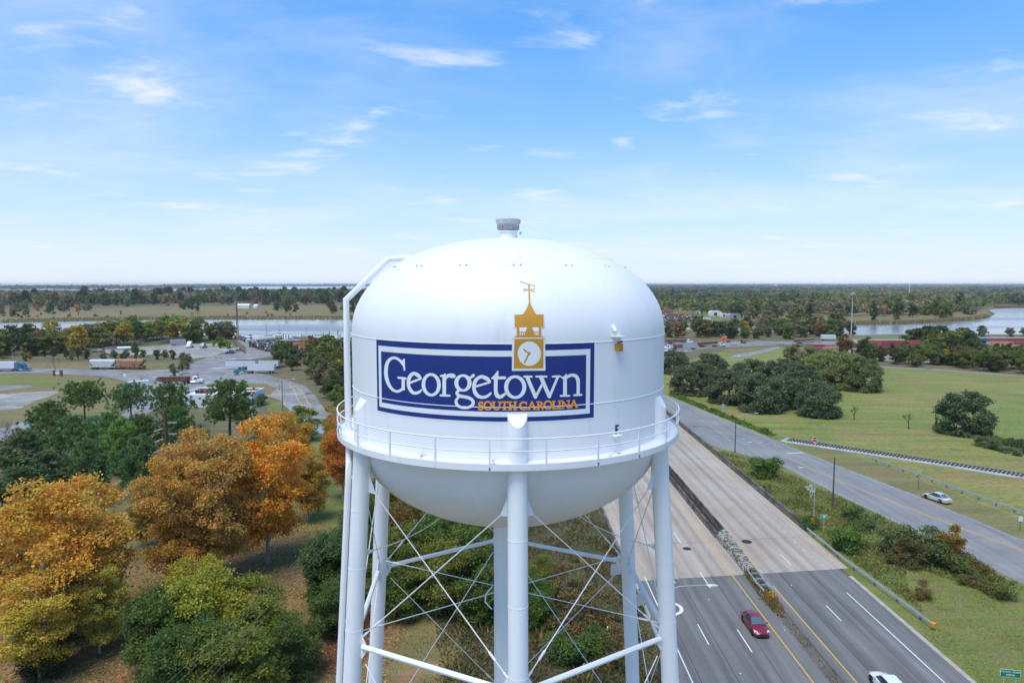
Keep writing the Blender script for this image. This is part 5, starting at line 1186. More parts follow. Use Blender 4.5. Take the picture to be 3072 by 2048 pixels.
# ---- right: live oaks on the field
for i, (a, c, s, sz, col, lab) in enumerate(((2075, 1182, 1.0, 1.12, C_OAK, 'grey green live oak nearest the water tower'), (2185, 1208, 1.0, 1.08, C_OAK, 'grey green live oak with a feathery crown left of the field row'), (2130, 1135, 0.95, 1.05, (0.119, 0.147, 0.0911), 'dark live oak behind the feathery oak'), (2285, 1232, 1.02, 1.12, (0.126, 0.157, 0.0998), 'broad grey green live oak in the middle of the row'), (2345, 1222, 0.85, 1.0, (0.108, 0.139, 0.0868), 'dark live oak tucked beside the broad oak'),
                                             (2456, 1247, 0.86, 1.0, (0.113, 0.143, 0.0934), 'rounded dark live oak at the open end of the row'), (2245, 1150, 0.95, 0.95, (0.13, 0.161, 0.0998), 'grey green oak behind the middle of the row'), (2340, 1155, 1.0, 1.0, (0.119, 0.147, 0.0911), 'dark spreading oak behind the row'), (2400, 1180, 0.95, 1.05, (0.113, 0.139, 0.0911), 'dark oak between the row and the olive trees'),
                                             (2470, 1130, 1.15, 1.15, (0.249, 0.26, 0.108), 'olive oak rising behind the oak row'), (2530, 1165, 1.1, 1.35, (0.206, 0.228, 0.0998), 'tall olive oak at the field edge'), (2585, 1172, 0.9, 1.25, (0.162, 0.185, 0.0911), 'dark olive oak at the right end of the group'), (2400, 1100, 1.1, 1.05, (0.217, 0.234, 0.104), 'olive oak beside the truck road'), (2020, 1120, 0.9, 1.0, (0.13, 0.153, 0.0976), 'grey green oak half hidden by the tank'))):
    place(OAK[i % 3], 'live_oak', *G(a, c), s * 1.12, col, None, lab, 'tree', None, sz * 1.02)
place(OAK[1], 'live_oak', *G(2895, 1302), 1.02, (0.0998, 0.135, 0.0781), 1.2, 'lone dark live oak standing in the grass field', 'tree', None, 1.12)
for (a, c, s, lab) in ((2562, 1259, 0.95, 'small bare tree standing alone near the oak row'), (2726, 1286, 1.05, 'small bare tree midway across the field'), (2811, 1296, 1.1, 'small bare tree close beside the lone oak')):
    place(BARE[0], 'bare_tree', *G(a, c), s, (1, 1, 1), None, lab, 'tree')
for (a, c, s, col, lab) in ((2948, 1338, 1.1, (0.155, 0.186, 0.0775), 'slim olive shrub below the lone oak'), (2988, 1348, 1.2, (0.155, 0.171, 0.0697), 'rounded olive shrub in the row below the lone oak'), (3040, 1352, 1.2, (0.0853, 0.116, 0.0543), 'dark shrub in the row below the lone oak'), (3068, 1358, 1.25, (0.093, 0.116, 0.0589), 'dark shrub at the end of the shrub row'), (2965, 1346, 0.7, (0.182, 0.247, 0.156), 'silvery low plant beside the olive shrub'), (3018, 1358, 0.7, (0.195, 0.26, 0.169), 'silvery low plant between two shrubs'), (3050, 1366, 0.7, (0.169, 0.234, 0.156), 'silvery low plant under the dark shrub')):
    place(BUSH[0], 'shrub', *G(a, c), s, col, None, lab, 'shrub')
# belt behind the field
stand(px([(2590, 1098), (2800, 1104), (3120, 1127), (3300, 1138), (3300, 1090), (3050, 1078), (2800, 1075), (2590, 1078)]), 84, 3.8, MIDT, [(C_DK, 8), (C_MID, 4), (C_OLV, 2), (C_RUST, 0.6), (C_GRY, 2), (C_ORG, 0.6), (C_LIME, 0.8)], 'broadleaf_tree', 'in the belt behind the grass field', 0.62, 0.88, 21)
stand(px([(2720, 1060), (2930, 1066), (2930, 1030), (2720, 1032)]), 22, 6, FART, [(C_DK, 3), (C_MID, 3), (C_OLV, 2)], 'broadleaf_tree', 'between the two container rows', 0.85, 1.1, 22)
place(MIDT[0], 'broadleaf_tree', *G(2530, 1062), 1.1, (0.221, 0.111, 0.039), None, 'russet tree beside the tall light mast', 'tree'); place(MIDT[2], 'broadleaf_tree', *G(2595, 1078), 1.0, jcol(C_DK), None, 'dark tree right of the russet tree by the light mast', 'tree')
stand(px([(2930, 1012), (3080, 1014), (3080, 1008), (2930, 1006)]), 4, 14, FART, [(C_DK, 2), (C_GRY, 2)], 'broadleaf_tree', 'on the river bank behind the containers', 0.55, 0.7, 23)
# river bank thickets on the right, between truck road and water
stand(px([(1990, 1018), (2200, 1018), (2420, 1018), (2560, 1012), (2560, 990), (2400, 985), (2250, 985), (2200, 1000), (2080, 995), (1990, 1000)]), 70, 6.5, FART + MIDT[:1], [(C_DK, 6), (C_MID, 3), (C_OLV, 3), (C_YEL, 1), (C_GRY, 3), (C_RUST, 1)], 'broadleaf_tree', 'in the thicket between trucks and river', 0.75, 1.15, 24)
# wood across the river on the right
stand(px([(2200, 955), (2420, 967), (2560, 966), (2700, 962), (2830, 955), (2960, 945), (2960, 928), (2700, 918), (2400, 905), (2200, 925)]), 120, 11, DIST, [(C_MID, 5), (C_OLV, 4), (C_DK, 5), (C_YEL, 0.4), (C_GRY, 2), (C_ORG, 0.4)], 'broadleaf_tree', 'in the wood inside the river bend', 0.85, 1.15, 25)

# ---- masses nobody could count: far forest, reeds, brush, fallen leaves
def far_forest(name, label, zones, seed):
    rng = np.random.default_rng(seed); allQ = []; allT = []
    for (poly, n, hh, wr, nl, mix) in zones:
        pts = np.array(scatter_fast(poly, n, rng)); m = len(pts)
        if m == 0: continue
        Y = pts[:, 1]; w_ = wr * Y * rng.uniform(0.7, 1.3, m); h = hh * rng.uniform(0.65, 1.15, m)
        cs = np.array([c for c, k in mix]); ws = np.array([k for c, k in mix], float); ws /= ws.sum()
        # colours drift in patches
        ph = np.sin(pts[:, 0] / (0.09 * Y) + 1.7) + np.sin(Y / 130.0 + pts[:, 0] / 410.0) + rng.normal(size=m) * 0.55
        ci = np.clip(((np.argsort(np.argsort(ph)) / m)), 0, 0.999); ci = np.searchsorted(np.cumsum(ws), ci); base = cs[np.minimum(ci, len(cs) - 1)]
        D = unit(rng.normal(size=(m, nl, 3))); D[:, :, 2] = np.abs(D[:, :, 2]) * 1.25 - 0.35
        C = np.stack([pts[:, 0][:, None] + D[:, :, 0] * w_[:, None], Y[:, None] + D[:, :, 1] * w_[:, None], h[:, None] * (0.52 + 0.46 * D[:, :, 2])], -1)
        C[:, :, 2] = np.maximum(C[:, :, 2], 0.4)
        out = unit(D.reshape(-1, 3)); sz = np.repeat(np.maximum(w_ * 0.55, 1.4), nl)[:, None]
        nr = unit(rng.normal(size=(m * nl, 3)) * 0.7 + out * 0.7 + np.array([0, 0, 0.4])); u = unit(np.cross(nr, rng.normal(size=(m * nl, 3)))); v = np.cross(nr, u); c0 = C.reshape(-1, 3)
        s = sz * rng.uniform(0.6, 1.25, (m * nl, 1)); a = u * s * 0.6; b_ = v * s * 0.42
        zf = np.array([1, 1, np.minimum(1, 1)]); Q = np.stack([c0 - a, c0 + b_, c0 + a, c0 - b_], 1)
        allQ.append(Q); allT.append(np.repeat(base * rng.uniform(0.82, 1.18, (m, 1)), nl, 0) * rng.uniform(0.85, 1.15, (m * nl, 1)))
    me = quads_mesh(name, np.concatenate(allQ), np.concatenate(allT), ['foliage']); o = bpy.data.objects.new(name, me); COL.objects.link(o); return tag(o, label, 'woodland', None, 'stuff')
def scatter_fast(poly, n, rng):
    P = np.array(poly); out = []; 
    while len(out) < n:
        k = n * 3; yy = np.exp(rng.uniform(np.log(P[:, 1].min()), np.log(P[:, 1].max()), k)); xx = rng.uniform(P[:, 0].min(), P[:, 0].max(), k)
        ok = np.zeros(k, bool); j = len(P) - 1
        for i in range(len(P)):
            a, c = P[i], P[j]; cond = (a[1] > yy) != (c[1] > yy)
            with np.errstate(divide='ignore', invalid='ignore'): ok ^= cond & (xx < (c[0] - a[0]) * (yy - a[1]) / (c[1] - a[1] + 1e-12) + a[0])
            j = i
        out += list(zip(xx[ok], yy[ok]))
        if not ok.any(): break
    return out[:n]
MIXG = [(C_DK, 4), (C_MID, 4), (C_OLV, 3), (C_GRY, 3), (C_RUST, 0.4), (C_YEL, 0.15)]; MIXB = [(C_DK, 5), (C_GRY, 4), (C_MID, 3), (C_OLV, 1)]
far_forest('woodland', 'mixed autumn forest stretching to the horizon beyond the river', [
    (px([(1150, 925), (2200, 945), (2600, 950), (2900, 938), (2990, 915), (3400, 915), (3400, 906), (2700, 902), (1150, 899)]), 1700, 16, 0.0085, 50, MIXG),
    (px([(1150, 898), (2700, 902), (3500, 906), (3500, 893), (2700, 893), (2660, 889), (1150, 886)]), 1800, 15, 0.008, 42, MIXB),
    (px([(1150, 886), (3600, 893), (3700, 868), (1150, 867)]), 3000, 15, 0.0075, 34, MIXB),
    (px([(1150, 867), (3800, 868), (4200, 855.6), (1150, 855.6)]), 2300, 18, 0.006, 26, MIXB)], 3)
far_forest('woodland', 'dense dark wood on the peninsula before the bay', [
    (px([(-300, 922), (300, 914), (700, 908), (1200, 906), (1200, 885), (700, 887), (300, 894), (-300, 902)]), 1700, 21, 0.0075, 44, [(C_DK, 5), (C_MID, 2), (C_GRY, 3), (C_RUST, 1), (C_OLV, 1)])], 4)
far_forest('woodland', 'distant blue grey tree line across the bay', [
    (px([(-900, 869), (480, 868.5), (700, 866), (700, 863), (-900, 864)]), 700, 27, 0.006, 22, [(C_DK, 4), (C_GRY, 1)]),
    (px([(500, 859), (1500, 858.4), (1500, 857), (500, 857)]), 500, 28, 0.006, 20, [(C_DK, 4), (C_GRY, 1)])], 5)
def reeds(name, label, lines, seed, cols, h=2.0, n=5000, wd=5.0, bw=0.35):
    rng = np.random.default_rng(seed); Q = []; T = []
    for ln in lines:
        P = np.array([G(*p) for p in ln]); seg = np.linalg.norm(np.diff(P, axis=0), axis=1); cum = np.concatenate([[0], np.cumsum(seg)])
        k = int(n * cum[-1] / 1000.0) + 50; t = rng.uniform(0, cum[-1], k); x = np.interp(t, cum, P[:, 0]); y = np.interp(t, cum, P[:, 1]) + rng.uniform(0, wd, k)
        hh = h * rng.uniform(0.6, 1.15, k); b0 = np.stack([x, y, np.zeros(k)], -1); s = np.zeros((k, 3)); a = rng.uniform(0, 3.14, k); s[:, 0] = np.cos(a) * bw; s[:, 1] = np.sin(a) * bw
        tp = b0 + np.stack([rng.normal(size=k) * 0.3, rng.normal(size=k) * 0.3, hh], -1)
        Q.append(np.stack([b0 - s, b0 + s, tp + s * 0.4, tp - s * 0.4], 1)); c = np.array(cols)[rng.integers(0, len(cols), k)]; T.append(c * rng.uniform(0.75, 1.25, (k, 1)))
    me = quads_mesh(name, np.concatenate(Q), np.concatenate(T), ['foliage']); o = bpy.data.objects.new(name, me); COL.objects.link(o); return tag(o, label, 'reeds', None, 'stuff')
REED = [(0.30, 0.225, 0.13), (0.25, 0.20, 0.11), (0.22, 0.20, 0.10), (0.34, 0.26, 0.16)]
reeds('reeds', 'tan reed fringe along the far bank of the left river', [[(-200, 975), (0, 968), (300, 962), (540, 958), (1090, 957)], [(0, 962), (540, 953), (1090, 951)]], 1, REED, 1.9, 5200, 9, 0.5)
reeds('reeds', 'tall tan reed fringe round the wooded river bend', [[(2170, 970), (2300, 974), (2560, 973), (2700, 972), (2830, 966), (2940, 958), (2970, 951)], [(2990, 924), (3072, 922), (3300, 921)], [(2200, 971), (2300, 975), (2450, 975)]], 2, REED, 3.4, 7500, 9, 0.45)
def ground_cover(name, label, poly, n, size, cols, seed, up=True, h=0.5, zmax=0.02, cat='undergrowth', asp=0.35):
    rng = np.random.default_rng(seed); pts = np.array(scatter_fast([(p[0] + 500, p[1]) for p in poly], n, rng)); pts[:, 0] -= 500; k = len(pts)
    pn = np.sin(pts[:, 0] * 0.9 + 2 * np.sin(pts[:, 1] * 0.35)) + np.sin(pts[:, 1] * 0.75 + 1.3 * np.sin(pts[:, 0] * 0.5)) + rng.normal(size=k) * 0.9
    if up:
        hh = h * np.clip(0.55 + 0.3 * pn, 0.15, 1.6) * rng.uniform(0.6, 1.2, k); b0 = np.stack([pts[:, 0], pts[:, 1], rng.uniform(0, 0.6, k) * hh * 0.6], -1); d = unit(rng.normal(size=(k, 3)) * 0.6 + np.array([0, 0, 1.0]))
        s = unit(np.cross(d, rng.normal(size=(k, 3)))) * (size * asp); Q = np.stack([b0, b0 + d * hh[:, None] * 0.5 + s, b0 + d * hh[:, None], b0 + d * hh[:, None] * 0.5 - s], 1)
    else:
        C = np.stack([pts[:, 0], pts[:, 1], rng.uniform(0.015, zmax + 0.05, k)], -1); Q = leaves(rng, C, size, np.tile([0, 0, 1.0], (k, 1)), 1.0, 0.6, 0.45, 0.7)
    ci = np.clip(((pn + 3.2) / 6.4 * len(cols)).astype(int), 0, len(cols) - 1); T = np.array(cols)[ci] * rng.uniform(0.7, 1.3, (k, 1))
    me = quads_mesh(name, Q, T, ['foliage']); o = bpy.data.objects.new(name, me); COL.objects.link(o); return tag(o, label, cat, None, 'stuff')
ground_cover('fallen_leaves', 'russet and pink fallen leaves scattered over the lawn', [(-62, 52), (-58, 88), (-30, 104), (-11, 90), (-12, 52)], 42000, 0.22, [(0.22, 0.11, 0.07), (0.34, 0.17, 0.10), (0.42, 0.22, 0.13), (0.30, 0.14, 0.09), (0.52, 0.30, 0.13)], 5, False, cat='leaf litter')
ground_cover('fallen_leaves', 'dense reddish leaf drift beside the dark evergreens', [(-23, 63), (-22, 82), (-16, 86), (-13, 74), (-15, 62)], 9000, 0.2, [(0.21, 0.085, 0.055), (0.26, 0.11, 0.075), (0.18, 0.07, 0.05)], 6, False, cat='leaf litter')
ground_cover('lawn_grass', 'short green grass of the lawn left of the tower', [(-70, 52), (-64, 92), (-28, 120), (-4, 118), (0, 52)], 34000, 0.12, [(0.085, 0.115, 0.035), (0.115, 0.135, 0.045), (0.14, 0.125, 0.05)], 7, True, 0.22, cat='grass')
ground_cover('brush', 'tangled dry brown and green brush on the bank under the tower', [(-5.5, 54), (14.8, 50), (14.6, 88), (13.6, 118), (4, 116), (-3, 96), (-10, 82)], 32000, 0.27, [(0.08, 0.12, 0.038), (0.11, 0.15, 0.05), (0.10, 0.14, 0.045), (0.19, 0.145, 0.085), (0.16, 0.115, 0.075), (0.13, 0.15, 0.055), (0.25, 0.165, 0.075)], 8, True, 0.75)
ground_cover('weeds', 'rough green and brown weeds on the verge beside the highway', [(46.4, 74), (46.0, 82), (45.2, 99), (45.6, 101), (45.4, 150), (53, 138), (56.6, 118), (59.2, 103), (62, 84), (58, 78), (52, 88), (48.2, 80)], 30000, 0.28, [(0.12, 0.185, 0.045), (0.16, 0.215, 0.06), (0.215, 0.225, 0.075), (0.25, 0.20, 0.09), (0.15, 0.20, 0.055)], 9, True, 0.55)
ground_cover('weeds', 'lush green weeds along the far side of the service road', [(52.6, 226), (58.8, 188), (63.0, 164), (65.0, 165), (61.0, 190), (55.0, 228)], 6000, 0.5, [(0.105, 0.189, 0.0392), (0.14, 0.224, 0.049), (0.126, 0.168, 0.049)], 10, True, 0.8)
ground_cover('meadow_blades', 'mown grass tufts of the verge near the green sign', [(43.8, 52), (43.8, 70), (47.5, 80), (52, 88), (58, 78), (66, 60), (66, 52)], 22000, 0.11, [(0.203, 0.259, 0.063), (0.252, 0.28, 0.077), (0.28, 0.259, 0.091)], 11, True, 0.20, cat='grass')
ground_cover('weeds', 'dry reddish weeds growing in the highway median', [(29.7, 73.5), (30.4, 73.0), (31.2, 76), (31.3, 85), (29.8, 85), (29.4, 78)], 1500, 0.22, [(0.238, 0.126, 0.07), (0.28, 0.168, 0.077), (0.168, 0.154, 0.056)], 12, True, 0.6)
ground_cover('weeds', 'small dry clumps lying on the highway median strip', [(29.6, 55), (31.0, 55), (30.8, 72), (29.7, 72)], 260, 0.2, [(0.224, 0.126, 0.084), (0.182, 0.14, 0.084)], 13, True, 0.25)
# shrubs on the verge between highway and service road
for (a, c, s, col, pr, lab) in ((2302, 1432, 1.75, (0.111, 0.176, 0.0455), 0, 'bright green shrub between highway barrier and service road'), (2424, 1586, 0.8, (0.093, 0.147, 0.0465), 0, 'dark green shrub beside the striped hazard marker'), (2545, 1650, 1.5, (0.116, 0.186, 0.0465), 0, 'leafy green shrub on the verge near the guard rail'), (2600, 1590, 1.0, (0.139, 0.186, 0.0775), 0, 'low green shrub on the verge behind the leafy shrub'), (2560, 1560, 1.0, (0.124, 0.186, 0.062), 0, 'small green shrub by the slanting post'),
                                (2690, 1660, 1.5, (0.171, 0.186, 0.101), 0, 'grey green thicket shrub left of the rust topped tree'), (2750, 1680, 1.9, (0.132, 0.171, 0.0697), 0, 'tall green shrub in the verge thicket'), (2790, 1690, 1.5, (0.116, 0.132, 0.0697), 0, 'dark shrub at the foot of the rust topped tree'), (2720, 1700, 1.3, (0.132, 0.116, 0.0697), 1, 'brown tangled shrub in the verge thicket'), (2870, 1720, 1.2, (0.139, 0.155, 0.062), 0, 'low green shrub right of the rust topped tree'),
                                (2690, 1690, 0.9, (0.208, 0.143, 0.0845), 1, 'dry brown shrub on the slope above the guard rail'), (2762, 1795, 0.75, (0.221, 0.156, 0.0845), 1, 'dry brown shrub halfway along the guard rail'), (2930, 1760, 1.1, (0.182, 0.143, 0.065), 1, 'rusty low shrub beside the service road'), (3000, 1790, 1.0, (0.171, 0.186, 0.0697), 0, 'low green shrub beside the service road end')):
    place(BUSH[pr], 'shrub', *G(a, c), s, col, None, lab, 'shrub')
place(MIDT[0], 'broadleaf_tree', *G(2845, 1700), 0.52, (0.286, 0.176, 0.052), None, 'small rust topped tree growing beside the service road', 'tree', None, 0.58)
for (a, c, s, lab) in ((1680, 1800, 1.5, 'brown tangled shrub on the bank right of the tower'), (1720, 1900, 1.5, 'brown shrub on the bank below the tie rods'), (1800, 1860, 1.2, 'dry brown shrub beside the right tower leg'), (1840, 1990, 1.2, 'dry grassy shrub near the highway edge')): place(BUSH[1], 'shrub', *G(a, c), s, (0.194, 0.139, 0.0853), None, lab, 'shrub')
for (a, c, s, lab) in ((1780, 1960, 1.0, 'green weed clump on the bank near the highway'), (1700, 1990, 1.2, 'green shrub on the bank at the bottom of the view')): place(BUSH[0], 'shrub', *G(a, c), s, (0.109, 0.171, 0.0543), None, lab, 'shrub')
# ================================================================== VEHICLES, BOATS, SIGNS AND OTHER THINGS
def paint(name, col, rough=0.28, metal=0.0): return mat(name, col, rough=rough, spec=0.5, coat=0.5, noise=0.05, nscale=2.0, metal=metal)
mat('glass_dark', (0.035, 0.045, 0.05), rough=0.08, spec=0.8); mat('glass_sky', (0.09, 0.13, 0.14), rough=0.06, spec=0.9); mat('tyre', (0.022, 0.022, 0.022), rough=0.85); mat('rim', (0.46, 0.46, 0.47), rough=0.35, metal=0.6, noise=0.1)
mat('lamp_clear', (0.50, 0.50, 0.49), rough=0.15, spec=0.7); mat('lamp_red', (0.30, 0.012, 0.012), rough=0.2); mat('lamp_amber', (0.85, 0.36, 0.06), rough=0.2); mat('trim_black', (0.02, 0.02, 0.02), rough=0.6); mat('chrome', (0.62, 0.62, 0.63), rough=0.2, metal=0.9)
mat('chassis', (0.045, 0.042, 0.04), rough=0.8, noise=0.3, nscale=3)
paint('car_red', (0.20, 0.012, 0.026)); paint('car_champagne', (0.56, 0.54, 0.49)); paint('car_white', (0.72, 0.75, 0.76)); paint('car_green', (0.05, 0.085, 0.08)); paint('car_blue', (0.25, 0.30, 0.38)); paint('truck_blue', (0.025, 0.12, 0.22)); paint('truck_teal', (0.02, 0.20, 0.20)); paint('truck_white', (0.74, 0.74, 0.73)); paint('truck_orange', (0.72, 0.13, 0.02)); paint('truck_green', (0.05, 0.16, 0.11))
mat('trailer_white', (0.66, 0.67, 0.67), rough=0.5, noise=0.08, nscale=0.8, dirt=(0.36, 0.33, 0.30), dscale=0.7, dcut=(0.60, 0.78)); mat('trailer_grey', (0.36, 0.37, 0.38), rough=0.5, noise=0.12, nscale=1.0, dirt=(0.22, 0.20, 0.18)); mat('tarp_black', (0.018, 0.018, 0.022), rough=0.6, noise=0.3)
mat('rust', (0.22, 0.085, 0.045), rough=0.9, noise=0.4, nscale=1.2, dirt=(0.07, 0.035, 0.025), dscale=0.9, dcut=(0.48, 0.62)); mat('rust_light', (0.42, 0.21, 0.11), rough=0.85, noise=0.3, nscale=0.9, dirt=(0.20, 0.10, 0.06), dscale=0.6, dcut=(0.5, 0.66), stretch=(1, 1, 0.4)); mat('hopper_white', (0.60, 0.59, 0.57), rough=0.7, noise=0.1, nscale=0.8, dirt=(0.26, 0.20, 0.16), dscale=0.8, dcut=(0.56, 0.72), stretch=(1, 1, 0.35))
mat('log_wood', (0.22, 0.115, 0.075), rough=0.9, noise=0.4, nscale=1.5); mat('log_end', (0.42, 0.28, 0.16), rough=0.9, noise=0.2)
mat('boat_white', (0.74, 0.75, 0.75), rough=0.35, noise=0.05); mat('boat_dark', (0.05, 0.05, 0.055), rough=0.5); mat('boat_teal', (0.10, 0.30, 0.26), rough=0.5, noise=0.2)
mat('pole_wood', (0.10, 0.082, 0.065), rough=0.9, noise=0.3, nscale=3, stretch=(1, 1, 0.2)); mat('pole_rust', (0.13, 0.05, 0.035), rough=0.8, noise=0.25); mat('pole_grey', (0.42, 0.42, 0.41), rough=0.6, noise=0.1); mat('insulator', (0.70, 0.72, 0.72), rough=0.25); mat('wire', (0.16, 0.17, 0.16), rough=0.6)
mat('sign_red', (0.50, 0.015, 0.02), rough=0.4); mat('sign_green', (0.0, 0.20, 0.11), rough=0.4); mat('sign_teal', (0.02, 0.33, 0.24), rough=0.4); mat('sign_back', (0.50, 0.51, 0.50), rough=0.4, metal=0.4); mat('sign_black', (0.015, 0.015, 0.015), rough=0.5); mat('sign_amber', (0.80, 0.40, 0.02), rough=0.4)
mat('shed_white', (0.68, 0.68, 0.67), rough=0.6, noise=0.06, dirt=(0.42, 0.38, 0.34), dscale=0.6, dcut=(0.6, 0.78)); mat('roof_brown', (0.13, 0.11, 0.09), rough=0.9, noise=0.25, nscale=2); mat('roof_white', (0.72, 0.72, 0.71), rough=0.7, noise=0.06, nscale=0.8); mat('band_red', (0.22, 0.035, 0.035), rough=0.7, noise=0.1); mat('brick_wall', (0.17, 0.085, 0.06), rough=0.9, noise=0.3, nscale=2)

def wheel_set(root, spots, r=0.33, wd=0.22, name='wheel'):
    me = None
    for (x, y) in spots:
        if me is None:
            b = MB(); n = 14; prof = [(r * 0.55, -wd / 2), (r * 0.95, -wd / 2), (r, -wd * 0.3), (r, wd * 0.3), (r * 0.95, wd / 2), (r * 0.55, wd / 2)]
            b.lathe(prof, n); b2 = MB(); b2.lathe([(0.02, -wd * 0.42), (r * 0.56, -wd * 0.46), (r * 0.56, wd * 0.46), (0.02, wd * 0.42)], n)
            t = b.build('tyre', 'tyre', None, smooth=40); q = b2.build('rim', 'rim', None); me = (t.data, q.data); bpy.data.objects.remove(t); bpy.data.objects.remove(q)
        wv = bpy.data.objects.new(name, me[0]); COL.objects.link(wv); wv.parent = root; wv.location = (x, y, r); wv.rotation_euler = (R_(90), 0, 0)
        rm = bpy.data.objects.new('rim', me[1]); COL.objects.link(rm); rm.parent = wv
def sedan(loc, rz, pnt, label, L=4.75, W=1.8, coupe=False, suv=False, name='car'):
    root = empty(name, (loc[0], loc[1], 0.035), rz, label, 'car'); h = L / 2; w_ = W / 2
    hz = 0.30 if suv else 0.0
    def sec(x, zb, zt, hw, sh=0.86): # lower body ring
        zm = zb + (zt - zb) * 0.55
        return [(x, -hw * 0.90, zb), (x, -hw, zb + 0.14), (x, -hw, zm), (x, -hw * 0.95, zt - 0.06), (x, -hw * sh, zt), (x, 0, zt + 0.035), (x, hw * sh, zt), (x, hw * 0.95, zt - 0.06), (x, hw, zm), (x, hw, zb + 0.14), (x, hw * 0.90, zb), (x, 0, zb - 0.01)]
    st = [(h, 0.30, 0.52, 0.70), (h - 0.12, 0.24, 0.62, 0.84), (h - 0.5, 0.20, 0.72, 0.95), (h - 1.0, 0.19, 0.80, 0.99), (h - 1.45, 0.19, 0.88, 1.0), (0.0, 0.19, 0.93, 1.0), (-h + 1.3, 0.20, 0.95, 1.0), (-h + 0.7, 0.22, 0.94, 0.97), (-h + 0.2, 0.27, 0.90, 0.90), (-h + 0.03, 0.34, 0.82, 0.80)]
    b = MB(); b.loft([sec(x, zb + hz * 0.4, zt + hz, hw * w_) for x, zb, zt, hw in st]); b.build('body', pnt, root, smooth=35)
    rh = 1.44 + hz; A, Bf, Br, D = h - 1.35, h - 2.05, (-h + 1.35 if not suv else -h + 0.45), (-h + 0.62 if not suv else -h + 0.12)
    def cs(x, z, hw): return [(x, -hw, z), (x, -hw * 0.55, z + 0.03), (x, 0, z + 0.04), (x, hw * 0.55, z + 0.03), (x, hw, z)]
    zb_ = 0.90 + hz; lo = [cs(A, zb_, w_ * 0.80), cs(Bf - 0.4, zb_, w_ * 0.93), cs(Br + 0.3, zb_, w_ * 0.93), cs(D, zb_, w_ * 0.78)]; hi = [cs(Bf, rh - 0.03, w_ * 0.66), cs(Bf - 0.5, rh, w_ * 0.70), cs(Br + 0.4, rh - 0.01, w_ * 0.69), cs(Br, rh - 0.06, w_ * 0.64)]
    def glass(faces, nm, m_='glass_dark'):
        b = MB()
        for f in faces: b.add(f, [tuple(range(len(f)))])
        return b.build(nm, m_, root, smooth=True)
    ws = MB(); ws.add(lo[0] + hi[0], [(i, i + 1, i + 6, i + 5) for i in range(4)]); ws.build('windscreen', 'glass_sky', root, smooth=True)
    rw = MB(); rw.add(lo[3] + hi[3], [(i + 1, i, i + 5, i + 6) for i in range(4)]); rw.build('rear_window', 'glass_sky', root, smooth=True)
    for sidx, nm in ((0, 'side_window'), (4, 'side_window')):
        P = [lo[0][sidx], lo[1][sidx], lo[2][sidx], lo[3][sidx], hi[3][sidx], hi[2][sidx], hi[1][sidx], hi[0][sidx]]
        b = MB(); b.add(P, [(0, 1, 6, 7), (1, 2, 5, 6), (2, 3, 4, 5)]); b.build(nm, 'glass_dark', root)
        for ia, ib, nmp in ((0, 7, 'front_pillar'), (3, 4, 'rear_pillar'), (1, 6, 'middle_pillar')):
            q = Vector(P[ia]); e = Vector(P[ib]); sgn = -1 if sidx == 0 else 1
            if ia == 1: q = Vector(P[1]).lerp(Vector(P[2]), 0.42); e = Vector(P[6]).lerp(Vector(P[5]), 0.42)
            b = MB(); b.tube([q + Vector((0, sgn * 0.005, 0)), e + Vector((0, sgn * 0.005, 0))], 0.05 if ia != 1 else 0.035, 5); b.build(nmp, pnt if ia != 1 else 'trim_black', root)
    b = MB(); k = 5; rows = hi; b.add([p for r in rows for p in [(q[0], q[1], q[2] + 0.012) for q in r]], [(i * k + j, i * k + j + 1, (i + 1) * k + j + 1, (i + 1) * k + j) for i in range(3) for j in range(4)]); b.build('roof', pnt, root, smooth=True)
    wheel_set(root, [(h - 0.92, w_ - 0.1), (h - 0.92, -w_ + 0.1), (-h + 1.05, w_ - 0.1), (-h + 1.05, -w_ + 0.1)], 0.33 + hz * 0.15)
    for s_ in (-1, 1):
        for x in (h - 0.92, -h + 1.05):
            b = MB(); b.lathe([(0.02, 0), (0.40, 0.0), (0.40, 0.02), (0.02, 0.02)], 16); o = b.build('wheel_arch', 'trim_black', root); o.rotation_euler = (R_(90), 0, 0); o.location = (x, s_ * (w_ - 0.0) + (0.012 if s_ > 0 else 0.008), 0.37)
        b = MB(); b.loft([[(h - 0.10, s_ * 0.50 * w_, 0.52), (h - 0.10, s_ * 0.50 * w_, 0.64), (h - 0.30, s_ * 0.55 * w_, 0.71)], [(h - 0.28, s_ * 0.90 * w_, 0.52), (h - 0.34, s_ * 0.90 * w_, 0.66), (h - 0.62, s_ * 0.86 * w_, 0.75)]]); o = b.build('headlight', 'lamp_clear', root); o.location = (0.025, s_ * 0.015, 0.02 + hz)
        b = MB(); b.box((h - 0.10, s_ * 0.62 * w_, 0.42 + hz * 0.5), (0.12, 0.26, 0.09)); b.build('fog_lamp', 'lamp_amber' if s_ < 0 else 'lamp_clear', root)
        b = MB(); b.box((-h + 0.11, s_ * 0.66 * w_, 0.74 + hz), (0.10, 0.40, 0.16), rz=-s_ * 0.15); b.build('tail_light', 'lamp_red', root)
        b = MB(); b.box((A - 0.25, s_ * (w_ + 0.08), 0.98 + hz), (0.14, 0.18, 0.13)); b.build('wing_mirror', pnt, root)
        b = MB(); b.box((-0.1, s_ * (w_ + 0.004), 0.42 + hz * 0.5), (L * 0.55, 0.02, 0.07)); b.build('side_trim', pnt, root)
        b = MB(); b.box((h - 0.035, s_ * 0.16, 0.50 + hz), (0.08, 0.24, 0.10)); b.build('grille', 'trim_black', root)
    b = MB(); b.box((h - 0.03, 0, 0.30 + hz * 0.4), (0.14, W * 0.72, 0.09)); b.build('bumper_lip', 'trim_black', root)
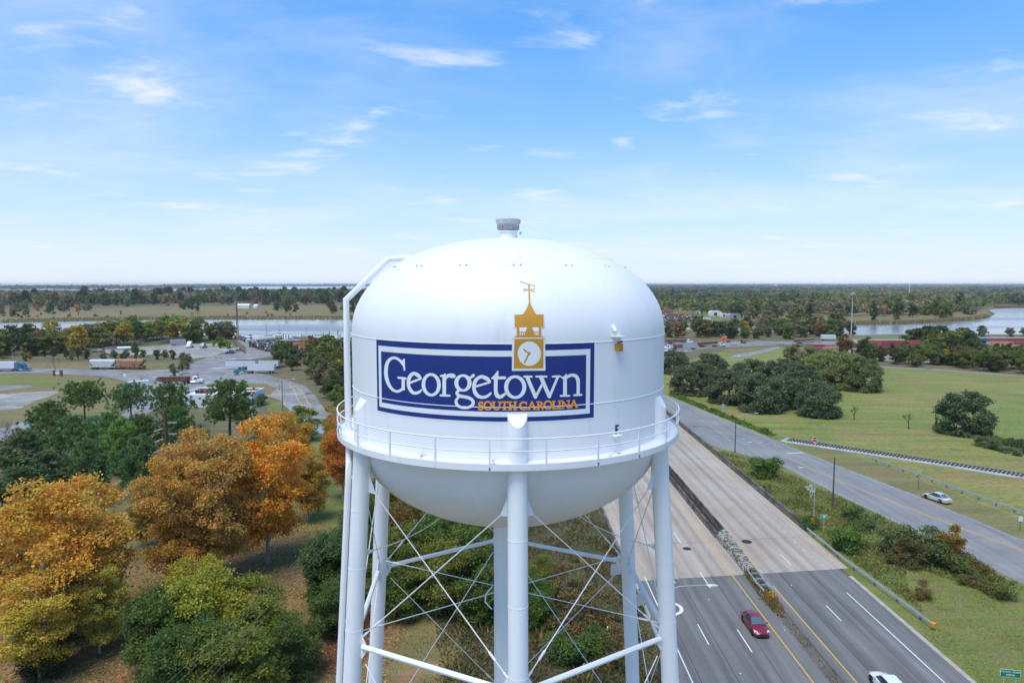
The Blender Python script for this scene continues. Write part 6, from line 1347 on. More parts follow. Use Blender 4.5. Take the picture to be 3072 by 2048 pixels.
    b = MB(); b.box((-h + 0.02, 0, 0.55 + hz), (0.03, 0.42, 0.14)); b.build('number_plate', 'lamp_clear', root)
    return root
sedan((26.25, 71.0), R_(-90), 'car_red', 'red sedan driving on the asphalt left carriageway')
sedan((73.0, 114.6), math.atan2(0.96, -0.28), 'car_champagne', 'champagne sedan parked on the grass beside the service road')
sedan((34.35, 59.3), R_(90), 'car_white', 'white sedan driving away on the right carriageway', 4.85)
for (a, c, rz, m_, lab, suv) in ((706, 1050, 180, 'car_white', 'white hatchback furthest back on the grass lot', True), (692, 1056, 180, 'car_white', 'white sedan between two cars on the grass lot', False), (690, 1061, 180, 'car_green', 'dark green estate car parked beside the street', True), (686, 1043, 90, 'car_blue', 'pale blue car half hidden behind the white cars', False)):
    sedan(G(a, c), R_(rz + 8), m_, lab, suv=suv)
# pickup
def pickup(loc, rz, pnt, label):
    r = empty('pickup_truck', (*loc, 0.03), rz, label, 'pickup')
    b = MB(); b.prism([(2.6, 0.45), (2.6, 0.85), (2.45, 1.0), (1.2, 1.08), (0.7, 1.65), (-0.6, 1.68), (-0.8, 1.05), (-2.6, 1.05), (-2.65, 0.45)], -0.95, 0.95); b.build('body', pnt, r, bevel=0.06)
    for s_ in (-1, 1): b = MB(); b.prism([(1.05, 1.1), (0.62, 1.57), (-0.5, 1.6), (-0.65, 1.1)], s_ * 0.955, s_ * 0.97); b.build('side_window', 'glass_dark', r)
    b = MB(); b.box((1.0, 0, 1.36), (0.06, 1.5, 0.5), ry=-0.6); b.build('windscreen', 'glass_dark', r)
    b = MB(); b.box((-1.75, 0, 1.06), (1.7, 1.6, 0.03)); b.build('load_bed', 'chassis', r)
    wheel_set(r, [(1.75, .85), (1.75, -.85), (-1.7, .85), (-1.7, -.85)], 0.38)
pickup(G(293, 1054), R_(0), 'truck_white', 'white pickup parked beyond the hopper railcars')

# trucks: local +x forward, origin at the tractor's middle
def tractor(root, pnt, x0=0.0, sleeper=True, tall=False, loc=None):
    b = MB(); P = [(3.5, 0.6), (3.55, 1.35), (3.4, 1.6), (1.9, 1.85), (1.45, 2.55 if not tall else 2.75), (1.0, 2.75 if not tall else 3.3), (-0.2 if not sleeper else -1.4, 2.85 if not tall else 3.9), (-0.2 if not sleeper else -1.4, 0.9), (-0.2 if not sleeper else -1.4, 0.6)]
    b.prism([(p[0] + x0, p[1]) for p in P], -1.05, 1.05); cab = b.build('cab', pnt, root, bevel=0.08)
    b = MB(); b.add([(1.93 + x0, -0.95, 1.88), (1.93 + x0, 0.95, 1.88), (1.50 + x0, 0.9, 2.52), (1.50 + x0, -0.9, 2.52)], [(0, 1, 2, 3)]); b.build('windscreen', 'glass_dark', root)
    for s_ in (-1, 1):
        b = MB(); b.prism([(1.75 + x0, 1.75), (1.35 + x0, 2.45), (0.6 + x0, 2.45), (0.6 + x0, 1.7)], s_ * 1.06, s_ * 1.075); b.build('door_window', 'glass_dark', root)
        b = MB(); b.box((3.0 + x0, s_ * 0.98, 0.85), (1.0, 0.22, 0.5)); b.build('fender', pnt, root)
        b = MB(); b.tube([(0.9 + x0, s_ * 0.85, 0.75), (-0.7 + x0, s_ * 0.85, 0.75)], 0.3, 10); b.build('fuel_tank', 'chrome', root)
        b = MB(); b.tube([(-0.3 + x0 - (1.3 if sleeper else 0), s_ * 0.95, 1.0), (-0.3 + x0 - (1.3 if sleeper else 0), s_ * 0.95, 3.6)], 0.08, 8); b.build('exhaust_stack', 'chrome', root)
        b = MB(); b.box((3.50 + x0, s_ * 0.80, 1.0), (0.12, 0.25, 0.18)); b.build('headlight', 'lamp_clear', root)
    b = MB(); b.box((3.52 + x0, 0, 1.05), (0.10, 1.0, 0.85)); b.build('grille', 'chrome', root)
    b = MB(); b.box((3.6 + x0, 0, 0.5), (0.25, 2.2, 0.32)); b.build('bumper', 'chrome', root)
    b = MB(); b.box((-0.6 + x0, 0, 0.75), (6.6, 0.9, 0.25)); b.build('frame', 'chassis', root)
    wheel_set(root, [(2.8 + x0, .95), (2.8 + x0, -.95), (-2.3 + x0, .9), (-2.3 + x0, -.9), (-3.5 + x0, .9), (-3.5 + x0, -.9)], 0.5, 0.34)
def dump_box(root, x0, x1, m_, h=2.7, zf=1.2, ribs=True, load=None, wheels=True, wpos=None, w2=1.25):
    b = MB(); t = 0.06; L = x1 - x0; cx = (x0 + x1) / 2
    for s_ in (-1, 1): b.box((cx, s_ * (w2 - t / 2), zf + h / 2), (L, t, h))
    b.box((x0 + t / 2, 0, zf + h / 2), (t, 2 * w2 - 2 * t - 0.004, h)); b.box((x1 - t / 2, 0, zf + h / 2), (t, 2 * w2 - 2 * t - 0.004, h)); b.box((cx, 0, zf + 0.05), (L - 0.2, 2 * w2 - 0.2, 0.1)); b.build('trailer_body', m_, root)
    if ribs:
        k = int(L / 0.62); me = None
        for i in range(k + 1):
            for s_ in (-1, 1):
                if me is None: b = MB(); b.box((0, 0, 0), (0.09, 0.07, h)); o = b.build('side_rib', m_, root); me = o.data
                else: o = bpy.data.objects.new('side_rib', me); COL.objects.link(o); o.parent = root
                o.location = (x0 + 0.05 + (L - 0.1) * i / k, s_ * (w2 + 0.033), zf + h / 2)
    if load:
        b = MB(); n = 14; vs = []
        for i in range(n + 1):
            for j in range(5):
                u = i / n; v = j / 4; vs.append((x0 + 0.08 + (L - 0.16) * u, (v - 0.5) * (2 * w2 - 0.04) * 1.0, zf + h + 0.03 + 0.10 * math.sin(u * 17 + j) * (0.4 + 0.6 * math.sin(math.pi * v)) + 0.15 * math.sin(math.pi * v)))
        b.add(vs, [(i * 5 + j, i * 5 + j + 1, (i + 1) * 5 + j + 1, (i + 1) * 5 + j) for i in range(n) for j in range(4)]); b.build('tarpaulin', load, root, smooth=True)
    b = MB(); b.box((cx, 0, zf - 0.12), (L * 0.96, 0.9, 0.22)); b.build('trailer_frame', 'chassis', root)
    if wheels: wheel_set(root, wpos or [(x0 + 1.2, .95), (x0 + 1.2, -.95), (x0 + 2.4, .95), (x0 + 2.4, -.95)], 0.5, 0.4)
def truck_at(name, a, c, rz, label): 
    x, y = G(a, c); return empty(name, (x, y, 0.03), rz, label, 'truck')
t = truck_at('semi_truck', 760, 1121, R_(182), 'teal nosed truck pulling a ribbed white open trailer'); t.location.y += 1.2; tractor(t, 'truck_teal', 4.6, sleeper=False); dump_box(t, -8.6, 2.4, 'trailer_white')
t = truck_at('semi_truck', 725, 1107, R_(180), 'white ribbed trailer under a sagging black tarpaulin'); dump_box(t, -6.5, 6.5, 'trailer_white', load='tarp_black')
t = truck_at('semi_truck', 802, 1106, R_(181), 'white truck with a tarped trailer behind the teal truck'); dump_box(t, -5.2, 3.4, 'trailer_white', load='tarp_black'); tractor(t, 'truck_white', 7.0, sleeper=False)
t = truck_at('semi_truck', 45, 1113, R_(0), 'blue sleeper truck hauling a long white box trailer'); tractor(t, 'truck_blue', 3.0, tall=True); b = MB(); b.box((-6.2, 0, 2.65), (13.5, 2.5, 2.8)); b.build('box_trailer', 'trailer_white', t); b = MB(); b.box((-6.4, 0, 1.1), (12, 0.9, 0.25)); b.build('trailer_frame', 'chassis', t); wheel_set(t, [(-11.5, .95), (-11.5, -.95), (-10.2, .95), (-10.2, -.95)], 0.5, 0.4)
t = truck_at('box_truck', 408, 1173, R_(215), 'white box truck waiting beside the round topped pine'); b = MB(); b.box((-0.8, 0, 2.2), (6.4, 2.4, 2.6)); b.build('cargo_box', 'trailer_white', t); b = MB(); b.prism([(4.4, 0.6), (4.45, 1.4), (4.1, 1.55), (3.6, 2.35), (2.45, 2.4), (2.45, 0.6)], -1.0, 1.0); b.build('cab', 'truck_white', t); b = MB(); b.box((0.5, 0, 0.75), (7.2, 0.9, 0.2)); b.build('frame', 'chassis', t); wheel_set(t, [(3.5, .95), (3.5, -.95), (-2.2, .95), (-2.2, -.95)], 0.48, 0.3)
for (a, c, m_, tall, lab) in ((569, 1043, 'truck_white', True, 'white high cab tractor parked on the gravel lot'), (610, 1044, 'truck_green', False, 'green and white tractor with tall exhausts on the gravel lot')):
    t = truck_at('tractor_unit', a, c, R_(-82), lab); tractor(t, m_, 0, tall=tall)
    if m_ == 'truck_green': b = MB(); b.box((0.2, 0, 2.9), (2.4, 2.0, 0.25)); b.build('roof_panel', 'truck_white', t)
t = truck_at('box_trailer', 534, 1036, R_(30), 'grey box trailer parked at the back of the gravel lot'); b = MB(); b.box((0, 0, 2.3), (8.5, 2.4, 2.7)); b.build('cargo_box', 'trailer_grey', t); b = MB(); b.box((0, 0, 0.85), (7.5, 0.8, 0.2)); b.build('trailer_frame', 'chassis', t); wheel_set(t, [(-3.0, .9), (-3.0, -.9), (-1.8, .9), (-1.8, -.9)], 0.48, 0.4)
def log_truck(a, c, rz, label, cabm='truck_white', cab=True, L=10.5, tilt=0.0, seed=1):
    t = truck_at('log_truck', a, c, rz, label); rr = random.Random(seed)
    if cab: tractor(t, cabm, L / 2 + 1.2, sleeper=False)
    b = MB(); b.box((-0.5, 0, 0.95), (L, 0.8, 0.25)); b.build('trailer_frame', 'chassis', t)
    for x in (-L * 0.42, -L * 0.12, L * 0.16, L * 0.42):
        for s_ in (-1, 1): b = MB(); b.box((x, s_ * 1.2, 2.1), (0.12, 0.1, 2.2)); b.build('stake', 'rust', t)
    for r_ in range(5):
        for k in range(6 - (r_ > 3)):
            y = -0.95 + 0.38 * k + (0.19 if r_ % 2 else 0); z = 1.3 + 0.33 * r_
            if abs(y) > 1.1: continue
            l0, l1 = -L / 2 - rr.uniform(0.2, 2.2), L / 2 - rr.uniform(0, 0.8); b = MB(); b.tube([(l0, y, z), (l1, y + rr.uniform(-.06, .06), z + rr.uniform(-.04, .06) + tilt * 0.9)], [rr.uniform(0.11, 0.16), rr.uniform(0.16, 0.2)], 7); b.build('log', 'log_wood' if rr.random() > 0.2 else 'log_end', t)
    wheel_set(t, [(-L * 0.38, .95), (-L * 0.38, -.95), (-L * 0.26, .95), (-L * 0.26, -.95)], 0.5, 0.4)
log_truck(528, 1151, R_(4), 'white cabbed log truck stopped at the junction by the pines', seed=2)
log_truck(2030, 1031, R_(8), 'log truck with a white cab nearest the tank on the far road', L=12, seed=3)
log_truck(2125, 1041, R_(14), 'log truck with a white cab below the orange tractor', L=12, seed=4, tilt=1.0)
log_truck(2415, 1031, R_(12), 'log trailer without a cab near the stacked containers', cab=False, L=12, seed=5, tilt=0.8)
t = truck_at('tractor_unit', 2172, 1027, R_(180), 'bright orange sleeper tractor on the far truck road'); tractor(t, 'truck_orange', 0, tall=True)
t = truck_at('dump_truck', 2022, 1049, R_(180), 'white cabbed dump truck with a rusty red body'); tractor(t, 'truck_white', 2.5, sleeper=False); dump_box(t, -4.5, 0.2, 'rust', 1.9, wheels=False)
t = truck_at('semi_truck', 2060, 1049, R_(174), 'silver grey open top trailer on the far truck road'); dump_box(t, -5.5, 5.0, 'trailer_grey'); b = MB(); b.box((5.6, 0, 1.9), (0.9, 2.1, 2.4)); b.build('cab', 'truck_white', t)
t = truck_at('tractor_unit', 1999, 1066, R_(-60), 'white tractor half hidden behind the tank edge'); tractor(t, 'truck_white', 0)
t = truck_at('box_trailer', 2484, 1021, R_(0), 'white box trailer beside the container stacks'); b = MB(); b.box((0, 0, 2.4), (9.0, 2.5, 2.8)); b.build('cargo_box', 'trailer_white', t); b = MB(); b.box((0, 0, 0.85), (8, 0.8, 0.2)); b.build('trailer_frame', 'chassis', t); wheel_set(t, [(-3.2, .9), (-3.2, -.9)], 0.48, 0.4)
t = truck_at('bogie_trailer', 2232, 1030, 0.0, 'dark empty trailer bogie parked on the far truck road'); b = MB(); b.box((0, 0, 1.3), (4.5, 1.6, 0.3)); b.box((-1.6, 0, 1.9), (0.3, 1.8, 1.0)); b.build('frame', 'chassis', t); wheel_set(t, [(-1.2, .9), (-1.2, -.9), (0.4, .9), (0.4, -.9)], 0.52, 0.4)
# hopper railcars
def hopper(a, c, m_, label, L=11.4):
    x, y = G(a, c); r = empty('hopper_railcar', (x, y, 0.03), R_(0), label, 'railcar'); h = L / 2
    b = MB(); b.loft([[(xx, -1.45, z0), (xx, -1.55, z1 - 0.5), (xx, -1.0, z1), (xx, 1.0, z1), (xx, 1.55, z1 - 0.5), (xx, 1.45, z0)] for xx, z0, z1 in ((-h + 0.2, 3.3, 4.3), (-h + 2.2, 1.35, 4.3), (h - 2.2, 1.35, 4.3), (h - 0.2, 3.3, 4.3))]); b.build('hopper_body', m_, r)
    b = MB(); b.box((0, 0, 4.42), (L - 1.2, 0.8, 0.12)); b.build('roof_walk', 'trailer_grey', r)
    for s_ in (-1, 1):
        b = MB(); b.box((0, s_ * 1.46, 1.2), (L, 0.14, 0.32)); b.build('side_sill', m_, r)
        for k in range(9): b = MB(); b.box((-h + 1.7 + (L - 3.4) * k / 8, s_ * 1.56, 2.6), (0.09, 0.08, 2.5)); b.build('side_rib', m_, r)
        b = MB()
        for e in (-1, 1): b.tube([(e * (h - 0.3), s_ * 1.3, 1.3), (e * (h - 0.3), s_ * 1.3, 4.2)], 0.05, 5)
        b.build('end_post', m_, r)
    for e in (-1, 1):
        b = MB(); b.box((e * (h - 1.6), 0, 0.75), (2.4, 2.0, 0.4)); bo = b.build('bogie', 'chassis', r); wheel_set(r, [(e * (h - 1.6) + d, s_) for d in (-0.9, 0.9) for s_ in (-0.75, 0.75)], 0.45, 0.14, 'rail_wheel')
    for xx in (-2.3, 0, 2.3): b = MB(); b.box((xx, 0, 1.0), (1.6, 1.9, 0.8), taper=(1.3, 1.2)); b.build('discharge_gate', 'chassis', r)
hopper(313, 1107, 'hopper_white', 'streaked white hopper railcar coupled to a rusty one'); hopper(394, 1107, 'rust_light', 'rusty orange hopper railcar standing at the road', 12.2)
ribbon('siding_rail', [G(-60, 1107.5), G(500, 1107.5)], 0.15, 0.05, 'rail_steel')

# boats and scrapyard on the left river
def boat(a, c, rz, L, label, cabin=True, mast=0.0, hull='boat_white', decks=1, name='motor_boat', wheelhouse=False):
    x, y = G(a, c); r = empty(name, (x, y, 0.05), rz, label, 'boat'); h = L / 2; w_ = L * 0.16
    b = MB(); st = []
    for u, wf, zt in ((-1, 0.85, 0.22), (-0.5, 1.0, 0.22), (0.2, 0.98, 0.25), (0.65, 0.65, 0.30), (1.0, 0.06, 0.36)): X = u * h; st.append([(X, -w_ * wf, zt * L * 0.45), (X * 0.96, -w_ * wf * 0.8, 0.0), (X * 0.94, 0, -0.3), (X * 0.96, w_ * wf * 0.8, 0.0), (X, w_ * wf, zt * L * 0.45)])
    b.loft(st); b.build('hull', hull, r, smooth=40); zt = L * 0.10
    if cabin:
        for k in range(decks):
            sc = 1 - 0.25 * k; b = MB(); b.box((-0.1 * h, 0, zt + 0.9 + 1.9 * k), (h * 0.9 * sc, w_ * 1.5 * sc, 1.9), taper=(0.85, 0.9)); b.build('cabin', 'boat_white', r)
            b = MB(); b.box((-0.1 * h, 0, zt + 1.25 + 1.9 * k), (h * 0.86 * sc, w_ * 1.47 * sc, 0.5), taper=(0.96, 0.985)); b.build('cabin_window', 'glass_dark', r)
    if mast: b = MB(); b.tube([(0.1 * h, 0, zt), (0.1 * h, 0, zt + mast)], [0.16, 0.07], 6); b.build('mast', 'boat_dark', r); b = MB(); b.tube([(0.1 * h, 0, zt + mast * 0.3), (-0.5 * h, 0, zt + mast * 0.45)], 0.06, 5); b.build('boom', 'boat_dark', r)
    b = MB()
    b.tube([(h * 0.9, 0, L * 0.19), (h * 0.3, w_ * 0.9, L * 0.155), (-h * 0.9, w_ * 0.85, L * 0.14)], 0.05, 4); b.build('deck_rail', 'chrome', r)
    return r
boat(748, 1024, R_(-95), 9.5, 'white twin deck cabin cruiser moored by the quay', decks=2)
boat(803, 1016, R_(190), 11, 'white trawler with a dark mast on the river', mast=10, decks=1, name='trawler')
boat(770, 1032, R_(-150), 6, 'small white launch lying among the scrap')
tg = boat(838, 1019, R_(-60), 13, 'old white tugboat with a raised wheelhouse beside the quay', decks=3, mast=9, hull='rust', name='tugboat')
boat(880, 1018, R_(200), 7, 'teal hulled work boat beside the pilings', hull='boat_teal', name='work_boat'); boat(893, 1014, R_(170), 6, 'small teal launch behind the work boat', hull='boat_teal', cabin=False, name='launch')
boat(955, 1005, R_(185), 6, 'low white launch moored behind the sheds', cabin=False, name='launch')
def gable(a, c, rz, L, W_, h, rh, label, roof='roof_brown', wallm='shed_white', cat='shed', name='shed', open_end=False):
    x, y = G(a, c); r = empty(name, (x, y, 0.02), rz, label, cat)
    b = MB(); b.prism([(-W_ / 2, 0), (W_ / 2, 0), (W_ / 2, h), (0, h + rh - 0.05), (-W_ / 2, h)], -L / 2, L / 2); b.build('wall', wallm, r)
    for s_ in (-1, 1):
        b = MB(); b.add([(s_ * (W_ / 2 + 0.3), -L / 2 - 0.3, h - 0.12), (s_ * (W_ / 2 + 0.3), L / 2 + 0.3, h - 0.12), (0, L / 2 + 0.3, h + rh + 0.06), (0, -L / 2 - 0.3, h + rh + 0.06), (s_ * (W_ / 2 + 0.3), -L / 2 - 0.3, h), (s_ * (W_ / 2 + 0.3), L / 2 + 0.3, h), (0, L / 2 + 0.3, h + rh + 0.18), (0, -L / 2 - 0.3, h + rh + 0.18)], [(0, 1, 2, 3), (4, 7, 6, 5), (0, 4, 5, 1), (1, 5, 6, 2), (2, 6, 7, 3), (3, 7, 4, 0)]); b.build('roof', roof, r)
    b = MB(); b.box((0, -L / 2 - 0.02, 1.1), (1.4 if not open_end else W_ * 0.8, 0.05, 2.2)); b.build('door', 'trim_black' if open_end else 'sign_back', r)  # open ends have no door: a black panel stands in for the shaded inside
    for k in (-1, 1): b = MB(); b.box((k * W_ * 0.33, -L / 2 - 0.02, h * 0.55), (0.8, 0.04, 0.8)); b.build('window', 'glass_dark', r)
    return r
gable(957, 1036, R_(-10), 10, 7.0, 3.0, 1.6, 'white gabled shed with a dark roof at the scrapyard'); gable(905, 1028, R_(80), 9, 5.0, 2.6, 1.2, 'low white shed behind the golden tree'); 
gable(345, 1058, R_(-75), 8.5, 3.2, 2.8, 0.4, 'rusty ended white shed beside the cedar', roof='rust', open_end=True); gable(380, 1058, R_(-70), 8.0, 3.2, 2.9, 0.3, 'long white open ended shed right of the rusty one', roof='roof_white', open_end=True)
gable(731, 924, R_(90), 20, 9, 4.5, 2.0, 'long white house standing across the river', roof='roof_white', cat='house', name='house'); gable(770, 924, R_(60), 9, 7, 3.5, 2, 'small white outbuilding beside the long white house', roof='roof_white')
# crane with tall lattice boom
def lattice(a, c, h, w_, label, base, basem, lean=0.0, name='crane', boomm='boat_dark'):
    x, y = G(a, c); r = empty(name, (x, y, 0.05), 0, label, 'crane'); b = MB(); n = int(h / (w_ * 1.6)); cs = [(-1, -1), (1, -1), (1, 1), (-1, 1)]
    P = lambda k, j: (cs[j][0] * w_ / 2 * (1 - 0.5 * k / n) + lean * h * k / n, cs[j][1] * w_ / 2 * (1 - 0.5 * k / n), 2 + (h - 2) * k / n)
    for j in range(4): b.tube([P(0, j), P(n, j)], 0.13, 4)
    for k in range(n):
        for j in range(4): b.tube([P(k, j), P(k + 1, (j + 1) % 4)], 0.07, 3)
    b.build('lattice_boom', boomm, r)
    b = MB(); b.box((0, 0, 1.6), (base * 0.8, base * 0.6, 1.8), taper=(0.8, 0.9)); b.build('crane_cab', basem, r); b = MB(); b.box((0, 0, 0.4), (base, base * 0.8, 0.8)); b.build('crawler', 'chassis', r)
    b = MB(); b.tube([(lean * h, 0, h), (lean * h + 0.8, -1.2, 2.0)], 0.04, 4); b.build('hoist_cable', 'wire', r)
mat('crane_yellow', (0.55, 0.32, 0.05), rough=0.6, noise=0.2, dirt=(0.25, 0.10, 0.05)); mat('crane_rust', (0.30, 0.12, 0.06), rough=0.8, noise=0.3)
lattice(713, 1016, 25, 1.1, 'tall thin crane mast with an orange base by the river', 5, 'crane_yellow', 0.005, boomm='crane_rust'); lattice(2014, 966, 33, 2.2, 'black lattice crane standing in the salvage yard', 8, 'boat_dark', 0.02)
t = empty('excavator', (*G(818, 1030), 0.02), R_(70), 'yellow excavator working on the scrap heap', 'excavator'); b = MB(); b.box((0, 0, 0.5), (4, 3, 0.9)); b.build('tracks', 'chassis', t); b = MB(); b.box((-0.3, 0, 1.9), (3.2, 2.6, 1.7)); b.build('cab', 'crane_yellow', t); b = MB(); b.tube([(1, 0, 1.8), (3.2, 0, 4.6), (5.2, 0, 3.0), (5.4, 0, 1.2)], [0.3, 0.28, 0.2, 0.15], 6); b.build('arm', 'crane_yellow', t); b = MB(); b.box((5.5, 0, 0.9), (0.8, 1.1, 0.8)); b.build('bucket', 'chassis', t)
def barge(a, c, rz, L, W_, h, m_, label, roof=None, name='barge', cat='barge'):
    x, y = G(a, c); r = empty(name, (x, y, 0.02), rz, label, cat); b = MB(); b.prism([(-L / 2, h), (-L / 2 + 0.8, 0), (L / 2 - 0.8, 0), (L / 2, h)], -W_ / 2, W_ / 2); b.build('hull', m_, r)
    for k in range(8):
        for s_ in (-1, 1): b = MB(); b.box((-L * 0.40 + L * 0.8 * k / 7, s_ * (W_ / 2 + 0.06), h * 0.5), (0.14, 0.1, h * 0.96)); b.build('side_rib', m_, r)
    if roof: b = MB(); b.box((-L * 0.05, 0, h + 0.08), (L * 0.8, W_ * 0.96, 0.12)); b.build('deck', roof, r)
barge(872, 1037, R_(-3), 17, 5, 3.4, 'rust', 'dark rusty barge with a pale deck at the scrapyard', 'trailer_grey'); barge(862, 1052, R_(0), 9, 3, 2.6, 'rust', 'rusty red scrap container below the barge', None, 'scrap_container', 'container'); barge(897, 1040, R_(10), 8, 3.4, 2.6, 'rust_light', 'orange rusted tank section beside the barge', None, 'tank_section', 'scrap')
t = truck_at('dump_truck', 890, 1051, R_(10), 'small white truck parked against the rusty scrap'); b = MB(); b.prism([(2.4, 0.5), (2.4, 1.3), (1.6, 1.5), (1.2, 2.3), (0.0, 2.3), (0.0, 0.5)], -1, 1); b.build('cab', 'truck_white', t); b = MB(); b.box((-1.6, 0, 1.2), (3.2, 2.0, 1.2)); b.build('load_bed', 'rust', t); wheel_set(t, [(1.6, .9), (1.6, -.9), (-1.8, .9), (-1.8, -.9)], 0.45, 0.3)
ms = bpy.data.materials.new('scrap_metal'); ms.use_nodes = True; at_ = N(ms.node_tree, 'ShaderNodeAttribute', attribute_name='tint'); ms.node_tree.links.new(at_.outputs['Color'], ms.node_tree.nodes['Principled BSDF'].inputs['Base Color']); ms.node_tree.nodes['Principled BSDF'].inputs['Roughness'].default_value = 0.7; MATS['scrap_metal'] = ms
def heap(name, label, poly, n, hmax, size, cols, seed):
    rng = np.random.default_rng(seed); pts = np.array(scatter_fast([(p[0] + 2000, p[1]) for p in poly], n, rng)); pts[:, 0] -= 2000; c = pts.mean(0); rad = np.abs(pts - c).max(0)
    e = np.clip(1 - (((pts - c) / rad) ** 2).sum(1), 0.05, 1); z = hmax * np.sqrt(e) * rng.uniform(0.1, 1, n); C = np.stack([pts[:, 0], pts[:, 1], z], -1); Q = leaves(rng, C, size, np.zeros((n, 3)), 0, 0.3, 1.0, 0.55, 0.6)
    me = quads_mesh(name, Q, np.array(cols)[rng.integers(0, len(cols), n)] * rng.uniform(0.6, 1.3, (n, 1)), ['scrap_metal']); o = bpy.data.objects.new(name, me); COL.objects.link(o); return tag(o, label, 'scrap heap', None, 'stuff')
SC = [(0.34, 0.335, 0.33), (0.15, 0.14, 0.13), (0.06, 0.055, 0.05), (0.22, 0.21, 0.20), (0.11, 0.10, 0.09), (0.46, 0.46, 0.455), (0.18, 0.09, 0.06)]
heap('scrap_heap', 'grey heap of crushed scrap metal on the quay', px([(748, 1040), (768, 1027), (838, 1030), (848, 1050), (800, 1055)]), 4200, 3.4, 1.5, SC, 1)
heap('scrap_heap', 'dark debris on the bank beside the crane mast', px([(705, 1018), (722, 1012), (742, 1020), (738, 1026)]), 500, 1.8, 0.9, SC[1:], 2)
heap('scrap_heap', 'mixed debris piles spread over the salvage yard', px([(1990, 966), (1990, 940), (2060, 945), (2110, 955), (2090, 966)]), 1400, 2.2, 2.2, SC + [(0.4, 0.08, 0.06), (0.3, 0.12, 0.06)], 3)
# brick edged wall
b = MB(); WP = [Vector((*G(*p), 0)) for p in ((702, 1018), (704, 1030), (713, 1043), (726, 1053), (737, 1060))]; rr = []
for i, p in enumerate(WP):
    d = (WP[min(i + 1, 4)] - WP[max(0, i - 1)]).normalized(); nn = Vector((-d.y, d.x, 0)) * 0.2; rr.append([p - nn, p + nn, p + nn + Vector((0, 0, 1.1)), p - nn + Vector((0, 0, 1.1))])
b.loft(rr); tag(b.build('garden_wall', 'brick_wall'), 'low curving brown wall beside the quay lane', 'wall')
# flat white roof building with dark red band, low behind the pines
x, y = G(655, 1222); r = empty('flat_roof_building', (x, y, 0), R_(-3), 'low flat roofed white building with a dark red band', 'building')
b = MB(); b.box((0, 4.5, 1.9), (21, 9, 3.8)); b.build('wall', 'shed_white', r); b = MB(); b.box((0, 4.5, 3.85), (20.4, 8.4, 0.1)); b.build('roof', 'roof_white', r)
for (cx_, cy_, lx, ly) in ((0, 8.9, 21.2, 0.3), (-10.5, 4.5, 0.3, 8.5), (10.5, 4.5, 0.3, 8.5)):
    b = MB(); b.box((cx_, cy_, 4.25), (lx, ly, 0.95)); b.build('parapet', 'roof_white', r)
b = MB(); b.box((0, 8.70, 4.15), (20.4, 0.06, 0.5)); b.build('red_band', 'band_red', r); b = MB(); b.box((10.30, 4.5, 4.15), (0.06, 8.2, 0.5)); b.build('red_band', 'band_red', r)
for k in range(5): b = MB(); b.box((-8 + 4 * k, -0.03, 1.6), (1.6, 0.06, 1.4)); b.build('window', 'glass_dark', r)
for k in range(4): b = MB(); b.box((-7.5 + 1.4 * k, 2.2, 4.4), (0.9, 0.9, 1.0)); b.build('roof_unit', 'chassis' if k != 2 else 'band_red', r)
# container yard
CC = {'faded red': (0.36, 0.10, 0.085), 'brick red': (0.28, 0.075, 0.06), 'pale pink': (0.50, 0.26, 0.22), 'blue': (0.06, 0.13, 0.28), 'grey': (0.36, 0.37, 0.37), 'yellow': (0.52, 0.33, 0.06)}
for k, v in CC.items(): mat('cont_' + k, v, rough=0.7, noise=0.15, nscale=0.5, dirt=tuple(q * 0.6 for q in v), dscale=0.5, dcut=(0.55, 0.75))
CM = {}
def container(x, y, z, rz, kind, label, group, L=12.2):
    o = empty('shipping_container', (x, y, z), rz, label, 'container', group)
    if (kind, L) not in CM:
        b = MB(); b.box((0, 0, 1.3), (L - 0.1, 2.30, 2.5)); ob = b.build('shell', 'cont_' + kind, None); m1 = ob.data; bpy.data.objects.remove(ob)
        b = MB(); n = int(L / 0.55)
        for i in range(n):
            for s_ in (-1, 1): b.box((-L / 2 + 0.3 + (L - 0.6) * i / (n - 1), s_ * 1.17, 1.3), (0.26, 0.06, 2.3))
        ob = b.build('corrugation', 'cont_' + kind, None); m2 = ob.data; bpy.data.objects.remove(ob)
        b = MB()
        for sx in (-1, 1):
            for sy in (-1, 1): b.box((sx * (L / 2 - 0.08), sy * 1.14, 1.3), (0.16, 0.16, 2.58))
        ob = b.build('corner_posts', 'cont_' + kind, None); m3 = ob.data; bpy.data.objects.remove(ob); CM[(kind, L)] = (m1, m2, m3)
    for nm, me in zip(('shell', 'corrugation', 'corner_posts'), CM[(kind, L)]):
        c = bpy.data.objects.new(nm, me); COL.objects.link(c); c.parent = o
        if nm != 'shell': c['kind'] = 'stuff'
rr = random.Random(9)
def row(a, c, n, dx, kinds, stack, phrase, rz=0.0, L=12.2):
    x0, y0 = G(a, c)
    for i in range(n):
        for k in range(stack if not isinstance(stack, list) else stack[i % len(stack)]):
            kd = kinds[(i + 3 * k) % len(kinds)]; lv = 'resting on another ' if k else ''
            container(x0 + dx * i * math.cos(rz), y0 + dx * i * math.sin(rz) + rr.uniform(-.2, .2), 0.03 + 2.6 * k, rz, kd, f'{kd} shipping container {lv}{phrase}', f'{kd} containers {lv}{phrase}', L)
row(2610, 1048, 3, 12.5, ['faded red', 'brick red', 'faded red'], 2, 'in the row left of the belt trees'); row(2590, 1062, 3, 12.5, ['pale pink', 'faded red'], 1, 'in the near row left of the belt trees')
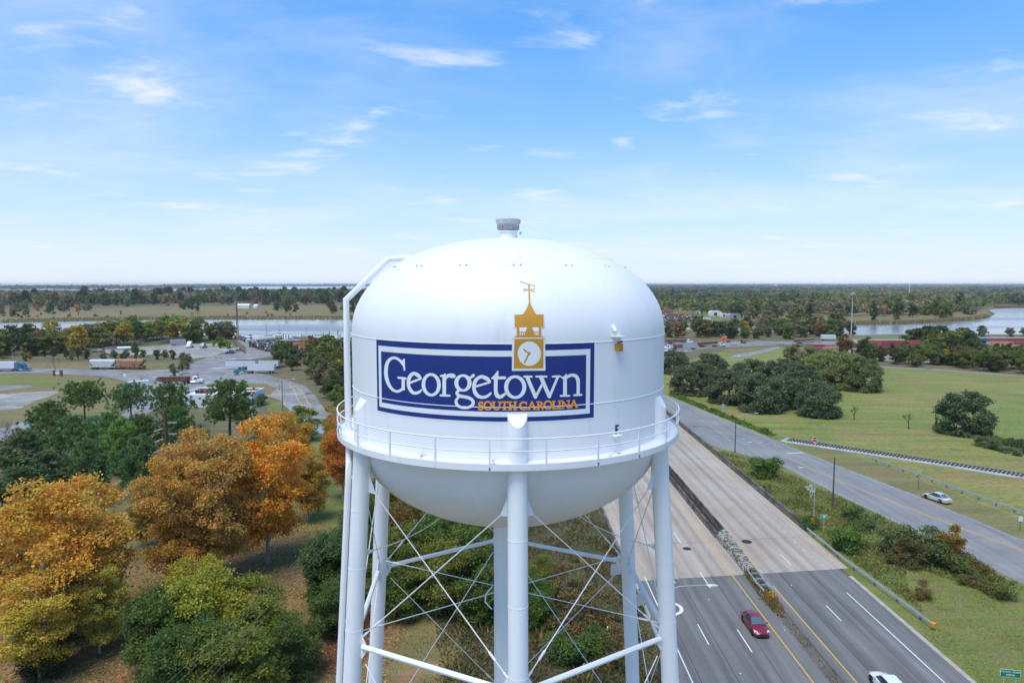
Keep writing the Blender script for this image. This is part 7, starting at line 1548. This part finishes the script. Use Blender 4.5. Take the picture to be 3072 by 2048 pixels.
row(2925, 1040, 6, 12.4, ['faded red', 'blue', 'brick red', 'blue', 'faded red', 'brick red'], 2, 'in the back row behind the belt'); row(2935, 1053, 6, 12.4, ['pale pink', 'brick red', 'faded red', 'grey'], 2, 'in the middle row behind the belt'); row(2945, 1064, 5, 12.4, ['yellow', 'faded red', 'faded red', 'brick red'], [1, 2, 2], 'in the front row behind the belt')
row(2450, 1046, 4, 8.0, ['faded red', 'pale pink', 'grey'], 1, 'in the row beyond the olive oaks', 0.25, 9.0); row(2395, 1058, 3, 9.4, ['pale pink', 'faded red'], 1, 'beside the truck road behind the olive oaks', 0.2, 9.0)
# salvage yard bits on the far right bank
def junk(a, c, d, m_, label, name, cat, rz=0.0, top=None):
    x, y = G(a, c); r = empty(name, (x, y, 0.05), rz, label, cat); b = MB(); b.prism([(-d[0] / 2, 0), (d[0] / 2, 0), (d[0] / 2, d[2] * 0.75), (d[0] * 0.3, d[2]), (-d[0] * 0.3, d[2]), (-d[0] / 2, d[2] * 0.75)], -d[1] / 2, d[1] / 2); b.build('body', m_, r); b = MB(); b.box((0, -d[1] / 2 - 0.03, d[2] * 0.35), (d[0] * 0.25, 0.06, d[2] * 0.55)); b.build('door', 'trim_black', r)
junk(1996, 944, (11, 5, 5.5), 'cont_faded red', 'red storage shed at the edge of the salvage yard', 'storage_shed', 'shed'); junk(2046, 932, (9, 4, 3.5), 'cont_yellow', 'yellow container at the back of the salvage yard', 'storage_box', 'container'); junk(2059, 933, (6, 4, 3.5), 'cont_pale pink', 'tan storage box beside the yellow container', 'storage_box', 'container')
junk(2045, 948, (22, 4, 3.5), 'rust_light', 'long rusty tank lying in the salvage yard', 'fuel_tank', 'tank'); junk(2102, 940, (8, 4, 4.5), 'crane_yellow', 'yellow loader parked at the salvage yard', 'wheel_loader', 'loader'); junk(2092, 941, (8, 4, 4), 'truck_white', 'white truck body beside the yellow loader', 'truck_body', 'truck'); junk(2144, 947, (14, 7, 6), 'shed_white', 'white shed at the foot of the wood', 'storage_shed', 'shed'); junk(2170, 950, (8, 5, 4), 'shed_white', 'small white hut right of the white shed', 'storage_shed', 'shed'); junk(2200, 954, (15, 6, 5), 'trailer_grey', 'grey tank shaped shed by the reeds', 'storage_shed', 'shed', 0.3)
boat(2104, 962, R_(10), 20, 'white hull laid up in the salvage yard', cabin=False, name='launch')
x, y = G(2132, 992); r = empty('white_boathouse', (x, y, 0), R_(20), 'white boathouse with a square lantern tower among the trees', 'building'); b = MB(); b.box((0, 0, 2.4), (6, 6, 4.8), taper=(0.7, 0.7)); b.build('wall', 'shed_white', r); b = MB(); b.box((0, 0, 5.1), (8, 8, 0.6), taper=(0.4, 0.4)); b.build('roof', 'roof_white', r); b = MB(); b.box((-0.5, 0, 7.3), (2.2, 2.2, 4.4)); b.build('lantern_tower', 'shed_white', r); b = MB(); b.box((-0.5, -1.12, 8.2), (0.9, 0.05, 1.2)); b.build('window', 'glass_dark', r)

# ---- poles, lamps, signs
def lamp_post(x, y, h, ax, az, label, m_='pole_wood', r0=0.13, head=(0.9, 0.34), dz=0.4, name='street_lamp', dy=0.0):
    r = empty(name, (x, y, 0), 0, label, 'street lamp'); b = MB(); b.tube([(0, 0, 0), (0, 0, h)], [r0, r0 * 0.7], 8); b.build('post', m_, r, smooth=50)
    b = MB(); b.tube([(0, 0, h - 0.3), (ax * 0.4, dy * 0.4, h + dz * 0.6), (ax, dy, h + dz)], [0.045, 0.04, 0.035], 6); b.build('arm', 'pole_grey' if m_ != 'pole_rust' else m_, r)
    b = MB(); a = math.atan2(dy, ax); b.lathe([(0.02, -0.10), (0.8, -0.06), (1, 0.0), (0.8, 0.07), (0.02, 0.12)], 12); o = b.build('lamp_head', 'lamp_clear', r, smooth=True); o.scale = (head[0] / 2, head[1] / 2, 0.9); o.location = (ax + math.cos(a) * head[0] * 0.35, dy + math.sin(a) * head[0] * 0.35, h + dz); o.rotation_euler = (0, 0, a)
    return r
lamp_post(49.2, 148.1, 8.1, 4.2, 0, 'dark wooden lamp post on the verge by the level crossing', dz=0.75)
lp = lamp_post(48.15, 106.2, 7.4, -2.0, 0, 'slim metal lamp post carrying a white wire decoration', 'pole_grey', 0.09, (1.0, 0.5), 0.7)
lamp_post(13.6, 60.2, 9.3, 4.1, 0, 'wooden lamp post leaning over the highway behind the tower leg', 'pole_wood', 0.16, (1.15, 0.5), 0.6, dy=-0.4)
lamp_post(*G(848, 1232), 9.0, 3.2, 0, 'wooden lamp post on the inside of the curve', 'pole_wood', 0.14, (0.9, 0.4), 0.4)
lamp_post(*G(38, 1082), 6.5, 1.6, 0, 'small lamp post beyond the blue truck', 'pole_grey', 0.09)
# wire angel on the lamp post
x0, y0 = 47.9, 106.0; r = empty('wire_decoration', (x0, y0, 0), 0, 'white wire outline of a trumpeting angel on the lamp post', 'decoration')
def wz(p): return (0.05 + (p[0] - 2020) / 4.3556 / 2008 * 106, -0.05, 37 - ((1150 + p[1] / 4.3556 - 1024) * PC + 170.3) / 2004 * 106)
for nm, pts in (('robe', [(1985, 1375), (1965, 1420), (1972, 1485), (1995, 1440), (2015, 1400), (1985, 1375)]), ('trumpet', [(1897, 1345), (1925, 1340), (1960, 1350), (1925, 1365), (1897, 1345)]), ('wing', [(1960, 1320), (1995, 1325), (2005, 1350), (1975, 1345), (1960, 1320)]), ('arm', [(1925, 1380), (1955, 1375), (1990, 1365), (2020, 1370), (2020, 1415), (1990, 1405), (1930, 1385)]), ('halo', [(1945, 1335), (1965, 1322), (1985, 1330), (1968, 1345), (1945, 1335)]), ('sash', [(1965, 1420), (2000, 1400), (1985, 1375)])):
    b = MB(); b.tube([wz(p) for p in pts], 0.035, 5); b.build(nm, 'insulator', r)
def util_pole(x, y, h, label, arms=(), m_='pole_wood', r0=0.15, rz=0.0):
    r = empty('utility_pole', (x, y, 0), rz, label, 'utility pole'); b = MB(); b.tube([(0, 0, 0), (0, 0, h)], [r0, r0 * 0.65], 8); b.build('post', m_, r, smooth=50)
    for z, w_ in arms:
        b = MB(); b.box((0, -0.12, z), (w_, 0.1, 0.12)); b.build('crossarm', m_, r)
        for s_ in (-0.46, -0.25, 0.25, 0.46): b = MB(); b.lathe([(0.05, 0), (0.06, 0.1), (0.02, 0.16)], 6, (s_ * w_, -0.12, z + 0.06)); b.build('insulator_cap', 'insulator', r)
    return r
util_pole(53.5, 111.2, 8.5, 'dark wooden pole between highway and service road'); util_pole(*G(2537, 1556), 2.6, 'short dark post leaning on the verge', r0=0.11); util_pole(*G(2540, 1620), 2.2, 'short stub post in the verge shrubs', r0=0.1)
util_pole(*G(738, 1063), 9.5, 'thin bare pole beside the quay lane', m_='pole_grey', r0=0.12); util_pole(*G(830, 1066), 9.0, 'grey pole in front of the scrap heap', m_='pole_grey', r0=0.12); util_pole(*G(932, 1137), 14.5, 'tall wooden pole rising from the belt trees', [(13.8, 1.6)]); util_pole(*G(993, 1157), 8.5, 'pale concrete pole near the bright yellow tree', [(8.2, 2.0)], 'pole_grey', 0.14)
util_pole(*G(919, 1020), 8.5, 'dark mooring pole with a lamp beside the river', [(8.3, 0.8)]); util_pole(*G(838, 1170), 2.2, 'short post beside the gravel lot', r0=0.07); util_pole(-20.6, 88.0, 9.4, 'old pole with one crossarm left of the tower', [(8.2, 1.3)], 'pole_wood', 0.13)
for i, (a, c, h) in enumerate(((938, 1022, 4.5), (970, 1020, 5.0), (988, 1018, 5.5), (1014, 1016, 6.0), (1020, 1018, 3.5), (905, 1016, 3.0), (910, 1015, 2.6), (915, 1016, 2.8), (850, 1014, 3.0), (858, 1015, 2.6), (866, 1016, 2.8), (975, 1019, 2.2), (982, 1019, 2.4), (995, 1018, 2.2), (1003, 1017, 2.0))):
    b = MB(); b.tube([(0, 0, -0.5), (0, 0, h - 0.4), (0, 0, h)], [0.28, 0.26, 0.12], 8); o = b.build('mooring_pile', 'pole_wood'); o.location = (*G(a, c), 0); tag(o, ('tall' if h > 3.2 else 'short') + ' weathered timber mooring pile standing in the river', 'piling', ('tall' if h > 3.2 else 'short') + ' timber piles in the river')
# transmission pole with insulator strings and wires
TPX, TPY = -52.0, 101.0; tp = empty('power_pole', (TPX, TPY, 0), 0, 'rust brown power pole with white insulator strings above the pines', 'power pole'); b = MB(); b.tube([(0, 0, 0), (0, 0, 18.2)], [0.30, 0.20], 10); b.build('post', 'pole_rust', tp, smooth=50)
ends = []
for z, sd_ in ((16.3, 1), (15.6, -1), (14.6, 1), (14.0, -1), (13.0, 1), (12.4, -1)):
    d = Vector((0.95, 0.3, -0.02)) if sd_ > 0 else Vector((-0.93, -0.35, -0.30)); p0 = Vector((0, 0, z)) + d * 0.25
    for k in range(7): q = p0 + d * (0.2 + 0.17 * k); b = MB(); b.lathe([(0.02, -0.05), (0.13, -0.02), (0.13, 0.02), (0.02, 0.05)], 8); o = b.build('insulator_disc', 'insulator', tp); o.location = q; o.rotation_euler = d.to_track_quat('Z', 'Y').to_euler()
    ends.append((p0 + d * 1.45, sd_))
for i in (0, 2, 4):
    a, c = ends[i][0], ends[i + 1][0]; b = MB(); b.tube([a, a.lerp(c, 0.3) - Vector((0, 0, 0.5)), a.lerp(c, 0.7) - Vector((0, 0, 0.55)), c], 0.025, 4); b.build('jumper_wire', 'wire', tp)
def power_wire(p, q, sag, label, n=12, r=0.013):
    p, q = Vector(p), Vector(q); b = MB(); pts = []
    for i in range(n + 1): t_ = i / n; v = p.lerp(q, t_); v.z -= sag * 4 * t_ * (1 - t_); pts.append(v - p)
    b.tube(pts, r, 4); o = b.build('power_wire', 'wire'); o.location = p; tag(o, label, 'wire', 'overhead wires')
for i, (e, sd_) in enumerate(ends):
    P = Vector((TPX, TPY, 0)) + e
    if sd_ < 0: power_wire(P, (-86, 60, P.z + 3.2), 1.6, 'overhead wire running from the power pole towards the golden tree')
    else: power_wire(P, (20, 150, P.z + 1.0), 2.0, 'overhead wire running from the power pole behind the tower')
power_wire((TPX, TPY, 18.0), (-90, 62, 21), 1.2, 'thin earth wire on top of the power pole')
for k, dx in enumerate((-0.6, -0.28, 0.28, 0.6)): power_wire((-20.6 + dx, 87.9, 8.4), (-24.5 + dx * 3.2, 18, 11.5), 1.3, 'overhead wire crossing the thicket from the old crossarm pole')
power_wire((*G(932, 1137), 13.6), (*G(993, 1157), 8.2), 0.6, 'overhead wire between the wooden and concrete poles'); power_wire((53.5, 111.2, 8.2), (47, 104.5, 3.0), 0.1, 'guy wire slanting from the dark wooden pole')
# high mast light
x, y = G(2553, 1012); r = empty('mast_light', (x, y, 0), 0, 'very tall pale mast light beside the river', 'mast light'); b = MB(); b.tube([(0, 0, 0), (0, 0, 31)], [0.5, 0.25], 10); b.build('post', 'pole_grey', r, smooth=50)
for k in range(8): a_ = math.pi * k / 4; b = MB(); b.box((1.3 * math.cos(a_), 1.3 * math.sin(a_), 30.4), (0.9, 0.6, 0.5), rz=a_); b.build('flood_lamp', 'lamp_clear', r)
b = MB(); b.lathe([(0.2, 0), (1.3, 0.1), (1.3, 0.3), (0.2, 0.5)], 14, (0, 0, 30.7)); b.build('lamp_ring', 'pole_grey', r)
x, y = G(2727, 893); r = empty('power_pylon', (x, y, 0), 0, 'slender white pylon far off in the woods', 'pylon'); b = MB(); b.tube([(0, 0, 0), (0, 0, 38)], [1.2, 0.6], 6); b.build('post', 'insulator', r); b = MB(); b.box((0, 0, 33), (9, 0.6, 0.6)); b.box((0, 0, 28), (9, 0.6, 0.6)); b.build('crossarm', 'insulator', r)
x, y = G(2322, 861); r = empty('tank_block', (x, y, 0), 0, 'pale grey block tower standing above the far forest', 'building'); b = MB(); b.box((-20, 0, 22), (32, 30, 44)); b.build('wall', 'trailer_grey', r); b = MB(); b.box((25, 0, 26), (30, 30, 52)); b.build('wall', 'shed_white', r)
# signs
def sign(name, x, y, z, rz, parts, posts, label, cat='sign', pm='pole_grey'):
    r = empty(name, (x, y, 0), rz, label, cat)
    for dx, h in posts: b = MB(); b.box((dx, 0.05, h / 2), (0.07, 0.05, h)); b.build('post', pm, r)
    for nm, poly, off, m_ in parts: b = MB(); b.prism([(p[0], p[1] + z) for p in poly], -off - 0.012, -off); b.build(nm, m_, r)
    return r
octa = lambda s_: [(s_ * math.cos(R_(22.5 + 45 * k)), s_ * math.sin(R_(22.5 + 45 * k))) for k in range(8)]
rect = lambda w_, h, cx_=0, cz_=0: [(cx_ - w_ / 2, cz_ - h / 2), (cx_ + w_ / 2, cz_ - h / 2), (cx_ + w_ / 2, cz_ + h / 2), (cx_ - w_ / 2, cz_ + h / 2)]
def text_part(root, body, size, loc, m_, nm='lettering', rz=0.0):
    cu = bpy.data.curves.new(nm, 'FONT'); cu.body = body; cu.size = size; cu.align_x = 'CENTER'; cu.align_y = 'CENTER'; cu.offset = size * 0.012; o = bpy.data.objects.new(nm, cu); COL.objects.link(o)
    dg = bpy.context.evaluated_depsgraph_get(); me = bpy.data.meshes.new_from_object(o.evaluated_get(dg)); bpy.data.objects.remove(o); n = bpy.data.objects.new(nm, me); COL.objects.link(n); me.materials.clear(); me.materials.append(M(m_)); n.parent = root; n.location = loc; n.rotation_euler = (R_(90), 0, 0)
s1 = sign('stop_sign', 68.2, 151.3, 2.25, R_(-20), [('sign_face', octa(0.62), 0.0, 'sign_white'), ('sign_field', octa(0.56), 0.012, 'sign_red')], [(0.0, 2.2)], 'red stop sign beside the railway track'); text_part(s1, 'STOP', 0.42, (0, -0.032, 2.25), 'sign_white'); b = MB(); b.prism(rect(0.6, 0.22, 0, 1.52), -0.02, 0); b.build('sign_plate', 'line_white', s1)
sign('road_sign', 59.7, 190.9, 2.75, R_(20), [('sign_face', octa(0.72), 0.0, 'sign_back'), ('sign_brace', rect(0.9, 0.9), 0.012, 'pole_grey')], [(-0.42, 2.9), (0.42, 2.9)], 'grey back of an octagonal sign on two posts')
s2 = sign('crossing_sign', 73.5, 120.8, 3.15, R_(-15), [], [(0.0, 3.3)], 'weathered railway crossbuck sign near the parked sedan', pm='pole_wood')
for a_ in (42, -42): b = MB(); b.box((0, 0.0 - 0.02 * (a_ > 0), 3.15), (1.2, 0.02, 0.2), ry=R_(a_)); b.build('crossbuck_board', 'sign_back', s2)
s3 = sign('bridge_sign', 44.9, 58.8, 2.13, R_(-10), [('sign_face', rect(1.66, 0.70), 0.0, 'sign_white'), ('sign_field', rect(1.60, 0.64), 0.012, 'sign_green')], [(-0.5, 2.2), (0.5, 2.2)], 'green bridge name sign on two posts by the highway'); text_part(s3, 'SYLVAN L. ROSEN', 0.21, (0, -0.032, 2.27), 'sign_white'); text_part(s3, 'BRIDGE', 0.21, (0, -0.032, 1.99), 'sign_white')
s4 = sign('place_sign', 46.9, 100.0, 2.3, R_(-14), [('sign_face', rect(0.98, 0.60), 0.0, 'sign_white'), ('sign_field', rect(0.92, 0.54), 0.012, 'sign_teal'), ('text_bar', rect(0.60, 0.09, 0, 0.09), 0.024, 'sign_white'), ('text_bar', rect(0.34, 0.09, 0, -0.10), 0.024, 'sign_white')], [(0.0, 2.3)], 'small teal green place sign behind the hazard marker')
s5 = sign('hazard_marker', 45.5, 100.6, 1.35, R_(-10), [('sign_face', rect(0.42, 1.05), 0.0, 'sign_amber')] + [('stripe', [(-0.2, -0.42 + 0.3 * k), (0.2, -0.22 + 0.3 * k), (0.2, -0.10 + 0.3 * k), (-0.2, -0.30 + 0.3 * k)], 0.012, 'sign_black') for k in range(3)], [(0.0, 1.5)], 'black and yellow striped hazard marker at the barrier end')
s6 = sign('hazard_marker', 30.75, 77.9, 0.62, R_(-10), [('sign_face', rect(0.75, 0.55), 0.0, 'sign_amber')] + [('stripe', [(-0.34, -0.24 + 0.2 * k), (0.0, 0.0 + 0.2 * k - 0.06), (0.0, 0.06 + 0.2 * k - 0.04), (-0.34, -0.14 + 0.2 * k)], 0.012, 'sign_black') for k in range(2)] + [('stripe', rect(0.09, 0.5, 0.2), 0.012, 'sign_black')], [(0.0, 0.6)], 'low striped marker at the end of the median guard rail')
sign('road_sign', *G(3060, 1592), 1.9, R_(-10), [('sign_face', rect(0.6, 0.75), 0.0, 'line_white')], [(0.0, 2.0)], 'small white sign at the end of the long guard rail', pm='pole_wood'); s7 = sign('stop_sign', *G(593, 1142), 2.5, R_(0), [('sign_face', octa(0.6), 0.0, 'sign_red'), ('sign_bar', rect(0.8, 0.22), 0.012, 'sign_white')], [(0.0, 2.5)], 'small red sign on a thin post at the junction')
sign('road_sign', *G(375, 1134), 1.2, R_(0), [('sign_face', rect(1.2, 1.6), 0.0, 'line_white')], [(-0.4, 1.6), (0.4, 1.6)], 'blank white board beside the junction grass'); sign('marker_post', *G(348, 1147), 1.2, R_(0), [('marker_face', rect(0.22, 1.6), 0.0, 'line_faded')], [(0.0, 1.2)], 'thin pale marker post on the junction grass', 'post'); s8 = sign('property_sign', *G(172, 1128), 1.5, R_(0), [('sign_face', rect(1.5, 1.2), 0.0, 'sign_white'), ('sign_band', rect(1.3, 0.25, 0, 0.3), 0.012, 'truck_blue')], [(-0.6, 2.2), (0.6, 2.2)], 'white board between brick posts under the bare tree')
for dx in (-1.4, 1.4): b = MB(); b.box((dx, 0.3, 1.2), (0.8, 0.8, 2.4)); b.build('brick_post', 'brick_wall', s8)
t_ = sign('info_board', 13.2, 81.5, 2.1, R_(10), [('sign_face', rect(2.2, 1.4), 0.0, 'trailer_grey')], [(-0.9, 2.4), (0.9, 2.4)], 'grey back of a road sign on the bank behind the tower'); sign('info_board', 14.3, 74.0, 1.8, R_(35), [('sign_face', rect(1.5, 1.5), 0.0, 'sign_back')], [(0.0, 2.2)], 'tilted grey sign back beside the highway edge')
for k in range(5):
    b = MB(); b.box((0, 0, 0.35), (0.5, 0.4, 0.7)); o = b.build('litter_bag', 'sign_white' if k % 2 else 'trailer_grey', bevel=0.12); o.scale = (0.8, 0.8, 0.5); o.location = (7.0 + k * 1.1, 63 + 2.4 * k, 0.25); tag(o, 'pale litter scrap lying in the brush under the tower', 'litter', 'litter in the brush')
# ================================================================== HAZE
m = bpy.data.materials.new('haze_air'); m.use_nodes = True; t = m.node_tree; t.nodes.clear()
pv = N(t, 'ShaderNodeVolumePrincipled'); pv.inputs['Color'].default_value = (0.86, 0.92, 1.0, 1); pv.inputs['Density'].default_value = 5.5e-5; pv.inputs['Anisotropy'].default_value = 0.1
ot = N(t, 'ShaderNodeOutputMaterial'); t.links.new(pv.outputs[0], ot.inputs['Volume'])
b = MB(); b.box((0, 9850, 27.5), (34000, 20500, 59)); hz_ = b.build('haze', m); tag(hz_, 'thin pale haze filling the air over the land', 'haze', None, 'stuff')
